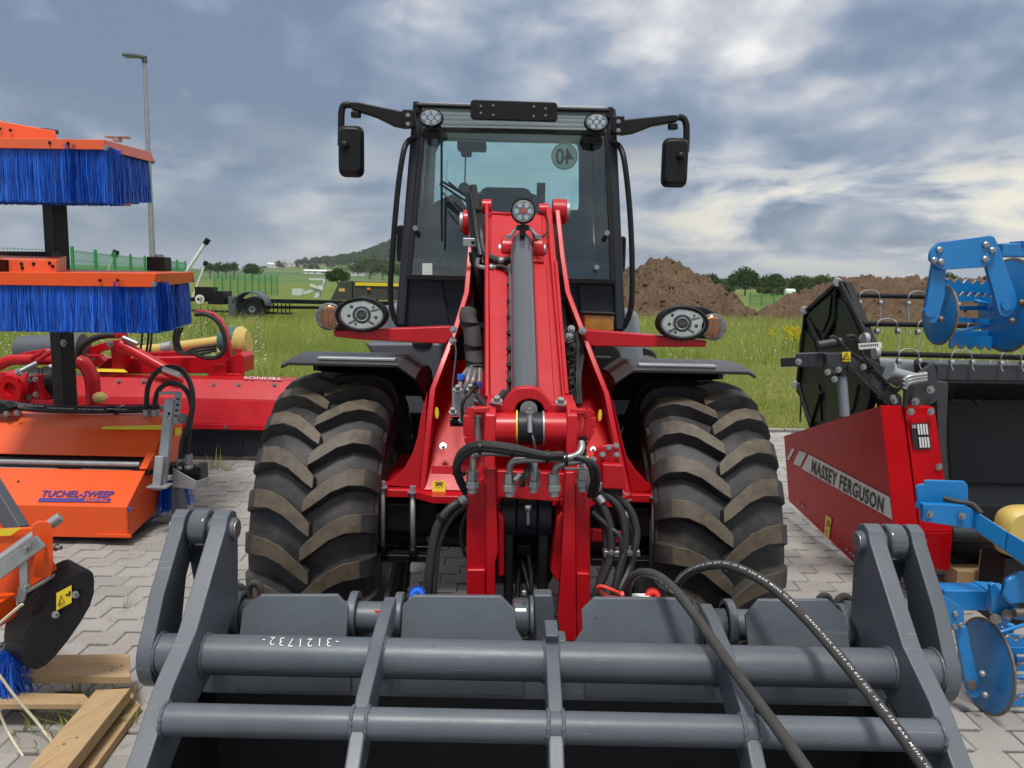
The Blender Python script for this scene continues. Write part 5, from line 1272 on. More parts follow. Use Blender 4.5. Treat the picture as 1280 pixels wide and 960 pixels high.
text_quad('sticker_digits', '40', pl_ + V(-.06, -.008, .05), pl_ + V(.06, -.008, .05), pl_ + V(.06, -.008, -.055), pl_ + V(-.06, -.008, -.055), M['blackink'], LD, flip=True, bold=.02)
# side glazing
for s_, (xa, xb) in ((-1, (509, 517)), (1, (768, 763))):
    pts_ = [P(502 if s_ < 0 else 775, 350, YC + .05), P(522 if s_ < 0 else 763, 165, YT + .02), P(529 if s_ < 0 else 750, 165, YR), P(512 if s_ < 0 else 756, 350, YR)]
    B().prism(pts_, (.005, 0, 0)).done('side_window', M['glass'], LD)
    low = [P(502 if s_ < 0 else 775, 352, YC + .05), P(512 if s_ < 0 else 756, 352, YR), P(508 if s_ < 0 else 760, 412, YR), P(498 if s_ < 0 else 777, 412, YC + .05)]
    B().prism(low, (s_ * -.03, 0, 0)).done('cab_door_lower', M['cab'], LD, .006)
# interior
b = B(); b.box((0.0, 4.75, P(640, 400, 4.7).z - .1), (1.0, 1.2, .1)); b.done('cab_floor', M['black'], LD)
def rrect(c, w, h, d, r, nm, mat, tilt=0):
    pts = []
    for qx, qz, a0 in ((1, 1, 0), (-1, 1, 90), (-1, -1, 180), (1, -1, 270)):
        for k in range(5):
            a = R(a0 + 22.5 * k); pts.append(V(qx * (w / 2 - r) + r * math.cos(a), 0, qz * (h / 2 - r) + r * math.sin(a)))
    rot = Matrix.Rotation(tilt, 3, 'X'); c = Vector(c)
    return B().prism([c + rot @ p for p in pts], rot @ V(0, d, 0)).done(nm, mat, LD, .02, 3)
sc = P(632, 300, 4.95)
rrect(sc, .50, .62, .14, .12, 'seat_backrest', M['seat'], R(-8)); rrect(P(632, 248, 4.98), .34, .14, .10, .06, 'headrest', M['seat'])
rrect(P(632, 350, 4.75), .5, .14, .5, .05, 'seat_cushion', M['seat'])
rrect(P(600, 253, 4.6), .05, .12, .04, .02, 'phone_holder', M['black'])
B().box(P(676, 246, 4.6), (.05, .03, .16)).done('display', M['black'], LD, .006)
B().lathe([(-.012, .19), (0, .205), (.012, .19), (0, .178), (-.012, .19)], P(640, 292, 4.55), V(0, -.55, .85), 36, cap=False).done('steering_wheel', M['black'], LD)
b = B(); b.beam(P(648, 340, 4.35), P(640, 296, 4.55), .12, .1); b.done('steering_column', M['black'], LD, .02)
b = B(); b.prism([P(x, y, 4.15) for x, y in ((503, 352), (505, 325), (560, 322), (590, 345), (690, 345), (720, 325), (768, 330), (773, 356))], (0, .25, 0)); b.done('dashboard', M['bodydk'], LD, .02)
b = B(); b.prism([P(x, y, 4.9) for x, y in ((525, 260), (570, 240), (585, 262), (585, 350), (515, 350))], (0, .3, 0)); b.done('side_console', M['seat'], LD, .02)
b = B(); b.prism([P(x, y, 4.9) for x, y in ((690, 262), (735, 262), (752, 350), (690, 350))], (0, .3, 0)); b.done('side_console', M['seat'], LD, .02)
b = B(); b.box(P(590, 183, 4.4), (.16, .1, .05)); b.box(P(583, 189, 4.4), (.06, .06, .06)); b.done('wiper_motor', M['black'], LD, .01)
b = B(); b.beam(P(600, 172, 4.4), P(700, 174, 4.4), .05, .03); b.done('roof_lining_strip', M['bodydk'], LD)
B().tube([P(582, 188, 4.4), P(581, 232, 4.45)], .004, 6, spl=False).done('pull_cord', M['black'], LD); B().ell(P(580, 236, 4.45), (0, 1, 0), (0, 0, 1), .035, .038, [(0, .9), (.015, 1), (.03, .9)], 20).done('inside_mirror', M['black'], LD)
# wiper
B().tube([P(552, 170, 3.95), P(552, 235, 3.94), P(552.5, 302, 3.92)], .006, 8, spl=False).done('wiper_blade', M['black'], LD)
for (a, c) in (((550, 230), (598, 262)), ((551, 226), (605, 258)), ((561, 228), (588, 250))): B().beam(P(*a, 3.90), P(*c, 3.84), .010, .014, (0, 1, 0)).done('wiper_arm', M['black'], LD)
hose('washer_hose', [(553, 240, 3.9), (565, 254, 3.88), (580, 268, 3.86), (590, 276, 3.84)], .004)
# dealer sticker and inspection label low on the windscreen, seen reversed
text_quad('window_lettering', '< Raiff', P(527, 324, YC - .0), P(565, 325, YC), P(565, 334, YC), P(527, 333, YC), M['seat'], LD, -.0, flip=True, bold=.02)
text_quad('window_lettering', 'Technik', P(530, 335.5, YC), P(561, 336.5, YC), P(561, 341.5, YC), P(530, 340.5, YC), M['seat'], LD, 0, flip=True, bold=.02)
patch('inspection_label', P(528, 329, YC - .035), P(540.5, 329, YC - .035), P(540.5, 343.5, YC - .035), P(528, 343.5, YC - .035), M['pale'], LD)
for (x, y) in ((519, 285), (759, 291), (746, 334)): B().cyl(P(x, y, YC - .02), P(x, y, YC - .05), .013, n=16).done('glass_fixing', M['galv'], LD)
# small side mirrors behind the cab
for x, y in ((500.5, 304), (777.5, 318)): rrect(P(x, y, 4.3), .045, .20, .03, .02, 'rear_mirror', M['black'])
# ================================================================== GRAPPLE BUCKET IN FRONT
BK = thing('grapple_bucket', 'wide dark grey grapple bucket with tubular clamp standing in front of the red loader', 'bucket', (.04, 1.8, 0))
gm = M['grey']
XL, XR = P(246, 822, 1.75).x, P(1127, 831, 1.75).x
Y1 = 1.805; Z1, r1 = .5 * (P(300, 822, Y1).z + P(1050, 831, Y1).z), .0485
Y2, Z2, r2 = 1.575, .5 * (P(250, 907, 1.575).z + P(1150, 912, 1.575).z), .0345
TH = .045
B().cyl((XL - .12, Y1, Z1), (XR + .12, Y1, Z1), r1, n=48).done('clamp_tube', gm, BK)
B().cyl((XL, Y2, Z2), (XR, Y2, Z2), r2, n=40).done('clamp_tube', gm, BK)
def collar(x, y, z, r, w, nm='weld_collar'):
    B().lathe([(-w / 2, r * .99), (-w / 2, r + .010), (w / 2, r + .006), (w / 2, r * .99)], (x, y, z), (1, 0, 0), 40, cap=False).done(nm, gm, BK)
def bead(x, y, z, r):
    b = B(); b.tube([V(x + random.uniform(-.001, .001), y + math.cos(a) * (r + .001), z + math.sin(a) * (r + .001)) for a in [k * 2 * math.pi / 40 for k in range(41)]], [.0042 + .0010 * math.sin(k * 2.3) for k in range(41)], 8, spl=False); b.done('weld_bead', gm, BK)
PZ, PY = 1.022, 2.005
# side arms
inner = [(PY + .045, PZ + .012), (PY + .03, PZ + .04), (PY, PZ + .052), (PY - .03, PZ + .042), (PY - .047, PZ + .015), (1.755, .850), (1.622, .782), (1.51, .694), (1.27, .52), (1.20, .46), (1.24, .42), (1.40, .50), (1.70, .66), (1.86, .70), (PY + .03, .80)]
outer = [(PY + .045, PZ + .012), (PY + .03, PZ + .04), (PY, PZ + .052), (PY - .03, PZ + .042), (PY - .047, PZ + .015), (1.835, .905), *[(Y1 + .03 + math.cos(R(a)) * .085, Z1 - .008 + math.sin(R(a)) * .085) for a in range(130, 331, 18)], (1.97, .90), (PY + .04, .98)]
for s_, x in ((-1, XL), (1, XR)):
    B().prism([(x, y, z) for y, z in inner], (s_ * TH, 0, 0)).done('side_arm', gm, BK, .004)
    xo = x + s_ * (TH + .068)
    B().prism([(xo, y, z) for y, z in outer], (s_ * .038, 0, 0)).done('outer_arm', gm, BK, .004)
    B().cyl((x - s_ * .012, PY, PZ), (xo + s_ * .045, PY, PZ), .030, n=28).done('arm_pin', gm, BK, .003)
    B().cyl((x - s_ * .016, PY, PZ), (x - s_ * .002, PY, PZ), .026, n=28).done('pin_head', M['steel'], BK, .004)
    B().cyl((xo + s_ * .04, PY, PZ), (xo + s_ * .052, PY, PZ), .024, n=24).done('pin_head', M['steel'], BK, .004)
    B().cyl((x + s_ * (TH + .012), PY, PZ), (x + s_ * (TH + .062), PY, PZ), .050, n=36).done('pin_bush', M['cylin'], BK, .010, 3)
    b = B(); b.beam((x + s_ * (TH + .045), PY, PZ - .03), (x + s_ * (TH + .045), PY + .12, PZ - .45), .05, .06); b.done('ram_shank', M['cab'], BK, .008)
    bead(x - s_ * .002, Y1, Z1, r1); bead(xo - s_ * .002, Y1, Z1, r1); bead(x - s_ * .002, Y2, Z2, r2)
    # bucket wall and bearing behind
    B().prism([(x + s_ * (TH + .06), y, z) for y, z in ((2.1, .62), (1.2, .40), (.80, .14), (.80, .09), (2.1, .09))], (s_ * .02, 0, 0)).done('bucket_side', gm, BK, .004)
# ribs
XC = (XL + XR) / 2
def rib(x, w=.033, top=(1.88, .868)):
    pr = [top, (top[0] - .09, top[1] - .002), (1.79, Z1 + r1 + .010), (1.72, Z1 + r1 - .006), (1.60, Z2 + r2 + .012), (1.52, .715), (1.30, .545), (1.33, .50), (1.52, .62), (1.60, .66), (1.70, .70), (top[0], .80)]
    B().prism([(x - w / 2, y, z) for y, z in pr], (w, 0, 0)).done('clamp_rib', gm, BK, .005)
    for yy, zz, rr in ((Y1, Z1, r1), (Y2, Z2, r2)):
        for q_ in (-1, 1): bead(x + q_ * w / 2, yy, zz, rr)
rib(P(442, 950, 1.5).x, top=(1.99, .846)); rib(P(696, 950, 1.5).x, top=(1.86, .850)); rib(P(949, 950, 1.5).x, top=(1.99, .846))
# rear shaft with collars
YS, ZS, rs = 2.10, .735, .044
B().cyl((XL - .04, YS, ZS), (P(634, 780, 2.1).x, YS, ZS), rs, n=36).done('rear_shaft', gm, BK)
B().cyl((P(745, 780, 2.1).x, YS, ZS), (XR + .04, YS, ZS), rs, n=36).done('rear_shaft', gm, BK)
for px in (279, 291, 441, 498, 913, 1061, 1076):
    w = .05 if px in (291, 1061) else .024; x = P(px, 780, 2.08).x; collar(x, YS, ZS, rs + .004, w); 
    B().cyl((x - w / 2, YS, ZS), (x + w / 2, YS, ZS), rs + (.022 if w > .03 else .028), n=32).done('shaft_collar', gm, BK, .004)
for (x, y) in ((288, 770), (1068, 780)):
    q_ = P(x, y, 2.08); B().prism([(q_.x - .012, 2.04, .80), (q_.x - .012, 2.14, .80), (q_.x - .012, 2.17, .62), (q_.x - .012, 2.0, .62)], (.024, 0, 0)).done('shaft_plate', gm, BK, .005)
# deflector panels
for pts in (((325, 745), (421, 745), (436, 759), (436, 812), (304, 812), (304, 762)), ((516, 746), (626, 747), (644, 763), (645, 783), (665, 812), (503, 812), (503, 758)),
            ((743, 749), (846, 750), (866, 766), (866, 812), (706, 812), (727, 785), (727, 763)), ((950, 752), (1038, 752), (1057, 770), (1057, 815), (931, 812), (931, 770))):
    q_ = [P(x, y, 1.985) for x, y in pts]; q_ = [V(p.x, 1.975 + (p.z - .8) * .35, p.z) for p in q_]
    B().prism(q_, (0, .014, 0)).done('deflector_panel', gm, BK, .003)
B().prism([P(867, 752, 2.0), P(880, 770, 2.0), P(880, 812, 2.0), P(867, 812, 2.0)], (0, .03, 0)).done('panel_edge', gm, BK, .003)
# upper edge of the shell
b = B(); b.box(((XL + XR) / 2, 1.93, .655), (XR - XL + .12, .02, .12)); b.done('shell_top_edge', gm, BK, .003)
for a, c in ((297, 440), (500, 655), (730, 880), (930, 1060)):
    x0, x1 = P(a, 860, 1.92).x, P(c, 860, 1.92).x; B().box(((x0 + x1) / 2, 1.915, .652), (x1 - x0, .012, .085)).done('edge_stiffener', gm, BK, .003)
b = B(); b.box(((XL + XR) / 2, 2.12, .36), (XR - XL + .22, .03, .54)); b.done('shell_back', M['bucketshade'], BK)
b = B(); b.box(((XL + XR) / 2, 1.45, .085), (XR - XL + .22, 1.34, .03)); b.done('shell_floor', M['bucketshade'], BK)
b = B(); b.prism([((XL - .09), 2.10, .60), ((XL - .09), 1.955, .60), ((XL - .09), 1.955, .585), ((XL - .09), 2.10, .585)], (XR - XL + .18, 0, 0)); b.done('shell_ledge', M['bucketshade'], BK)
for s_, x in ((-1, XL - .10), (1, XR + .10)): B().prism([(x, y, z) for y, z in ((2.09, .60), (1.22, .38), (.83, .13), (.83, .105), (2.09, .105))], (-s_ * .006, 0, 0)).done('shell_shade_sheet', M['bucketshade'], BK)  # dark sheets added inside the grey walls, carrying the painted interior shade
# central hook between the panels
B().cyl(P(640, 772, 2.14), P(662, 772, 2.14), .058, n=36).done('locking_bush', M['cylin'], BK, .012, 3)
B().cyl(P(662, 772, 2.14), P(667, 772, 2.14), .062, n=36).done('locking_washer', gm, BK, .004)
b = B(); b.prism([P(x, y, 2.14) for x, y in ((667, 744), (690, 744), (693, 760), (693, 812), (670, 812))], (0, .05, 0)); b.done('locking_plate', gm, BK, .006)
B().box(P(694, 799, 1.90), (.055, .06, .022)).done('stop_block', gm, BK, .005)
B().box(P(655, 741, 2.10), (.012, .012, .014)).done('grease_cap', M['galv'], BK, .003)
# caps, plugs and hose tails
def plug(px, py, Y, r, mat, nm, lab=None):
    p = P(px, py, Y); o = B().lathe([(-.004, r * .8), (-.008, r * .95), (0, r), (.012, r), (.014, r * .8)], p, (0.1, 1, -.5), 24).done(nm, M[mat], BK)
    for k in range(4): B().box(p + V(math.cos(k * .79) * 0, -.006, 0), (r * 1.1, .003, .004), Matrix.Rotation(k * .785, 3, 'Y')).done('grip_ridge', M[mat], o)
plug(521.5, 742, 2.12, .022, 'bluecap', 'blue_coupling_cap'); plug(816, 744, 2.12, .022, 'redcap', 'red_coupling_cap')
B().cyl(P(521, 744, 2.13), P(512, 762, 2.13), .016).done('coupling_tail', M['white'], BK); B().beam(P(790, 747, 2.12), P(812, 747, 2.12), .03, .014).done('tag_strip', M['white'], BK, .002)
B().cyl(P(823, 750, 2.14), P(826, 770, 2.14), .016).done('coupling_tail', M['steel'], BK)
b = B(); b.tube([P(774, 747, 2.11), P(762, 746, 2.11), (P(752, 741, 2.12)), P(747, 735, 2.12), P(752, 733, 2.11), P(764, 737, 2.10), P(775, 742, 2.10)], .0055, 8); b.done('cap_tether', M['redcap'], BK)
B().cyl(P(773, 745, 2.11), P(780, 744, 2.11), .012).done('tether_knob', M['redcap'], BK)
for (x, y) in ((473, 765), (888, 768)):
    p = P(x, y, 2.08); B().cyl(p + V(0, 0, -.015), p + V(0, 0, .004), .009, n=14).done('red_grease_cap', M['redcap'], BK); B().cyl(p + V(0, 0, .004), p + V(0, 0, .009), .014, n=14).done('cap_flange', M['redcap'], BK); B().tube([p + V(-.012, 0, 0), p + V(-.02, 0, -.008), p + V(-.018, 0, -.02)], .003, 6).done('cap_strap', M['redcap'], BK)
def bhose(nm, pts, r, mat='hosegrey', sub=8, n=14): b = B(); b.tube([P(*p) for p in pts], r, n, sub=sub); b.done(nm, M[mat], BK); return b
bhose('hose_loop', [(305, 764, 2.14), (298, 758, 2.14), (291, 744, 2.14), (294, 735, 2.14), (301, 734, 2.14), (307, 742, 2.14), (312, 755, 2.14), (318, 764, 2.14)], .011)
bhose('hose_loop', [(318, 758, 2.18), (311, 745, 2.18), (312, 733, 2.18), (319, 729, 2.18), (325, 735, 2.18), (326, 748, 2.18), (322, 762, 2.18)], .011)
bhose('hose_loop', [(1020, 760, 2.2), (1024, 748, 2.2), (1031, 744, 2.2), (1037, 748, 2.2), (1038, 760, 2.2)], .009)
bhose('hose_loop', [(1044, 764, 2.16), (1047, 752, 2.16), (1055, 746, 2.16), (1061, 750, 2.16), (1060, 764, 2.16), (1057, 772, 2.16)], .012)
bhose('hose_tail', [(1070, 765, 2.2), (1066, 752, 2.25), (1073, 742, 2.3), (1078, 730, 2.35)], .011)
# the two long hoses that run out over the clamp
hA = [(783, 765, 2.16), (783, 740, 2.14), (790, 723, 2.10), (804, 716, 2.05), (825, 722, 1.98), (850, 745, 1.90), (880, 785, 1.80), (908, 825, 1.70), (940, 868, 1.58), (975, 915, 1.47), (1012, 968, 1.36), (1030, 1000, 1.3)]
hB = [(842, 760, 2.20), (843, 738, 2.18), (855, 720, 2.14), (877, 709, 2.08), (905, 706, 2.02), (935, 716, 1.95), (970, 738, 1.88), (1010, 776, 1.78), (1050, 822, 1.66), (1090, 872, 1.54), (1125, 917, 1.44), (1162, 968, 1.34), (1185, 1000, 1.28)]
for pts, seg_list in ((hA, ((.13, .36, 'HANSA-FLEX KP310 EN 857 2SC 10 WP', -.75),)), (hB, ((.10, .50, 'HANSA-FLEX KP310 EN 857 2SC 10 WP 330 BAR MSHA IC-84/1', .42), (.53, .97, 'HANSA-FLEX KP310 EN 857 2SC 10 WP 330 BAR MSHA IC-84', .42)))):
    b = B(); rh = .0130; b.tube([P(*p) for p in pts], rh, 16, sub=14); path = b.path; o = b.done('long_hose', M['hosegrey'], BK)
    # arc length table
    acc = [0]
    for i in range(1, len(path)): acc.append(acc[-1] + (path[i] - path[i - 1]).length)
    def at(s):
        s = max(0, min(acc[-1] - 1e-5, s)); i = max(k for k in range(len(acc)) if acc[k] <= s); i = min(i, len(path) - 2)
        f = (s - acc[i]) / (acc[i + 1] - acc[i]); p = path[i].lerp(path[i + 1], f)
        ta = (path[i + 1] - path[max(i - 1, 0)]).normalized(); tb = (path[min(i + 2, len(path) - 1)] - path[i]).normalized(); return p, ta.lerp(tb, f).normalized()
    for (f0, f1, txt, lat) in seg_list:
        uv, fs, asp = text_verts(txt, bold=.004, space=1.25); s0, s1 = acc[-1] * f0, acc[-1] * f1; tb_ = B(); vv = []
        hgt = .0056
        for u, v in uv:
            p, t = at(s0 + (s1 - s0) * u); toc = (CAM - p).normalized(); toc = (toc - t * toc.dot(t)).normalized(); side = toc.cross(t)   # side = towards the outside of the bend
            ang = lat + (v - .5) * hgt / rh
            vv.append(tb_.bm.verts.new(p + (toc * math.cos(ang) - side * -math.sin(ang)) * (rh + .0006)))
        for f in fs: tb_._f([vv[i] for i in f])
        tb_.done('hose_lettering', M['silverprint'], o)
# chalked number, upside down as written from the other side
def on_tube(px, t):
    n1, n2 = V(0, .5, .866), V(0, -.866, .5); n = n1 * t + n2 * math.sqrt(1 - t * t); x = P(px, 806, Y1 - .01).x
    return V(x, Y1, Z1) + n * (r1 + .0024)
uv, fs, _ = text_verts('- 3 1 2 1 7 3 2 -', shear=-.2, bold=-.008)
tb_ = B(); vv = [tb_.bm.verts.new(on_tube(424 - (424 - 329) * u + 0, .40 + .40 * (v) * 1.0 + .03 * math.sin(u * 9) - 0)) for u, v in uv]
for v in vv: pass
tb_.bm.free()
tb_ = B(); vv = [tb_.bm.verts.new(on_tube(424 - (424 - 329) * u, .80 - .40 * v + .03 * math.sin(u * 9))) for u, v in uv]
for f in fs: tb_._f([vv[i] for i in f])
tb_.done('chalk_number', M['silverprint'], BK)
# ================================================================== LEFT SIDE: SWEEPERS, FLAIL MOWER, PALLET
def bristles(name, a, c, top, bot, n, parent, seed, depth=.25, mat='bristle', flare=.008, w=.006, inward=None):
    """hanging bristles along the line a->c (XY), between heights top(t) and bot(t)"""
    rg = random.Random(seed); b = B(); a, c = Vector(a), Vector(c); d = (c - a).normalized(); nr = V(-d.y, d.x, 0) if inward is None else inward
    for i in range(n):
        t = rg.random(); dd = rg.random() ** 1.6 * depth
        p = a.lerp(c, t) + nr * dd; zt, zb_ = top[0] + (top[1] - top[0]) * t, bot[0] + (bot[1] - bot[0]) * t
        zb_ += rg.uniform(-.007, .007); q_ = V(p.x + rg.gauss(0, flare), p.y + rg.gauss(0, flare), zb_); p = V(p.x, p.y, zt); m_ = p.lerp(q_, .5) + V(rg.gauss(0, .006), rg.gauss(0, .006), 0)
        ww = w * .55 * rg.uniform(.5, 1.2); ang = rg.uniform(-.7, .7); s_ = (d * math.cos(ang) + nr * math.sin(ang)) * ww
        vs = [b.bm.verts.new(x) for x in (p - s_ * .6, p + s_ * .6, m_ + s_ * .8, m_ - s_ * .8, q_ + s_, q_ - s_)]
        b._f([vs[0], vs[1], vs[2], vs[3]]); b._f([vs[3], vs[2], vs[4], vs[5]])
    return stuff(b.done(name, M[mat], parent))
# rack post
RK = thing('rack_post', 'black steel upright behind the orange sweeper carrying the stacked broom heads', 'post', (P(80, 500, 5.75).x, 5.75, 0))
rot = Matrix.Rotation(R(-22), 3, 'Z'); c = P(82, 500, 5.75); zt = P(76, 240, 5.75).z
b = B(); b.box((c.x, 5.75, zt / 2), (.115, .115, zt), rot); b.done('upright', M['black'], RK, .006)
q_ = P(81, 428.5, 5.66); B().bolt(q_ + V(0, -.015, 0), (-.3, -1, 0), .022, .012).done('bolt', M['galv'], RK)
B().box((c.x, 5.80, .04), (.9, .6, .08)).done('foot', M['black'], RK, .01)
for z in (P(76, 345, 5.75).z - .12, P(76, 200, 5.75).z - .05): B().beam((c.x, 5.75, z), (c.x - .9, 5.6, z), .08, .08).done('carrying_arm', M['black'], RK, .005)
# upper broom head
def broom(label, fr, yf, yn, extra):
    t = thing('broom_head', label, 'broom', (*P(fr[0][0], 341, yn).xy, 0), 'broom heads stacked on the black post'); return t
UB = broom('upper orange broom head with long blue bristles high on the black post', ((130, 0),), 0, 4.9, None)
Yn, Yf = 4.9, 6.0
L0, C0, E0 = P(-80, 171, Yn - .02), P(131, 174.5, Yn), P(189, 190, Yf)
L1, C1, E1 = P(-80, 184, Yn - .02), P(129, 187, Yn), P(193, 203, Yf)
def shell(t, L0, C0, E0, L1, C1, E1, mat, back):
    """folded sheet: top, front fascia, end fascia"""
    b = B(); th = .006
    b.prism([L0, C0, C1, L1], (0, th, 0)); b.done('front_fascia', mat, t, .004)
    d = (E0 - C0).normalized(); nrm = V(-d.y, d.x, 0) * th
    B().prism([C0, E0, E1, C1], nrm).done('end_fascia', mat, t, .004)
    K0 = L0 + V(0, back, E0.z - C0.z); B().prism([L0, C0, E0, V(K0.x, E0.y, E0.z)], (0, 0, -th)).done('top_sheet', mat, t, .003)
shell(UB, L0, C0, E0, L1, C1, E1, M['orange2'], Yf - Yn)
b = B(); b.solid([P(-60, 135, 5.2), P(3, 152, 5.2), P(69, 163.5, 5.2), P(72, 175, 5.2), P(-60, 175, 5.2)], [P(-60, 135, 5.9) + V(0, 0, .1), P(3, 152, 5.9), P(69, 163.5, 5.9), P(72, 176, 5.9), P(-60, 176, 5.9)]); b.done('mounting_bracket', M['orange2'], UB, .005)
B().beam(P(45, 162.5, 5.3), P(62, 165, 5.5), .12, .03).done('clamp_bar', M['black'], UB, .003)
zt0, zt1, zt2 = L1.z, C1.z, E1.z
bristles('bristles', V(L1.x, L1.y + .02, 0), V(C1.x, C1.y + .02, 0), (zt0 + .03, zt1 + .03), (P(-80, 250, Yn).z, P(135, 252.5, Yn).z), 9000, UB, 1, .22)
bristles('bristles', V(C1.x - .02, C1.y + .02, 0), V(E1.x - .03, E1.y - .02, 0), (zt1 + .03, zt2 + .03), (P(135, 252.5, Yn).z, P(190, 253, Yf).z), 5500, UB, 2, .22)
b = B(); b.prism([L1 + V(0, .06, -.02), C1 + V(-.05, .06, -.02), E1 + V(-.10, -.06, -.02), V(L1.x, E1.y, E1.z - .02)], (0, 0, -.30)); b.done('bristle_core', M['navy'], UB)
for (x, y, Y) in ((132, 185, Yn - .01), (62, 178.5, Yn - .01), (85, 179, Yn - .01), (13, 163, 5.19), (191, 202, Yf - .03), (0, 161, 5.19)): B().bolt(P(x, y, Y), (.1, -1, 0), .014 if x in (132, 191) else .008, .008).done('screw', M['steel'] if x in (132, 191) else M['black'], UB)
B().box(P(149, 254.5, 5.6), (.12, .1, .025)).done('skid', M['orange2'], UB, .003)
b = B(); b.cyl(P(147, 177, 5.5), P(147, 171.5, 5.5), .03); b.box(P(147, 171.5, 5.5), (.16, .06, .012)); b.done('adjuster', M['galv'], UB, .002)
# lower broom head
LB = broom('lower orange broom head with blue bristles below it on the black post', ((190, 0),), 0, 4.6, None)
Yn, Yf = 4.6, 5.6
L0, C0, E0 = P(-80, 339.5, Yn - .02), P(196, 341.5, Yn), P(242, 340, Yf)
L1, C1, E1 = P(-80, 355, Yn - .02), P(191, 359, Yn), P(243, 352.5, Yf)
shell(LB, L0, C0, E0, L1, C1, E1, M['orange'], Yf - Yn)
b = B(); bb = P(10, 340, 4.95), P(83, 338, 5.05)
b.solid([P(11, 341, 4.8), P(70, 342, 4.8), P(70, 325, 4.8), P(11, 324, 4.8)], [P(-20, 337, 5.6), P(83, 338, 5.6), P(83, 320, 5.6), P(-20, 318, 5.6)]); b.done('mounting_box', M['orange2'], LB, .005)
b = B(); b.box(P(4, 333, 4.8), (.06, .3, .08)); b.done('box_opening', M['black'], LB)
for (x, y) in ((27, 330), (42, 330), (62, 329), (28, 335), (66, 333)): B().cyl(P(x, y, 4.795), P(x, y, 4.81), .011, n=12).done('slot', M['black'], LB)
for (x, y) in ((192, 355.5), (241, 350), (125, 350.5), (147, 350.5)): B().bolt(P(x, y, Yn - .015 if x < 200 else Yf - .05), (.1, -1, 0), .013 if x > 190 else .008, .008).done('screw', M['steel'] if x > 190 else M['black'], LB)
b = B(); b.beam(P(-80, 317, 5.5), P(70, 318, 5.5), .12, .035); b.done('guide_rail', M['black'], LB, .004)
b = B(); b.box(P(199, 330, 5.6), (.13, .12, .10)); b.done('top_bracket', M['black'], LB, .008); B().cyl(P(199, 325, 5.6), P(199, 318, 5.6), .03).done('bracket_neck', M['galv'], LB); B().box(P(199, 324, 5.6), (.12, .1, .012)).done('bracket_plate', M['galv'], LB)
bristles('bristles', V(L1.x, L1.y + .02, 0), V(C1.x, C1.y + .02, 0), (L1.z + .03, C1.z + .03), (P(-80, 412, Yn).z, P(196, 416, Yn).z), 10000, LB, 3, .22)
bristles('bristles', V(C1.x - .02, C1.y + .02, 0), V(E1.x - .03, E1.y - .02, 0), (C1.z + .03, E1.z + .03), (P(196, 416, Yn).z, P(241, 404, Yf).z), 5000, LB, 4, .22)
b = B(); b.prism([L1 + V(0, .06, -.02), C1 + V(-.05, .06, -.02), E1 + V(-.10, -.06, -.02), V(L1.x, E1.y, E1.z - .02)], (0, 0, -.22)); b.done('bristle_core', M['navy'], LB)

# orange sweeper
SW = thing('road_sweeper', 'large orange mounted sweeper with folded hood and purple lettering at the left', 'sweeper', (-3.4, 5.1, 0))
om = M['orange']
XR_, XLf = -2.385, -4.9
def at_x(px, py, X):                  # point of the plane x = X seen there
    d = ray(px, py); return CAM + d * (X / d.x)
prof = [at_x(161, 673, XR_), at_x(159, 634, XR_), at_x(182, 588, XR_), at_x(185, 583, XR_), at_x(193, 571, XR_), at_x(206, 537, XR_), at_x(216, 521, XR_)]
yk = prof[-1].y + .15
ring = prof + [V(XR_, yk, prof[-1].z), V(XR_, yk, .35), V(XR_, prof[0].y + .62, .16)]
def slab(i, j, nm, mat=om, th=.012, x0=XLf, x1=XR_, bev=.004):
    p, q_ = ring[i], ring[j]; d = (q_ - p).normalized(); n_ = V(0, -d.z, d.y); n_ = n_ if n_.y > 0 else -n_
    return B().prism([V(x0, p.y, p.z), V(x1, p.y, p.z), V(x1, q_.y, q_.z), V(x0, q_.y, q_.z)], n_ * th).done(nm, mat, SW, bev)
slab(0, 1, 'front_panel'); slab(1, 2, 'lower_hood'); slab(4, 5, 'upper_hood'); slab(5, 6, 'top_panel', M['orange2']); slab(6, 7, 'rear_top_panel', M['orange2'])
b = B(); p, q_ = ring[2], ring[4]; b.prism([V(XLf, p.y + .05, p.z - .01), V(XR_ - .02, p.y + .05, p.z - .01), V(XR_ - .02, q_.y + .05, q_.z), V(XLf, q_.y + .05, q_.z)], (0, .02, 0)); b.done('hinge_groove', M['black'], SW)
B().cyl(V(XLf, p.y + .03, (p.z + q_.z) / 2), V(XR_ - .05, p.y + .03, (p.z + q_.z) / 2), .018).done('hinge_rod', M['galv'], SW)
B().prism(ring, (-.012, 0, 0)).done('end_plate', M['orange'], SW, .004)
b = B(); b.prism([at_x(183, 586, XR_ + .01), at_x(193, 566, XR_ + .01), at_x(197, 568, XR_ + .01), at_x(188, 592, XR_ + .01)], (-.05, 0, 0)); b.done('hinge_lug', om, SW, .004)
b = B(); q_ = at_x(184, 590, XR_); b.box((q_.x - .03, q_.y - .0, q_.z), (.12, .05, .03)); b.done('notch', M['black'], SW)
b = B(); z0 = ring[0].z; b.box(((XR_ + XLf) / 2, ring[0].y + .3, z0 + .01), (XR_ - XLf - .05, .5, .01)); b.done('hood_underside', M['black'], SW)
B().box((at_x(150, 668, XR_).x - .09, ring[0].y - .006, ring[0].z + .018), (.22, .012, .022)).done('skid_lip', om, SW, .003)
def on_face(px, py, i, j, lift=.004):       # point of hood face i-j seen at (px,py)
    p, q_ = ring[i], ring[j]; d = (q_ - p).normalized(); n_ = V(0, -d.z, d.y); n_ = n_ if n_.y < 0 else -n_
    r_ = ray(px, py); t = (p - CAM).dot(n_) / r_.dot(n_); return CAM + r_ * t + n_ * lift
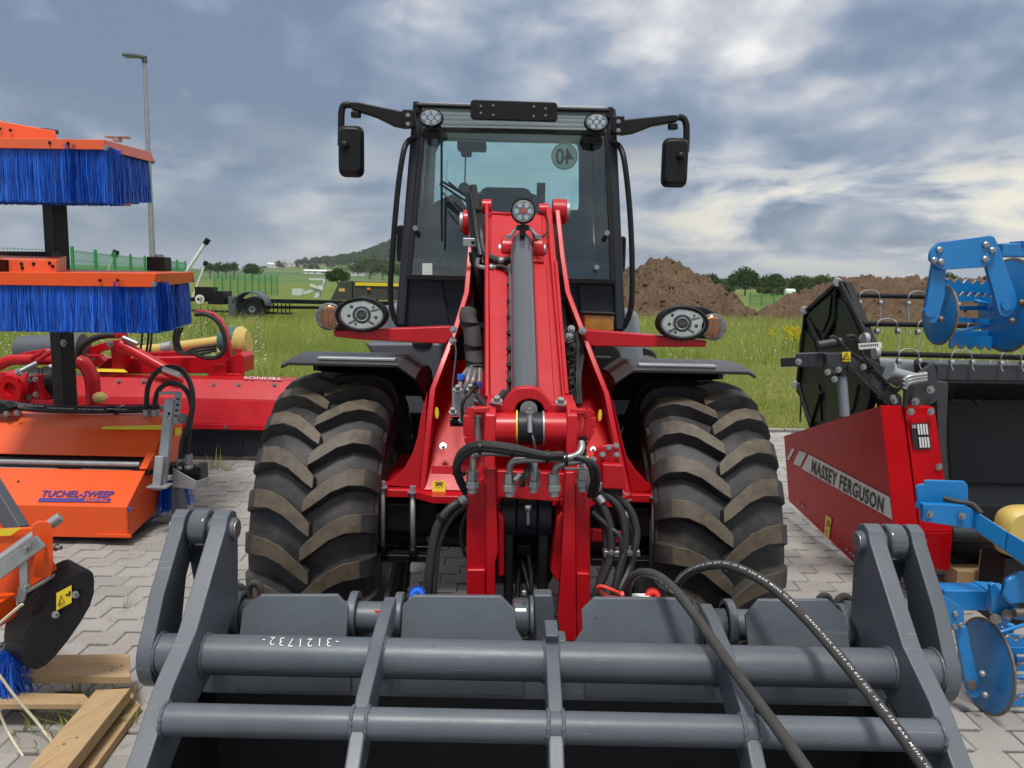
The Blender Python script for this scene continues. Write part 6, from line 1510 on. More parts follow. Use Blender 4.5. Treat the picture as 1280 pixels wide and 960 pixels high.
def face_text(nm, s, x0, y0, x1, y1, mat, i=1, j=2, **kw): return text_quad(nm, s, on_face(x0, y0, i, j), on_face(x1, y0 + .8, i, j), on_face(x1 - 1, y1 + .8, i, j), on_face(x0 - 1, y1, i, j), mat, SW, **kw)
face_text('maker_lettering', 'TUCHEL-SWEEP', 54, 613.5, 143.5, 621.5, M['navy'], shear=.35, bold=.028)
patch('lettering_bar', on_face(50, 623, 1, 2), on_face(139, 623.6, 1, 2), on_face(137, 628.4, 1, 2), on_face(47.5, 627.8, 1, 2), M['navy'], SW, .001)
face_text('model_lettering', 'ECO Pro', 107, 624.2, 135, 627.8, M['orange2'], shear=.2, bold=.03, lift=.005)
patch('long_yellow_sticker', on_face(129, 534, 5, 6), on_face(206, 532, 5, 6), on_face(205, 538, 5, 6), on_face(127, 537.5, 5, 6), M['yellow'], SW, .001)
patch('small_yellow_sticker', at_x(218, 536, XR_ + .003), at_x(226, 533.5, XR_ + .003), at_x(226, 543, XR_ + .003), at_x(218, 546, XR_ + .003), M['yellow'], SW)
B().cyl(at_x(162, 636, XR_ - .0) + V(.01, -.01, 0), at_x(162, 636, XR_) + V(-.01, 0, 0), .012).done('blue_plug', M['bluecap'], SW)
b = B(); b.cyl(on_face(23, 602, 1, 2) , on_face(23, 602, 1, 2, -.01), .008); b.done('vent_hole', M['black'], SW)
Y = 5.35
def sp(x, y, Yq=5.3): return P(x, y, Yq)
SH = lambda nm, pts, r, mat='rubber': B().tube([P(*p) for p in pts], r, 10).done(nm, M[mat], SW)
SH('hydraulic_hose', [(183, 527, 5.35), (183, 505, 5.35), (186, 480, 5.33), (197, 464, 5.3), (212, 459, 5.28), (227, 463, 5.25), (238, 480, 5.2), (241, 505, 5.15), (236, 530, 5.1), (228, 552, 5.08), (225, 582, 5.05)], .018)
SH('hydraulic_hose', [(194, 527, 5.35), (193, 510, 5.35), (197, 490, 5.33), (208, 480, 5.3), (222, 480, 5.28), (234, 490, 5.2), (240, 510, 5.18), (237, 535, 5.12), (235, 560, 5.1), (236, 580, 5.08)], .018)
for (x0, y0, x1, y1) in ((183, 512, 184, 527), (194, 512, 195, 527)): B().cyl(sp(x0, y0, 5.35), sp(x1, y1, 5.35), .026).done('hose_ferrule', M['galv'], SW)
B().cyl(P(225, 573, 5.06), P(225, 583, 5.06), .024).done('hose_ferrule', M['galv'], SW); B().cyl(P(236, 568, 5.08), P(236, 582, 5.08), .024).done('hose_ferrule', M['galv'], SW)
B().cyl(P(205, 461, 5.28), P(226, 469, 5.24), .021).done('hose_sleeve', M['white'], SW)
SH('long_pipe', [(-40, 521, 5.6), (60, 523, 5.6), (130, 524.5, 5.55), (165, 526, 5.5), (185, 527, 5.4)], .011, 'galv'); SH('long_pipe', [(-40, 524, 5.55), (70, 525.5, 5.55), (150, 527, 5.5), (182, 528, 5.4), (205, 520, 5.4)], .010, 'galv')
SH('supply_hose', [(-60, 498, 5.3), (0, 503, 5.3), (40, 508, 5.3), (100, 511, 5.35), (160, 511, 5.4), (200, 509, 5.4)], .019); SH('supply_hose', [(-60, 504, 5.28), (0, 507, 5.28), (40, 512, 5.28), (100, 514, 5.33), (160, 513.5, 5.38), (190, 513, 5.4)], .017)
for k, (x0, x1, yy) in enumerate(((5, 55, 508.3), (60, 92, 511.5), (98, 130, 512.8), (134, 158, 512.6))):
    text_quad('hose_lettering', 'HYDRAULIC 2SN DN10 EN 853' if k % 2 else 'ID 3/8 WP 330 BAR', P(x0, yy - 2.5, 5.25), P(x1, yy - 2 + .6, 5.28), P(x1, yy - .6 + .6, 5.28), P(x0, yy - 1, 5.25), M['white'], SW)
B().cyl(P(64, 523, 5.55), P(72, 523.5, 5.55), .022).done('pipe_clip', M['black'], SW); B().cyl(P(138, 511, 5.35), P(141, 511, 5.35), .028).done('hose_clip', M['black'], SW)
b = B(); b.box(P(142, 523, 5.45), (.10, .06, .05)); b.done('shut_off_valve', M['galv'], SW, .006); B().beam(P(142, 520, 5.42), P(153, 507, 5.38), .03, .012).done('valve_lever', M['galv'], SW, .003)
b = B(); b.cyl(P(150, 524, 5.42), P(178, 526, 5.38), .022); b.done('valve_fitting', M['galv'], SW)
B().cyl(P(200, 509, 5.4), P(208, 511, 5.4), .02).done('hose_end', M['galv'], SW)
for (x, y) in ((8, 517, ), (21, 516)): B().bolt(P(x, y, 5.2), (0, -1, 0), .016, .01).done('bolt', M['steel'], SW)
b = B(); b.prism([P(x, y, 5.3) for x, y in ((7, 518), (10, 511), (24, 509), (25, 520), (14, 524))], (0, .03, 0)); b.done('hose_bracket', M['orange2'], SW, .004)
b = B(); b.prism([P(x, y, 5.2) for x, y in ((-30, 503), (4, 503), (15, 510), (4, 517), (-30, 520))], (0, .1, 0)); b.done('hose_holder', M['black'], SW, .01)
# support leg at the right end
b = B(); b.beam(P(213, 499, 5.02), P(201.5, 609, 4.86), .060, .04, (0, 1, 0)); b.done('support_leg_tube', M['galv'], SW, .004)
b = B(); b.beam(P(202, 570, 4.88), P(197.5, 612, 4.84), .055, .07, (0, 1, 0)); b.done('leg_sleeve', M['galv'], SW, .004)
B().box(P(200, 607, 4.84), (.13, .10, .012)).done('leg_foot', M['galv'], SW, .002)
b = B(); b.beam(P(223, 490, 5.25), P(219, 530, 5.2), .045, .02, (0, 1, 0)); b.done('perforated_strip', M['galv'], SW, .003); B().beam(P(199, 491.5, 5.25), P(226, 491, 5.25), .02, .02).done('top_pin', M['galv'], SW, .002)
for k in range(5): B().cyl(P(222 - k * .7, 499 + k * 7, 5.22), P(222 - k * .7, 499 + k * 7, 5.2), .008, n=10).done('strip_hole', M['black'], SW)
for y in (517, 521): B().cyl(P(211.3, y, 5.0), P(211.3, y, 4.97), .010, n=12).done('leg_hole', M['black'], SW)
B().bolt(P(228, 523, 5.2), (.5, -1, 0), .03, .02).done('clamp_knob', M['steel'], SW)
b = B(); b.box(P(210, 597, 4.9), (.05, .04, .03)); b.done('leg_latch', M['galv'], SW, .004)
b = B(); b.prism([at_x(x, y, XR_ + .06) for x, y in ((210, 566), (222, 563), (223, 577), (211, 582))], (-.06, 0, 0)); b.done('motor_carrier', om, SW, .006)
b = B(); b.prism([P(x, y, 5.0) for x, y in ((216, 585), (246, 602), (243, 612), (216, 609))], (0, .012, 0)); b.done('motor_guard', M['galv'], SW, .003)
b = B(); b.prism([P(246, 602, 5.0), P(262, 597, 5.12), P(257, 609, 5.10), P(243, 612, 5.0)], (0, .015, .006)); b.done('motor_guard_flap', M['galv'], SW, .003)
b = B(); b.cyl(P(228, 588, 5.08), P(249, 593, 5.12), .060); b.box(P(251, 591, 5.12), (.05, .14, .12)); b.done('sweep_motor', M['black'], SW, .01)
B().box(P(224, 588, 5.1), (.14, .12, .10)).done('motor_block', M['black'], SW, .012)
for (x, y) in ((226, 583), (236, 582)): B().cyl(P(x, y, 5.06), P(x, y + 4, 5.06), .03, n=6).done('motor_port', M['galv'], SW)
bq = bristles('side_bristles', V(XR_ + .02, 5.05, 0), V(XR_ + .02, 5.32, 0), (.34, .34), (.10, .09), 700, SW, 6, .08, flare=.03, inward=V(1, 0, 0))
b = B(); b.prism([P(x, y, 5.02) for x, y in ((214, 606), (222, 612), (227, 640), (226, 648), (214, 652))], (0, .1, 0)); b.done('bristle_holder', M['bodydk'], SW, .005)
B().cyl((XR_ - .3, 5.25, .12), (XR_ - 2.2, 5.25, .12), .12).done('castor_roller', M['black'], SW)

# nearer orange machine with black chain cover, cut by the left edge
NS = thing('small_sweeper', 'part of a nearer orange sweeper with black chain cover at the bottom left corner', 'sweeper', (P(0, 780, 2.7).x - .3, 2.75, 0))
def Q(x, y, Y=2.7): return P(x, y, Y)
oc = [(46, 838), (36, 836), (30, 828), (28, 812), (30, 796), (38, 780), (56, 757), (78, 733), (92, 720), (104, 714), (112, 712), (117, 717), (118.5, 727), (118, 742), (113, 758), (102, 777), (85, 802), (70, 820), (58, 832)]
b = B(); b.prism([Q(x, y) for x, y in oc], V(-.12, .075, .012)); b.done('chain_cover', M['bodydk'] if 0 else M['black'], NS, .012, 3)
stp = patch('warning_sticker', Q(71, 741, 2.695), Q(90, 731, 2.695), Q(90, 753, 2.695), Q(71, 763, 2.695), M['yellow'], NS)
def tri_line(pts, nm): B().tube(pts + [pts[0]], .0016, 5, spl=False).done(nm, M['blackink'], stp)
tri_line([Q(73, 757, 2.688), Q(80.5, 752.5, 2.688), Q(76.5, 744, 2.688)], 'warning_triangle')
b = B(); b.box(Q(84.5, 743.5, 2.69), (.014, .002, .006)); b.box(Q(87, 741, 2.69), (.006, .002, .012)); b.done('warning_pictogram', M['blackink'], stp)
for (x, y) in ((94.5, 743), (70, 768), (1, 808)): B().bolt(Q(x, y, 2.69), (.1, -1, .1), .0115, .012).done('cover_bolt', M['steel'], NS)
b = B(); b.solid([Q(-60, 665, 2.75), Q(0, 660, 2.75), Q(42, 658, 2.75), Q(62, 690, 2.75), Q(74, 712, 2.75), Q(40, 735, 2.75), Q(12, 758, 2.75), Q(-60, 800, 2.75)], [p + V(-.40, .30, -.14) for p in (Q(-60, 665, 2.75), Q(0, 660, 2.75), Q(42, 658, 2.75), Q(62, 690, 2.75), Q(74, 712, 2.75), Q(40, 735, 2.75), Q(12, 758, 2.75), Q(-60, 800, 2.75))]); b.done('hood', M['orange'], NS, .01)
patch('yellow_sticker', Q(-20, 662, 2.74) , Q(28, 659.5, 2.74), Q(14, 669, 2.74), Q(-20, 671, 2.74), M['yellow'], NS)
B().cyl(Q(-30, 722, 2.66), Q(76, 646, 2.78), .020, n=20).done('crossbar', M['galv'], NS, .002)
b = B(); b.beam(Q(-30, 735, 2.62), Q(52, 676, 2.64), .05, .012, (0, 1, 0)); b.done('flat_link', M['galv'], NS, .003)
b = B(); b.prism([Q(x, y, 2.68) for x, y in ((41, 657), (48, 652), (60, 652), (66, 660), (67, 705), (64, 720), (56, 723), (44, 722), (41, 715), (46, 690), (42, 675))], (-.012, .012, 0)); b.done('slotted_bracket', M['orange'], NS, .003)
for k in range(5): B().bolt(Q(55, 679 + k * 5.5, 2.672), (0, -1, 0), .007, .004, False).done('slot_notch', M['orange2'], NS)
B().bolt(Q(33, 686, 2.61), (.1, -1, 0), .016, .016).done('link_bolt', M['steel'], NS); B().bolt(Q(33, 734, 2.62), (.1, -1, 0), .014, .014).done('link_bolt', M['steel'], NS); B().bolt(Q(69, 684, 2.75), (1, -.2, 0), .012, .02).done('side_bolt', M['steel'], NS)
b = B(); b.beam(Q(29, 690, 2.64), Q(31, 735, 2.64), .03, .01, (0, 1, 0)); b.done('link_strap', M['galv'], NS, .002)
b = B(); b.prism([Q(x, y, 2.67) for x, y in ((20, 755), (22, 735), (30, 728), (34, 738), (30, 752))], (0, .012, 0)); b.done('hook', M['galv'], NS, .002)
b = B(); b.tube([Q(8, 757, 2.70), Q(30, 742, 2.72), Q(60, 724, 2.74), Q(80, 712, 2.77), Q(86, 709, 2.8)], .007, 8); b.done('cover_seal', M['galv'], NS)
b = B(); b.box(Q(-2, 762, 2.66), (.07, .1, .09)); b.done('side_arm', om, NS, .004)
bristles('bristles', V(Q(-25, 850).x, 2.70, 0), V(Q(12, 850).x, 2.72, 0), (Q(0, 832).z, Q(0, 832).z), (Q(0, 885, 2.7).z, Q(0, 880, 2.7).z), 500, NS, 8, .2, flare=.022, w=.005)
b = B(); b.tube([Q(28, 755, 2.60), Q(8, 772, 2.60), Q(-20, 796, 2.60)], .006, 6); b.done('strap_end', M['cream'], NS)
ar = P(-10, 600, 3.4)
b = B(); b.beam(P(-40, 560, 3.4), P(24, 664, 3.3), .075, .06, (0, 1, 0)); b.done('parallel_arm', M['bodydk'], NS, .008)

def strapline(pts): B().tube([P(*p) for p in pts], .005, 6).done('packing_strap', M['cream'], NS)
strapline([(-5, 838, 2.6), (20, 872, 2.6), (48, 905, 2.6), (68, 935, 2.55), (73, 958, 2.5)]); strapline([(-5, 880, 2.6), (10, 915, 2.6), (35, 955, 2.5)])

# pallet
PL = thing('wooden_pallet', 'pale wooden pallet lying on the paving beside the bucket at the lower left', 'pallet', (H(80, 880, 0).x, H(80, 880, 0).y, 0))
def plank(nm, tops, z, th, mat='wood'):
    q_ = [H(x, y, z) for x, y in tops]; return B().prism(q_, (0, 0, -th)).done(nm, M[mat], PL, .003)
plank('deck_board', [(-60, 820), (162, 817), (163, 846), (-60, 845)], .150, .030)
plank('deck_board', [(-60, 863), (105, 867), (118, 880), (-60, 880)], .105, .022)
plank('stringer', [(120, 862), (163, 860), (82, 962), (32, 962)], .118, .05, 'wood2')
plank('bottom_board', [(168, 873), (176, 880), (112, 968), (80, 965)], .035, .033, 'wood2')
for (x, y) in ((150, 868), (70, 950), (100, 905)):
    q_ = H(x, y, .06); B().box((q_.x + .01, q_.y, .052), (.09, .10, .03), Matrix.Rotation(R(18), 3, 'Z')).done('spacer_block', M['wood'], PL, .003)
for (x, y) in ((96, 922), (80, 930), (152, 832), (140, 838), (60, 833)): q_ = H(x, y, .151 if y < 850 else .119); B().cyl(q_ - V(0, 0, .004), q_ + V(0, 0, .001), .0045, n=8).done('nail', M['wornsteel'], PL)

# red flail mower
FM = thing('flail_mower', 'long pinkish red flail mower with black rubber skirt behind the orange sweeper', 'mower', (-3.2, 7.1, 0))
fm = M['red']
def mp(x, y, Y=6.9): return P(x, y, Y)
pr_ = [(470, 7.25), (476, 7.1), (500, 6.98), (531, 6.88)]
xs0, xs1 = -90, 400
def mslab(y0, Y0, y1, Y1, nm, mat=fm): 
    return B().prism([P(xs0, y0 - 8, Y0), P(xs1, y0 + 1.5, Y0), P(xs1, y1 + 1.5, Y1), P(xs0, y1 - 8, Y1)], (0, .02, -.004)).done(nm, mat, FM, .006)
mslab(471, 7.45, 475, 7.18, 'top_edge'); mslab(475, 7.18, 500, 7.02, 'upper_panel'); mslab(500, 7.02, 531, 6.92, 'lower_panel'); mslab(531, 6.90, 538, 6.89, 'bottom_lip')
for k in range(9): 
    x0 = 100 + k * 34; B().prism([P(x0, 536, 6.93), P(x0 + 33.4, 537, 6.93), P(x0 + 33.4, 571 + random.uniform(-1, 1), 6.95), P(x0, 570 + random.uniform(-1, 1), 6.95)], (0, .012, 0)).done('rubber_flap', M['bodydk'] if 0 else M['cab'], FM, .002)
for x in (148, 179, 208, 267, 298, 343): B().bolt(P(x, 481 if x > 200 else 476, 7.13), (0, -1, .3), .016, .010).done('rivet', M['steel'], FM)
for x in (282, 345): B().bolt(P(x, 534.5, 6.89), (0, -1, 0), .014, .01).done('lip_bolt', M['steel'], FM)
text_quad('faded_lettering', 'TEHNOS', P(352, 477.5, 7.16), P(305, 476, 7.16), P(305, 473, 7.3), P(352, 474.2, 7.3), M['silverprint'], FM, lift=.02)
patch('yellow_sticker', P(120, 463, 7.3), P(155, 464, 7.3), P(160, 468, 7.2), P(118, 467, 7.2), M['yellow'], FM, .02)
def mbeam(nm, a, c, w, h, up=(0, 0, 1), mat=fm): return B().beam(P(*a), P(*c), w, h, up).done(nm, mat, FM, .008)
mbeam('cross_beam', (128, 457, 7.6), (300, 455, 7.6), .16, .16); mbeam('headstock_beam', (190, 445, 7.9), (246, 444, 7.9), .10, .09)
b = B(); b.prism([P(x, y, 7.5) for x, y in ((286, 446), (300, 441), (305, 446), (305, 466), (288, 468))], (0, .3, 0)); b.done('beam_end', fm, FM, .01)
mbeam('beam_foot', (262, 468, 7.5), (304, 470, 7.5), .1, .05); mbeam('pivot_post', (277, 455, 7.5), (277, 472, 7.5), .12, .12, (0, 1, 0))
B().cyl(P(151, 430, 7.2), P(222, 470, 7.1), .052).done('hydraulic_ram', fm, FM, .006)
b = B(); b.prism([P(x, y, 7.3) for x, y in ((137, 426), (152, 424), (160, 434), (150, 462), (140, 462))], (0, .15, 0)); b.done('ram_mount', fm, FM, .01); B().bolt(P(138, 430.5, 7.28), (0, -1, 0), .028, .02).done('mount_bolt', M['steel'], FM)
b = B(); b.prism([P(x, y, 7.4) for x, y in ((98, 446), (112, 434), (130, 428), (142, 427), (140, 436), (124, 440), (110, 452))], (0, .08, 0)); b.done('curved_plate', fm, FM, .008)
b = B(); b.prism([P(x, y, 7.3) for x, y in ((101, 443), (123, 444), (129, 452), (120, 459), (103, 459), (99, 452))], (0, .1, 0)); b.done('bracket_plate', fm, FM, .008)
for (x, y) in ((102, 447), (108, 451), (117, 449), (111, 446)): B().bolt(P(x, y, 7.28), (0, -1, 0), .014, .01).done('bracket_bolt', M['steel'], FM)
B().tube([P(97, 445, 7.2), P(103, 433, 7.2), P(115, 424, 7.2), P(132, 419.5, 7.2), P(150, 419, 7.2)], .030, 12).done('black_hose', M['rubber'], FM)
b = B(); b.box(P(151, 417, 7.2), (.10, .08, .07)); b.done('hose_joint', fm, FM, .01); B().cyl(P(154, 422, 7.15), P(172, 430, 7.15), .022).done('chrome_fitting', M['steel'], FM)
# bent guard hook at the right with hoses
hk = [(243, 394), (254, 393), (264, 397), (272, 407), (277, 420), (279, 435), (278, 448), (274, 460)]
b = B()
A = [P(x, y, 7.5) for x, y in hk] + [P(x, y, 7.5) for x, y in ((288, 450), (286, 432), (283, 415), (276, 401), (266, 391), (254, 388), (243, 388))]
b.prism(A, (0, .08, 0)); b.done('bent_guard', fm, FM, .008)
B().tube([P(244, 393, 7.4), P(258, 393, 7.4), P(272, 402, 7.4), (P(280, 418, 7.4)), P(281, 436, 7.4), P(272, 446, 7.4), P(256, 447, 7.4), P(240, 441, 7.4)], .022, 8).done('guard_hose', M['rubber'], FM)
for k in range(3): B().tube([P(220 + k * 4, 409, 7.4), P(217 + k * 3, 425, 7.4), P(222 + k * 4, 440, 7.4), P(245, 443 - k * 4, 7.4), P(270, 438 - k * 3, 7.4)], .013, 8).done('loop_hose', M['rubber'], FM)
for x in (178, 186, 190): B().tube([P(x, 415, 7.6), P(x - 1, 428, 7.6), P(x - 3, 440, 7.6)], .012, 6).done('hose', M['rubber'], FM)
B().tube([P(160, 440, 8.0), P(205, 436, 8.0), P(250, 430, 8.0), P(296, 424, 8.0)], .058, 16, spl=False).done('drive_shaft_guard', M['yplastic'], FM)
B().cyl(P(204, 436, 7.95), P(216, 434, 7.95), .068).done('guard_collar', M['galv'], FM)
b = B(); b.lathe([(-.10, .11), (0, .15), (.08, .15), (.12, .13)], P(288, 427, 8.0), (1, 0, .15), 20); b.done('teal_boot', M['teal'], FM); b = B(); b.lathe([(-.04, .15), (.04, .17), (.10, .12)], P(299, 428, 8.0), (1, 0, .1), 20); b.done('guard_bell', M['yplastic'], FM)
B().cyl(P(299, 436, 7.8), P(299, 448, 7.8), .03).done('pin', fm, FM)
# left end of the mower: bent tubes, gearbox, rubber roller
B().tube([P(-30, 470, 6.8), P(2, 455, 6.8), P(15, 450, 6.8), P(40, 449.5, 6.8), P(76, 450, 6.8)], .048, 14).done('hoop_tube', fm, FM)
B().tube([P(98, 452, 6.7), (P(106, 456, 6.7)), P(113, 468, 6.7), P(116, 482, 6.7), P(117, 503, 6.7)], .062, 16).done('bent_tube', fm, FM)
b = B(); b.lathe([(-.12, .10), (-.12, .16), (.02, .17), (.06, .14), (.06, .05)], P(20, 486, 6.6), (.25, 1, 0), 28); b.done('gearbox', fm, FM, .01)
b = B(); b.lathe([(-.02, .13), (-.04, .12), (-.04, .06), (-.02, .05)], P(17, 486, 6.46), (.25, 1, 0), 28); b.done('gearbox_cap', M['mfred'], FM)
b = B(); b.prism([P(x, y, 6.5) for x, y in ((36, 470), (46, 469), (49, 485), (53, 500), (22, 501), (30, 490), (34, 480))], (0, .15, 0)); b.done('gearbox_plate', fm, FM, .008)
for (x, y) in ((36, 476), (44, 474), (36, 495.5), (44.5, 493)): B().bolt(P(x, y, 6.48), (0, -1, 0), .020, .014).done('plate_bolt', M['steel'], FM)
b = B(); b.lathe([(-.12, .10), (-.11, .14), (-.04, .145), (-.03, .135), (-.01, .135), (0, .147), (.06, .147), (.07, .137), (.09, .137), (.10, .145), (.14, .135), (.15, .05)], P(55, 479, 6.7), (.8, .5, 0), 32); b.done('rubber_coupling', M['black'], FM)
b = B(); b.solid([P(8, 465, 6.8), P(26, 461, 6.8), P(32, 470, 6.8), P(10, 476, 6.8)], [P(8, 465, 7.1), P(26, 461, 7.1), P(32, 470, 7.1), P(10, 476, 7.1)]); b.done('gearbox_shoulder', fm, FM, .01)
B().cyl(P(22, 466, 6.4), P(46, 454, 6.5), .022).done('chrome_latch', M['galv'], FM); B().cyl(P(22, 466, 6.4), P(26, 464, 6.4), .032).done('latch_knob', M['galv'], FM)
for a, c in (((38, 448), (57, 437)), ((50, 448), (68, 437))): B().beam(P(*a, 6.75), P(*c, 6.8), .03, .03, (0, 1, 0)).done('latch_fork', fm, FM, .006)
b = B(); b.lathe([(-.3, .10), (-.3, .14), (.3, .14), (.3, .1)], P(66, 437, 7.3), (1, 0, .05), 24); b.done('grey_roller', M['bodydk'], FM)
b = B(); b.prism([P(x, y, 7.0) for x, y in ((20, 448), (26, 441), (56, 436), (64, 440), (60, 449))], (0, .1, 0)); b.done('linkage_plate', fm, FM, .01)
B().tube([P(44, 428, 7.4), P(46, 432, 7.4), P(51, 434.5, 7.4)], .014, 8).done('pin_hook', M['steel'], FM)
B().beam(P(52, 441, 7.0), P(78, 440, 7.0), .05, .05).done('chrome_bar', M['steel'], FM, .006)
b = B(); b.prism([P(x, y, 6.7) for x, y in ((58, 456), (75, 455), (77, 474), (72, 478), (66, 474))], (0, .05, 0)); b.done('plastic_bag', M['silverprint'], FM, .02)
b = B(); b.lathe([(0, .055), (.03, .06), (.05, .04)], P(125, 499, 6.6), (.3, -.4, 1), 20); b.done('yellow_cap', M['yplastic'], FM)
b = B(); b.beam(P(98, 508, 6.7), P(196, 507, 6.7), .10, .05); b.done('front_rail', fm, FM, .008)
b = B(); b.prism([P(x, y, 6.75) for x, y in ((164, 520), (172, 508), (184, 505), (192, 512), (194, 524))], (0, .05, 0)); b.done('side_lug', fm, FM, .008)
B().cyl((-5.0, 7.4, .11), (-2.0, 7.4, .11), .11).done('ground_roller', M['black'], FM)
# ================================================================== RIGHT SIDE: HEADER WITH REEL, BLUE ROLLERS
GH = thing('grain_header', 'red and black grain header with hexagonal black reel shield on the right', 'header', (2.9, 4.8, 0))
rd = M['mfred']
def side(x, y, t):                     # t 0 = far end of the divider, 1 = near end
    return P(x, y, 5.40 + (4.02 - 5.40) * t)
A = [side(980, 545, 0), side(1101, 507, 1), side(1124, 716, 1)]
_n = (A[1] - A[0]).cross(A[2] - A[0]).normalized()
for _x, _y in ((1071, 707), (986, 626)):
    _r = ray(_x, _y); A.append(CAM + _r * ((A[0] - CAM).dot(_n) / _r.dot(_n)))
B().prism([(A[0]), A[1], A[2], A[3], A[4]], V(.02, .006, 0)).done('divider_side_panel', rd, GH)
x_n = A[1]
Bf = [P(1101, 507, 4.015), P(1128, 507.5, 4.02), P(1149, 665, 4.0), P(1152, 716, 4.0), P(1124, 716, 4.0)]
B().prism(Bf, (0, .015, 0)).done('divider_front_panel', rd, GH, .003)
B().prism([P(1130.3, 509, 4.05), P(1168, 509, 4.05), P(1181.5, 604, 4.02), P(1191, 665, 4.0), P(1150.5, 665, 4.0)], (0, .2, 0)).done('divider_end_panel', rd, GH, .004)
B().prism([P(1150.5, 666, 3.995), P(1191, 666, 3.995), P(1187, 713, 4.05), P(1153, 711, 4.05)], (0, .2, 0)).done('divider_lower_cover', rd, GH, .004)
b = B(); b.prism([P(1127.5, 507.5, 4.06), P(1131, 508, 4.06), P(1153, 714, 4.04), P(1148, 714, 4.04)], (0, .3, 0)); b.done('panel_gap', M['black'], GH)
def on_side(px, py, lift=.003):
    n_ = (A[1] - A[0]).cross(A[4] - A[0]).normalized(); n_ = n_ if n_.dot(CAM - A[0]) > 0 else -n_
    r_ = ray(px, py); return CAM + r_ * ((A[0] - CAM).dot(n_) / r_.dot(n_)) + n_ * lift
def spatch(nm, q4, mat, parent=GH, lift=.002): return patch(nm, *[on_side(x, y) for x, y in q4], mat, parent, lift)
spatch('silver_band', ((1012, 568), (1113, 621), (1117, 649.5), (1003, 585.5)), M['white'])
spatch('silver_stripe', ((1000, 563.5), (1009.3, 566.5), (1001, 583), (992.5, 579.5)), M['silverprint']); spatch('silver_stripe', ((991.2, 560), (994.3, 561), (987.2, 575), (984.3, 573.5)), M['silverprint'])
text_quad('maker_lettering', 'MASSEY FERGUSON', on_side(1017, 573.5), on_side(1107, 622), on_side(1105.5, 641.5), on_side(1015, 590.5), M['blackink'], GH, lift=.006, bold=.032, space=1.12)
spatch('yellow_sticker', ((1033.5, 643), (1040.5, 648), (1037.5, 672.5), (1031, 667.5)), M['yellow'])
b = B(); b.tube([on_side(1034.5, 656, .008), on_side(1038.5, 658, .008), on_side(1037, 650, .008), on_side(1034.5, 656, .008)], .002, 5, spl=False); b.done('sticker_triangle', M['blackink'], GH)
B().cyl(on_side(1034, 664, .004), on_side(1034, 664, .010), .006).done('sticker_dot', M['blackink'], GH)
for (x, y) in ((1000, 629), (1004, 632), (1006.5, 635), (1060, 687), (1064.5, 691.5), (1068, 695)): B().sphere(on_side(x, y, .004), .010).done('rivet', M['steel'], GH)
tp = patch('type_plate', P(1138, 529, 4.03), P(1160, 528.5, 4.03), P(1164, 561, 4.03), P(1142, 561.5, 4.03), M['label'], GH)
def tb4(u0, v0, u1, v1, nm, mat):
    a, bq, c, d = P(1138, 529, 4.022), P(1160, 528.5, 4.022), P(1164, 561, 4.022), P(1142, 561.5, 4.022)
    f = lambda u, v: (a * (1 - u) + bq * u) * (1 - v) + (d * (1 - u) + c * u) * v
    return patch(nm, f(u0, v0), f(u1, v0), f(u1, v1), f(u0, v1), mat, tp)
for i in range(4):
    for j in range(2): tb4(.36 + .155 * i, .04 + .50 * j, .46 + .155 * i, .44 + .50 * j, 'plate_field', M['white'])
text_quad('ce_mark', 'CE', P(1139.5, 531, 4.02), P(1144.5, 531, 4.02), P(1145, 535, 4.02), P(1140, 535, 4.02), M['white'], tp, bold=.02)
for (x, y) in ((1138.5, 514.5), (1163.5, 514.5), (1173.5, 583.5), (1184, 657)): B().bolt(P(x, y, 4.02), (0, -1, 0), .016, .010).done('panel_bolt', M['steel'], GH)
# table, trough and back wall
dk = M['body']; tk = principled('dark_table_paint', (.016, .019, .022), .5, var=.12, spec=.3)
def gbox(nm, pts, d, mat, bev=.008): return B().prism([P(*p) for p in pts], (0, d, 0)).done(nm, mat, GH, bev)
M['tgrey'] = principled('table_grey_paint', (.036, .040, .046), .45, var=.1)
gbox('top_beam', [(1170, 455, 4.3), (1400, 459, 4.3), (1400, 479, 4.3), (1172, 476, 4.3)], .25, M['tgrey'])
gbox('beam_lip', [(1175, 476, 4.28), (1400, 479, 4.28), (1400, 483, 4.28), (1175, 480, 4.28)], .05, M['black'])
gbox('trough_left_wall', [(1170, 476, 4.15), (1186, 478, 4.15), (1183, 560, 4.15), (1190, 640, 4.15), (1184, 640, 4.15), (1172, 540, 4.15)], .15, M['tgrey'])
gbox('trough_back', [(1183, 499, 4.75), (1400, 499, 4.75), (1400, 640, 4.6), (1190, 640, 4.6)], .05, tk)
b = B(); b.prism([P(1183, 480, 4.32), P(1400, 480, 4.32), P(1400, 500, 4.74), P(1183, 500, 4.74)], (0, .02, .02)); b.done('trough_roof', M['black'], GH)
gbox('trough_floor', [(1186, 630, 4.15), (1400, 634, 4.15), (1400, 660, 4.15), (1190, 655, 4.15)], .5, tk)
for (x, w) in ((1201, 20), (1222, 12)): gbox('hanger', [(x - w / 2, 499, 4.6), (x + w / 2, 499, 4.6), (x + 1, 508, 4.6)], .02, M['black'], .002)
B().cyl(P(1187, 666, 4.1), P(1400, 672, 4.1), .045).done('cutter_bar_tube', M['tgrey'], GH)
gbox('lower_frame', [(1188, 676, 4.3), (1400, 680, 4.3), (1400, 712, 4.3), (1192, 712, 4.3)], .3, M['black'])
for x in (1190, 1240): gbox('stand_foot', [(x, 700, 4.2), (x + 22, 702, 4.2), (x + 20, 722, 4.2), (x + 2, 722, 4.2)], .3, M['black'])
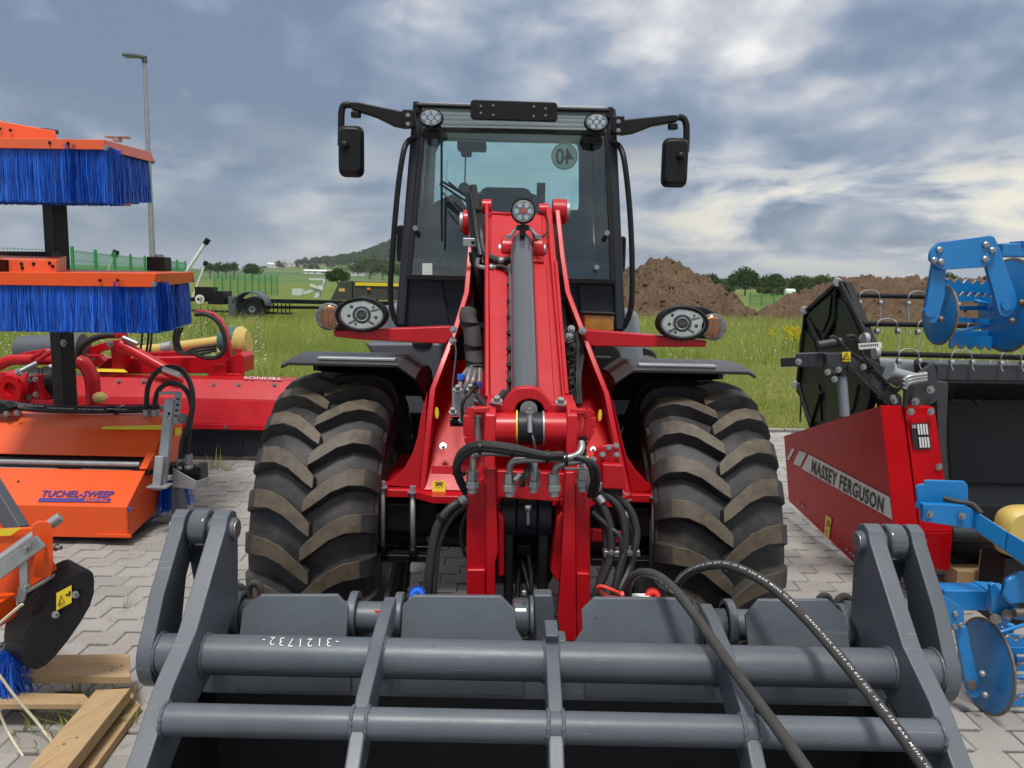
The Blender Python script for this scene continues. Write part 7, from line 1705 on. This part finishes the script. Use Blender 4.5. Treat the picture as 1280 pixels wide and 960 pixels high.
# reel shield (a real plate parallel to the machine's side, stiffened)
XS = 2.02
def sx(px, py, X=XS): return at_x(px, py, X)
hexo = [(1046, 352), (1006, 388), (999, 425), (996, 480), (1013, 535), (1040, 560), (1077, 530), (1087, 500), (1091, 455), (1086, 425), (1056, 352)]
B().prism([sx(*p) for p in hexo], (.045, 0, 0)).done('reel_shield', M['black'], GH, .006)
M['shieldgreen'] = principled('dark_shield_plastic', (.008, .010, .008), .35, var=.1, spec=.3)
for pts in (((1011, 392), (1041, 368), (1038, 395), (1030, 415), (1012, 405)), ((1049, 372), (1058, 380), (1080, 425), (1050, 425), (1045, 400)), ((1005, 410), (1018, 425), (1022, 440), (1002, 460)), ((1003, 480), (1025, 480), (1028, 525), (1015, 530)), ((1034, 478), (1074, 480), (1068, 512), (1040, 540), (1034, 525))):
    B().prism([sx(*p, XS) for p in pts], (-.010, 0, 0)).done('pressed_panel', M['shieldgreen'], GH, .008)
for a, c in (((1046, 354), (1007, 389)), ((1007, 389), (997, 480)), ((1050, 352), (1087, 427)), ((1087, 427), (1090, 458)), ((997, 480), (1014, 534)), ((1045, 362), (1043, 400)), ((1043, 400), (1030, 425)), ((1010, 398), (1024, 428)), ((1014, 530), (1026, 490))):
    B().beam(sx(*a, XS - .012), sx(*c, XS - .012), .028, .024, (1, 0, 0)).done('shield_rib', M['black'], GH, .008)
for (x, y) in ((1047, 353), (1005.5, 388), (994.5, 481), (1080.5, 423)): B().cyl(sx(x, y, XS - .03), sx(x, y, XS + .04), .028, n=18).done('reel_bearing', M['galv'], GH, .006)
b = B(); b.tube([sx(996, 488), sx(1001, 500), sx(1000, 528)], .006, 6); b.done('hanging_tine', M['black'], GH)
# reel bars with spring tines
def tine(x, y, Y, w=26, drop=40, parent=GH, zig=0):
    b = B(); a, c = x - w / 2, x + w / 2
    b.tube([P(a, y + 8, Y - .03), P(a + 1, y - 1, Y - .04), P(a + 5, y - 5.5, Y - .03), P(x, y - 7, Y - .03), P(c - 5, y - 5.5, Y - .03), P(c - 1, y - 1, Y - .04), P(c, y + 8, Y - .03)], .0034, 6)
    o = b.done('spring_tine', M['galv'], parent)
    for q_ in (a, c):
        B().cyl(P(q_ - 2, y + 9, Y - .03), P(q_ + 2, y + 9, Y - .03), .017, n=14).done('coil', M['galv'], o)
        B().tube([P(q_, y + 11, Y - .045), P(q_ + 1, y + 11 + drop * .6, Y - .05), P(q_ + 3, y + 11 + drop, Y - .08)], .003, 6, spl=False).done('tine_wire', M['galv'], o)
bars = [((1060, 369), (1400, 376), 4.75, (1087, 1148, 1210, 1265)), ((1078, 404.5), (1400, 411), 4.45, (1109, 1160, 1222, 1270)), ((1096, 442), (1400, 450), 4.30, (1136, 1202, 1264)), ((1085, 497), (1112, 498), 4.6, ())]
for a, c, Y, tn in bars:
    B().cyl(P(*a, Y), P(*c, Y), .0155, n=16).done('reel_bar', M['black'], GH)
    for x in tn: tine(x, a[1] + (x - a[0]) * .02, Y, drop=8 if Y < 4.35 else 36)
B().tube([P(1090, 459, 4.6), P(1160, 463, 4.6), P(1400, 466, 4.6)], .06, 20, spl=False).done('reel_shaft', M['body'], GH)
# reel arm
ag = M['tgrey']
def abeam(nm, a, c, w, h, Y0=4.1, Y1=None): return B().beam(P(*a, Y0), P(*c, Y1 or Y0), w, h).done(nm, ag, GH, .005)
abeam('reel_arm_end', (980, 453), (1000, 452), .06, .05, 4.3, 4.2); abeam('reel_arm', (996, 450), (1036, 449), .07, .075, 4.2, 4.12)
b = B(); b.prism([P(x, y, 4.05) for x, y in ((1033, 442), (1062, 441), (1072, 443), (1085, 455), (1128, 496), (1128, 508), (1115, 508), (1076, 468), (1060, 458), (1052, 463), (1046, 468), (1041, 460), (1033, 458))], (0, .07, 0)); b.done('bent_arm', ag, GH, .006)
B().cyl(P(1052, 468, 4.1), P(1056, 520, 4.1), .026).done('lift_ram', M['body'], GH, .004); B().cyl(P(1052, 460, 4.1), P(1052, 470, 4.1), .032).done('ram_collar', ag, GH, .004)
B().cyl(P(1022, 432, 4.1), P(1052, 427, 4.1), .024).done('adjust_ram', ag, GH, .004)
for (x, y) in ((1048, 462), (1079, 458.5), (1034.5, 465), (998, 452), (1118, 501), (1043, 474), (1116, 497)): B().bolt(P(x, y, 4.03), (0, -1, 0), .014, .012).done('arm_bolt', M['steel'], GH)
patch('yellow_sticker', P(1052.5, 440, 4.045), P(1063, 439.5, 4.045), P(1063, 452, 4.045), P(1052.5, 452, 4.045), M['yellow'], GH)
b = B(); q_ = P(1058, 446, 4.035); b.tube([q_ + V(-.02, 0, -.015), q_ + V(.0, 0, .02), q_ + V(.02, 0, -.015), q_ + V(-.02, 0, -.015)], .003, 5, spl=False); b.done('sticker_triangle', M['blackink'], GH)
lb_ = patch('white_tag', P(1072.5, 429.5, 4.0), P(1101, 427.5, 4.0), P(1102, 434.5, 4.0), P(1073.5, 437, 4.0), M['white'], GH, th=.004)
for k in range(9): B().box(P(1076 + k * 2.6, 432.6 - k * .2, 3.985), (.006, .002, .012)).done('tag_print', M['blackink'], lb_)
for (x, y) in ((1079, 424), (1092, 441)): B().cyl(P(x, y, 4.15), P(x + 6, y, 4.15), .036, n=20).done('bearing_cup', M['galv'], GH, .005)
b = B(); b.tube([P(x, y, 4.05) for x, y in ((1037, 422), (1043, 421), (1052, 430), (1060, 438), (1070, 445), (1085, 458), (1100, 474), (1118, 490), (1130, 478), (1140, 473))], .008, 8); b.done('arm_hose', M['rubber'], GH)
b = B(); b.tube([P(x, y, 4.04) for x, y in ((1058, 421), (1068, 420), (1075, 432), (1080, 446), (1096, 464), (1112, 482), (1122, 485), (1132, 474), (1145, 470))], .008, 8); b.done('arm_hose', M['rubber'], GH)
for k in range(3): B().tube([P(1130, 486 - k * 5, 4.0), P(1136, 479 - k * 4, 4.0), P(1148, 476 - k * 3.5, 4.0), P(1158, 474.5 - k * 3.5, 4.0)], .013, 10).done('hydraulic_pipe', M['steel'], GH)
B().tube([P(1132, 488, 4.0), P(1131.5, 500, 4.0), P(1131, 509, 4.0)], .012, 10).done('hydraulic_pipe', M['rubber'], GH)
for (x, y) in ((1088, 463), (1107, 484)): B().cyl(P(x, y, 4.03), P(x + 1, y + 1.5, 4.03), .022).done('cable_tie', M['black'], GH)
B().cyl(P(1113, 466, 4.1), P(1143, 474, 4.1), .035, n=24).done('galvanised_stub', M['galv'], GH); B().cyl(P(1111, 464, 4.1), P(1113.5, 465, 4.1), .052, n=28).done('stub_flange', M['galv'], GH)
b = B(); b.prism([P(x, y, 4.12) for x, y in ((1134, 478), (1168, 452), (1173, 478), (1174, 500), (1160, 508), (1131, 508))], (0, .03, 0)); b.done('bracket_plate', ag, GH, .004)
for (x, y) in ((1163, 487), (1144, 502)): B().bolt(P(x, y, 4.09), (0, -1, 0), .018, .014).done('bracket_bolt', M['steel'], GH)
abeam('arm_tail', (1075, 450), (1150, 492), .05, .06, 4.25, 4.2)
# yellow tank and timber below the table
YT_ = thing('yellow_tank', 'rounded yellow plastic tank under the header table at the right edge', 'tank', (P(1270, 700, 3.75).x, 3.75, 0))
b = B(); c_ = P(1290, 668, 3.75); b.rings([[c_ + V(math.copysign(abs(math.cos(a)) ** .6, math.cos(a)) * .15 * k, dy, math.copysign(abs(math.sin(a)) ** .6, math.sin(a)) * .135 * k) for a in [2 * math.pi * j / 36 for j in range(36)]] for dy, k in ((-.02, .82), (0, .95), (.03, 1), (.07, 1), (.10, .9))])
b.done('tank_body', M['yplastic'], YT_); B().cyl(c_ + V(.02, -.05, .02), c_ + V(.02, -.02, .02), .04, n=24).done('tank_cap', M['yplastic'], YT_, .005); B().box((c_.x, 3.85, (c_.z - .13) / 2), (.24, .2, c_.z - .13)).done('tank_stand', M['black'], YT_)
TB = thing('timber_block', 'short squared timber block under the grain header at the right edge', 'timber', (P(1255, 720, 3.9).x, 3.9, 0))
b = B(); p_ = P(1255, 719, 3.9); b.box((p_.x + .05, 3.95, p_.z / 2 + .04), (.18, .22, p_.z + .08)); b.done('block', M['wood'], TB, .004)
b = B(); b.box((p_.x + .12, 4.15, .11), (.5, .12, .10)); b.done('cross_timber', M['wood'], TB, .004)

# ---- blue rollers
bl_ = M['blue']
def wavy(nm, a, c, w, h, n, parent, th=.010, amp=.012, flip=1):
    """flat bar whose lower edge is cut in waves, rusty on the cut"""
    a, c = Vector(a), Vector(c); d = (c - a); L_ = d.length; u = d / L_; up = V(0, 0, 1); k_ = n * 8
    top = [a + d * (i / k_) + up * h / 2 for i in range(k_ + 1)]; bot = [a + d * (i / k_) - up * (h / 2 + amp * math.sin(2 * math.pi * n * i / k_)) * 1 for i in range(k_ + 1)]
    if flip < 0: top, bot = [a + d * (i / k_) + up * (h / 2 + amp * math.sin(2 * math.pi * n * i / k_)) for i in range(k_ + 1)], [a + d * (i / k_) - up * h / 2 for i in range(k_ + 1)]
    nv = u.cross(up).normalized() * th; o = B().prism(top + bot[::-1], nv).done(nm, bl_, parent)
    e = top if flip < 0 else bot
    B().tube([p + nv / 2 for p in e], th * .56, 6, spl=False).done('worn_edge', M['wornsteel'], o); return o
def disc(nm, c, ax, r, th, parent, wear=True):
    b = B(); b.lathe([(-th / 2, .002), (-th / 2, r * .96), (-th / 4, r), (th / 4, r), (th / 2, r * .96), (th / 2, .002)], c, ax, 56, cap=False); o = b.done(nm, bl_, parent)
    if wear:
        B().lathe([(-th * .55, r * .955), (-th * .3, r * 1.004), (th * .3, r * 1.004), (th * .55, r * .955)], c, ax, 56, cap=False).done('worn_rim', M['wornsteel'], o)
    return o
UR = thing('roller_section', 'upper blue roller section with bolted frame and wavy bars at the top right', 'roller', (P(1230, 400, 3.3).x, 3.3, 0))
Y = 3.25
def up_(x, y, Yq=Y): return P(x, y, Yq)
b = B(); b.prism([up_(x, y) for x, y in ((1163.5, 317), (1166, 311), (1174, 303), (1238, 294.5), (1243, 296), (1248, 306), (1246, 318), (1232, 334), (1178, 337.5), (1170, 333), (1163, 325))], (0, .022, 0)); b.done('frame_plate', bl_, UR, .003)
b = B(); b.prism([up_(x, y, Y + .024) for x, y in ((1167, 325), (1183, 335), (1181, 370), (1174, 397), (1170, 403), (1164, 404), (1159, 399), (1156, 390))], (0, .022, 0)); b.done('frame_leg', bl_, UR, .003)
b = B(); b.prism([up_(x, y, Y + .024) for x, y in ((1231, 325), (1249, 308), (1262, 345), (1271, 368), (1271, 382), (1265, 392), (1258, 396.5), (1250, 394), (1247, 385), (1242, 365))], (0, .022, 0)); b.done('frame_leg', bl_, UR, .003)
for (x, y) in ((1174, 312.5), (1167.5, 325.5), (1176, 327.5), (1232, 306), (1240, 313), (1231, 324)): B().lathe([(-.010, .004), (-.010, .008), (-.006, .0135), (0, .0135)], up_(x, y, Y - .001), (0, 1, 0), 20).done('frame_bolt', M['steel'], UR)
for (x, y) in ((1259, 381), (1163, 389)): B().lathe([(-.004, .02), (-.004, .024), (.02, .024)], up_(x, y, Y + .02), (0, 1, 0), 24).done('axle_boss', bl_, UR)
ax = V(.97, .24, 0)
cL, cR = up_(1175, 393, Y + .12), up_(1266, 382, Y + .10)
ax = V(1, .02, 0).normalized()
disc('roller_disc', cL, ax, .134, .012, UR); disc('roller_disc', cR + V(.0, .03, 0), V(1, .02, 0), .205, .012, UR)
for (x, y) in ((1176, 399), (1277, 378), (1265, 401)): B().sphere(up_(x, y, Y + .03), .014).done('hub_bolt', M['wornsteel'], UR)
for (x0, y0, x1, y1, h, fl_) in ((1181, 357, 1238, 361, .045, -1), (1190, 372, 1238, 374, .030, -1), (1186, 425, 1246, 428, .050, 1)): wavy('wavy_bar', up_(x0, y0, Y + .18), up_(x1, y1, Y + .22), .01, h, 5, UR, amp=.009, flip=fl_)
for (x0, y0, x1, y1, w) in ((1190, 364, 1237, 366, .025), (1194, 385, 1236, 385, .020), (1192, 399, 1237, 402, .022), (1188, 417, 1240, 418, .03)): B().beam(up_(x0, y0, Y + .22), up_(x1, y1, Y + .25), .02, w).done('cross_bar', bl_, UR, .003)
B().tube([up_(1187, 417, Y + .12), up_(1236, 406, Y + .14)], .009, 10, spl=False).done('tie_rod', bl_, UR); B().tube([up_(1215, 375, Y + .2), up_(1236, 380, Y + .18)], .008, 8, spl=False).done('tie_rod', bl_, UR)
B().beam(up_(1246, 313, Y + .3), up_(1400, 314, Y + .3), .08, .062).done('main_tube', M['blue'], UR, .008); B().box(up_(1278, 304.5, Y + .3), (.06, .1, .02)).done('tube_cap', bl_, UR, .003)
LR = thing('roller_harrow', 'blue roller harrow on the paving at the right edge with coupling arm and wavy ring', 'roller', (P(1240, 915, 2.9).x, 2.95, 0))
Y = 2.9
def lp_(x, y, Yq=Y): return P(x, y, Yq)
b = B(); b.prism([lp_(x, y, 3.0) for x, y in ((1156, 601), (1159, 600), (1206, 601.5), (1210, 606), (1211, 626), (1206, 632), (1154, 630))], (0, .012, 0)); b.done('guard_plate', bl_, LR, .005)
b = B(); b.prism([lp_(x, y, 2.98) for x, y in ((1145, 610), (1148, 606), (1157, 605), (1157, 632), (1150, 638), (1145, 634), (1147, 624))], (0, .012, 0)); b.done('guard_lug', bl_, LR, .004)
b = B(); b.prism([lp_(x, y, 2.92) for x, y in ((1154, 630), (1207, 632), (1222, 640), (1219, 662), (1154, 652))], (0, .03, 0)); b.done('coupling_plate', bl_, LR, .003)
def seg(a, c, Y0, Y1, w): return B().prism([lp_(a[0], a[1], Y0), lp_(c[0], c[1], Y1), lp_(c[2], c[3], Y1), lp_(a[2], a[3], Y0)], (0, .05, 0)).done('coupling_arm', bl_, LR, .004)
seg((1222, 640, 1219, 662), (1259, 664, 1256, 688), 2.9, 2.82, 0); seg((1260, 665, 1257, 689), (1330, 706, 1326, 738), 2.82, 2.66, 0)
for (x, y) in ((1162, 642.5), (1202, 645)): B().bolt(lp_(x, y, 2.91), (0, -1, 0), .012, .012).done('plate_bolt', M['steel'], LR)
B().tube([lp_(1179, 623, 2.97), lp_(1195, 627, 2.95), lp_(1215, 631, 2.93), lp_(1226, 642, 2.9)], .0115, 10).done('cable', M['rubber'], LR)
B().beam(lp_(1172, 745, 3.0), lp_(1240, 746, 3.0), .09, .085).done('square_tube', bl_, LR, .006)
B().beam(lp_(1238, 755, 3.0), lp_(1242, 733, 3.0), .11, .1, (0, 1, 0)).done('tube_end_plate', bl_, LR, .003)
b = B(); b.prism([lp_(x, y, 2.86) for x, y in ((1238, 731), (1243, 729), (1270, 762), (1270, 768), (1257, 784), (1250, 783), (1240, 768))], (0, .02, 0)); b.done('bracket', bl_, LR, .003)
b = B(); b.prism([lp_(x, y, 2.80) for x, y in ((1253, 745), (1258, 725), (1275, 716), (1320, 716), (1320, 752), (1262, 758))], (0, .03, 0)); b.done('curved_guard', bl_, LR, .02)
for (x, y) in ((1244.5, 773.5), (1259.5, 768)): 
    B().cyl(lp_(x, y, 2.83), lp_(x, y, 2.90), .021, n=6).done('big_nut', M['wornsteel'], LR)
B().cyl(lp_(1268, 766, 2.8), lp_(1295, 764, 2.8), .016, n=14).done('spindle', M['wornsteel'], LR)
b = B(); b.prism([lp_(x, y, 2.84) for x, y in ((1264, 764), (1272, 757), (1283, 768), (1281, 776), (1268, 774))], (0, .012, 0)); b.done('link_plate', bl_, LR, .002)
# leg and ring
b = B(); b.prism([lp_(x, y, 2.87) for x, y in ((1173, 740), (1198, 756), (1205, 762), (1206, 783), (1198, 790), (1190, 787), (1172, 745))], (0, .018, 0)); b.done('leg_plate', bl_, LR, .003)
b = B(); b.prism([lp_(x, y, 2.89) for x, y in ((1194, 786), (1209, 783), (1214, 810), (1226, 860), (1226, 868), (1220, 873), (1213, 872), (1209, 862), (1201, 820))], (0, .02, 0)); b.done('leg', bl_, LR, .003)
for (x, y) in ((1194, 767), (1193, 783), (1201, 781)): B().lathe([(-.008, .004), (-.008, .009), (0, .0115)], lp_(x, y, 2.868), (0, 1, 0), 18).done('leg_bolt', M['steel'], LR)
for (x, y) in ((1228, 842), (1231.5, 868.5)): B().sphere(lp_(x, y, 2.86), .0125).done('ring_bolt', M['galv'], LR)
B().lathe([(-.006, .012), (-.006, .018), (.01, .018)], lp_(1215, 856, 2.885), (0, 1, 0), 20).done('axle_boss', M['wornsteel'], LR)
cc = lp_(1229, 857, 2.95)
disc('roller_disc', V(cc.x, 2.95, .192), V(1, .0, .0), .190, .010, LR)
for (y0, Yq, h, fl_) in ((802, 3.02, .035, -1), (834, 2.98, .022, -1), (876, 2.93, .030, -1), (905, 2.90, .040, 1)): wavy('wavy_bar', lp_(1236 if y0 < 850 else 1256, y0, Yq), lp_(1400, y0 + 2, Yq - .05), .01, h, 9, LR, amp=.010, flip=fl_)
for (y0, y1) in ((846, 850), (874, 862)): B().tube([lp_(1250, y0, 2.95), lp_(1400, y1 - 12 if y0 > 860 else y1, 3.0)], .009, 10, spl=False).done('tie_rod', bl_, LR)
for (y0, Yq, w) in ((812, 3.1, .03), (824, 3.2, .02), (796, 3.3, .02)): B().beam(lp_(1238, y0, Yq), lp_(1400, y0 + 2, Yq), .02, w).done('cross_bar', bl_, LR, .002)
for (a, c) in (((1205, 782), (1300, 800)), ((1225, 798), (1300, 775)), ((1215, 788), (1280, 806))): B().tube([lp_(*a, 3.1), lp_(*c, 3.15)], .008, 8, spl=False).done('brace_rod', bl_, LR)
b = B(); b.tube([lp_(1232, 775, 3.2), lp_(1224, 790, 3.2), lp_(1228, 806, 3.2)], [.022, .016, .010], 8); b.done('spring_leg', bl_, LR); b = B(); b.tube([lp_(1262, 780, 3.15), lp_(1258, 800, 3.15), lp_(1250, 825, 3.15)], [.022, .018, .012], 8); b.done('spring_leg', bl_, LR)
B().lathe([(-.004, .11), (0, .13), (.004, .11)], lp_(1248, 818, 3.25), V(1, 0, 0), 40, cap=False).done('rear_ring', bl_, LR)

# ================================================================== AIR
def build_haze():
    m = bpy.data.materials.new('air'); m.use_nodes = True; n = N(m.node_tree)
    v = n('ShaderNodeVolumePrincipled', {'Color': (.80, .86, .95, 1), 'Density': .00018, 'Anisotropy': .2})
    n('ShaderNodeOutputMaterial', {'Volume': v.outputs[0]})
    o = B().box((0, 1100, 69), (5200, 2900, 141)).done('haze', m); stuff(o)
build_haze()
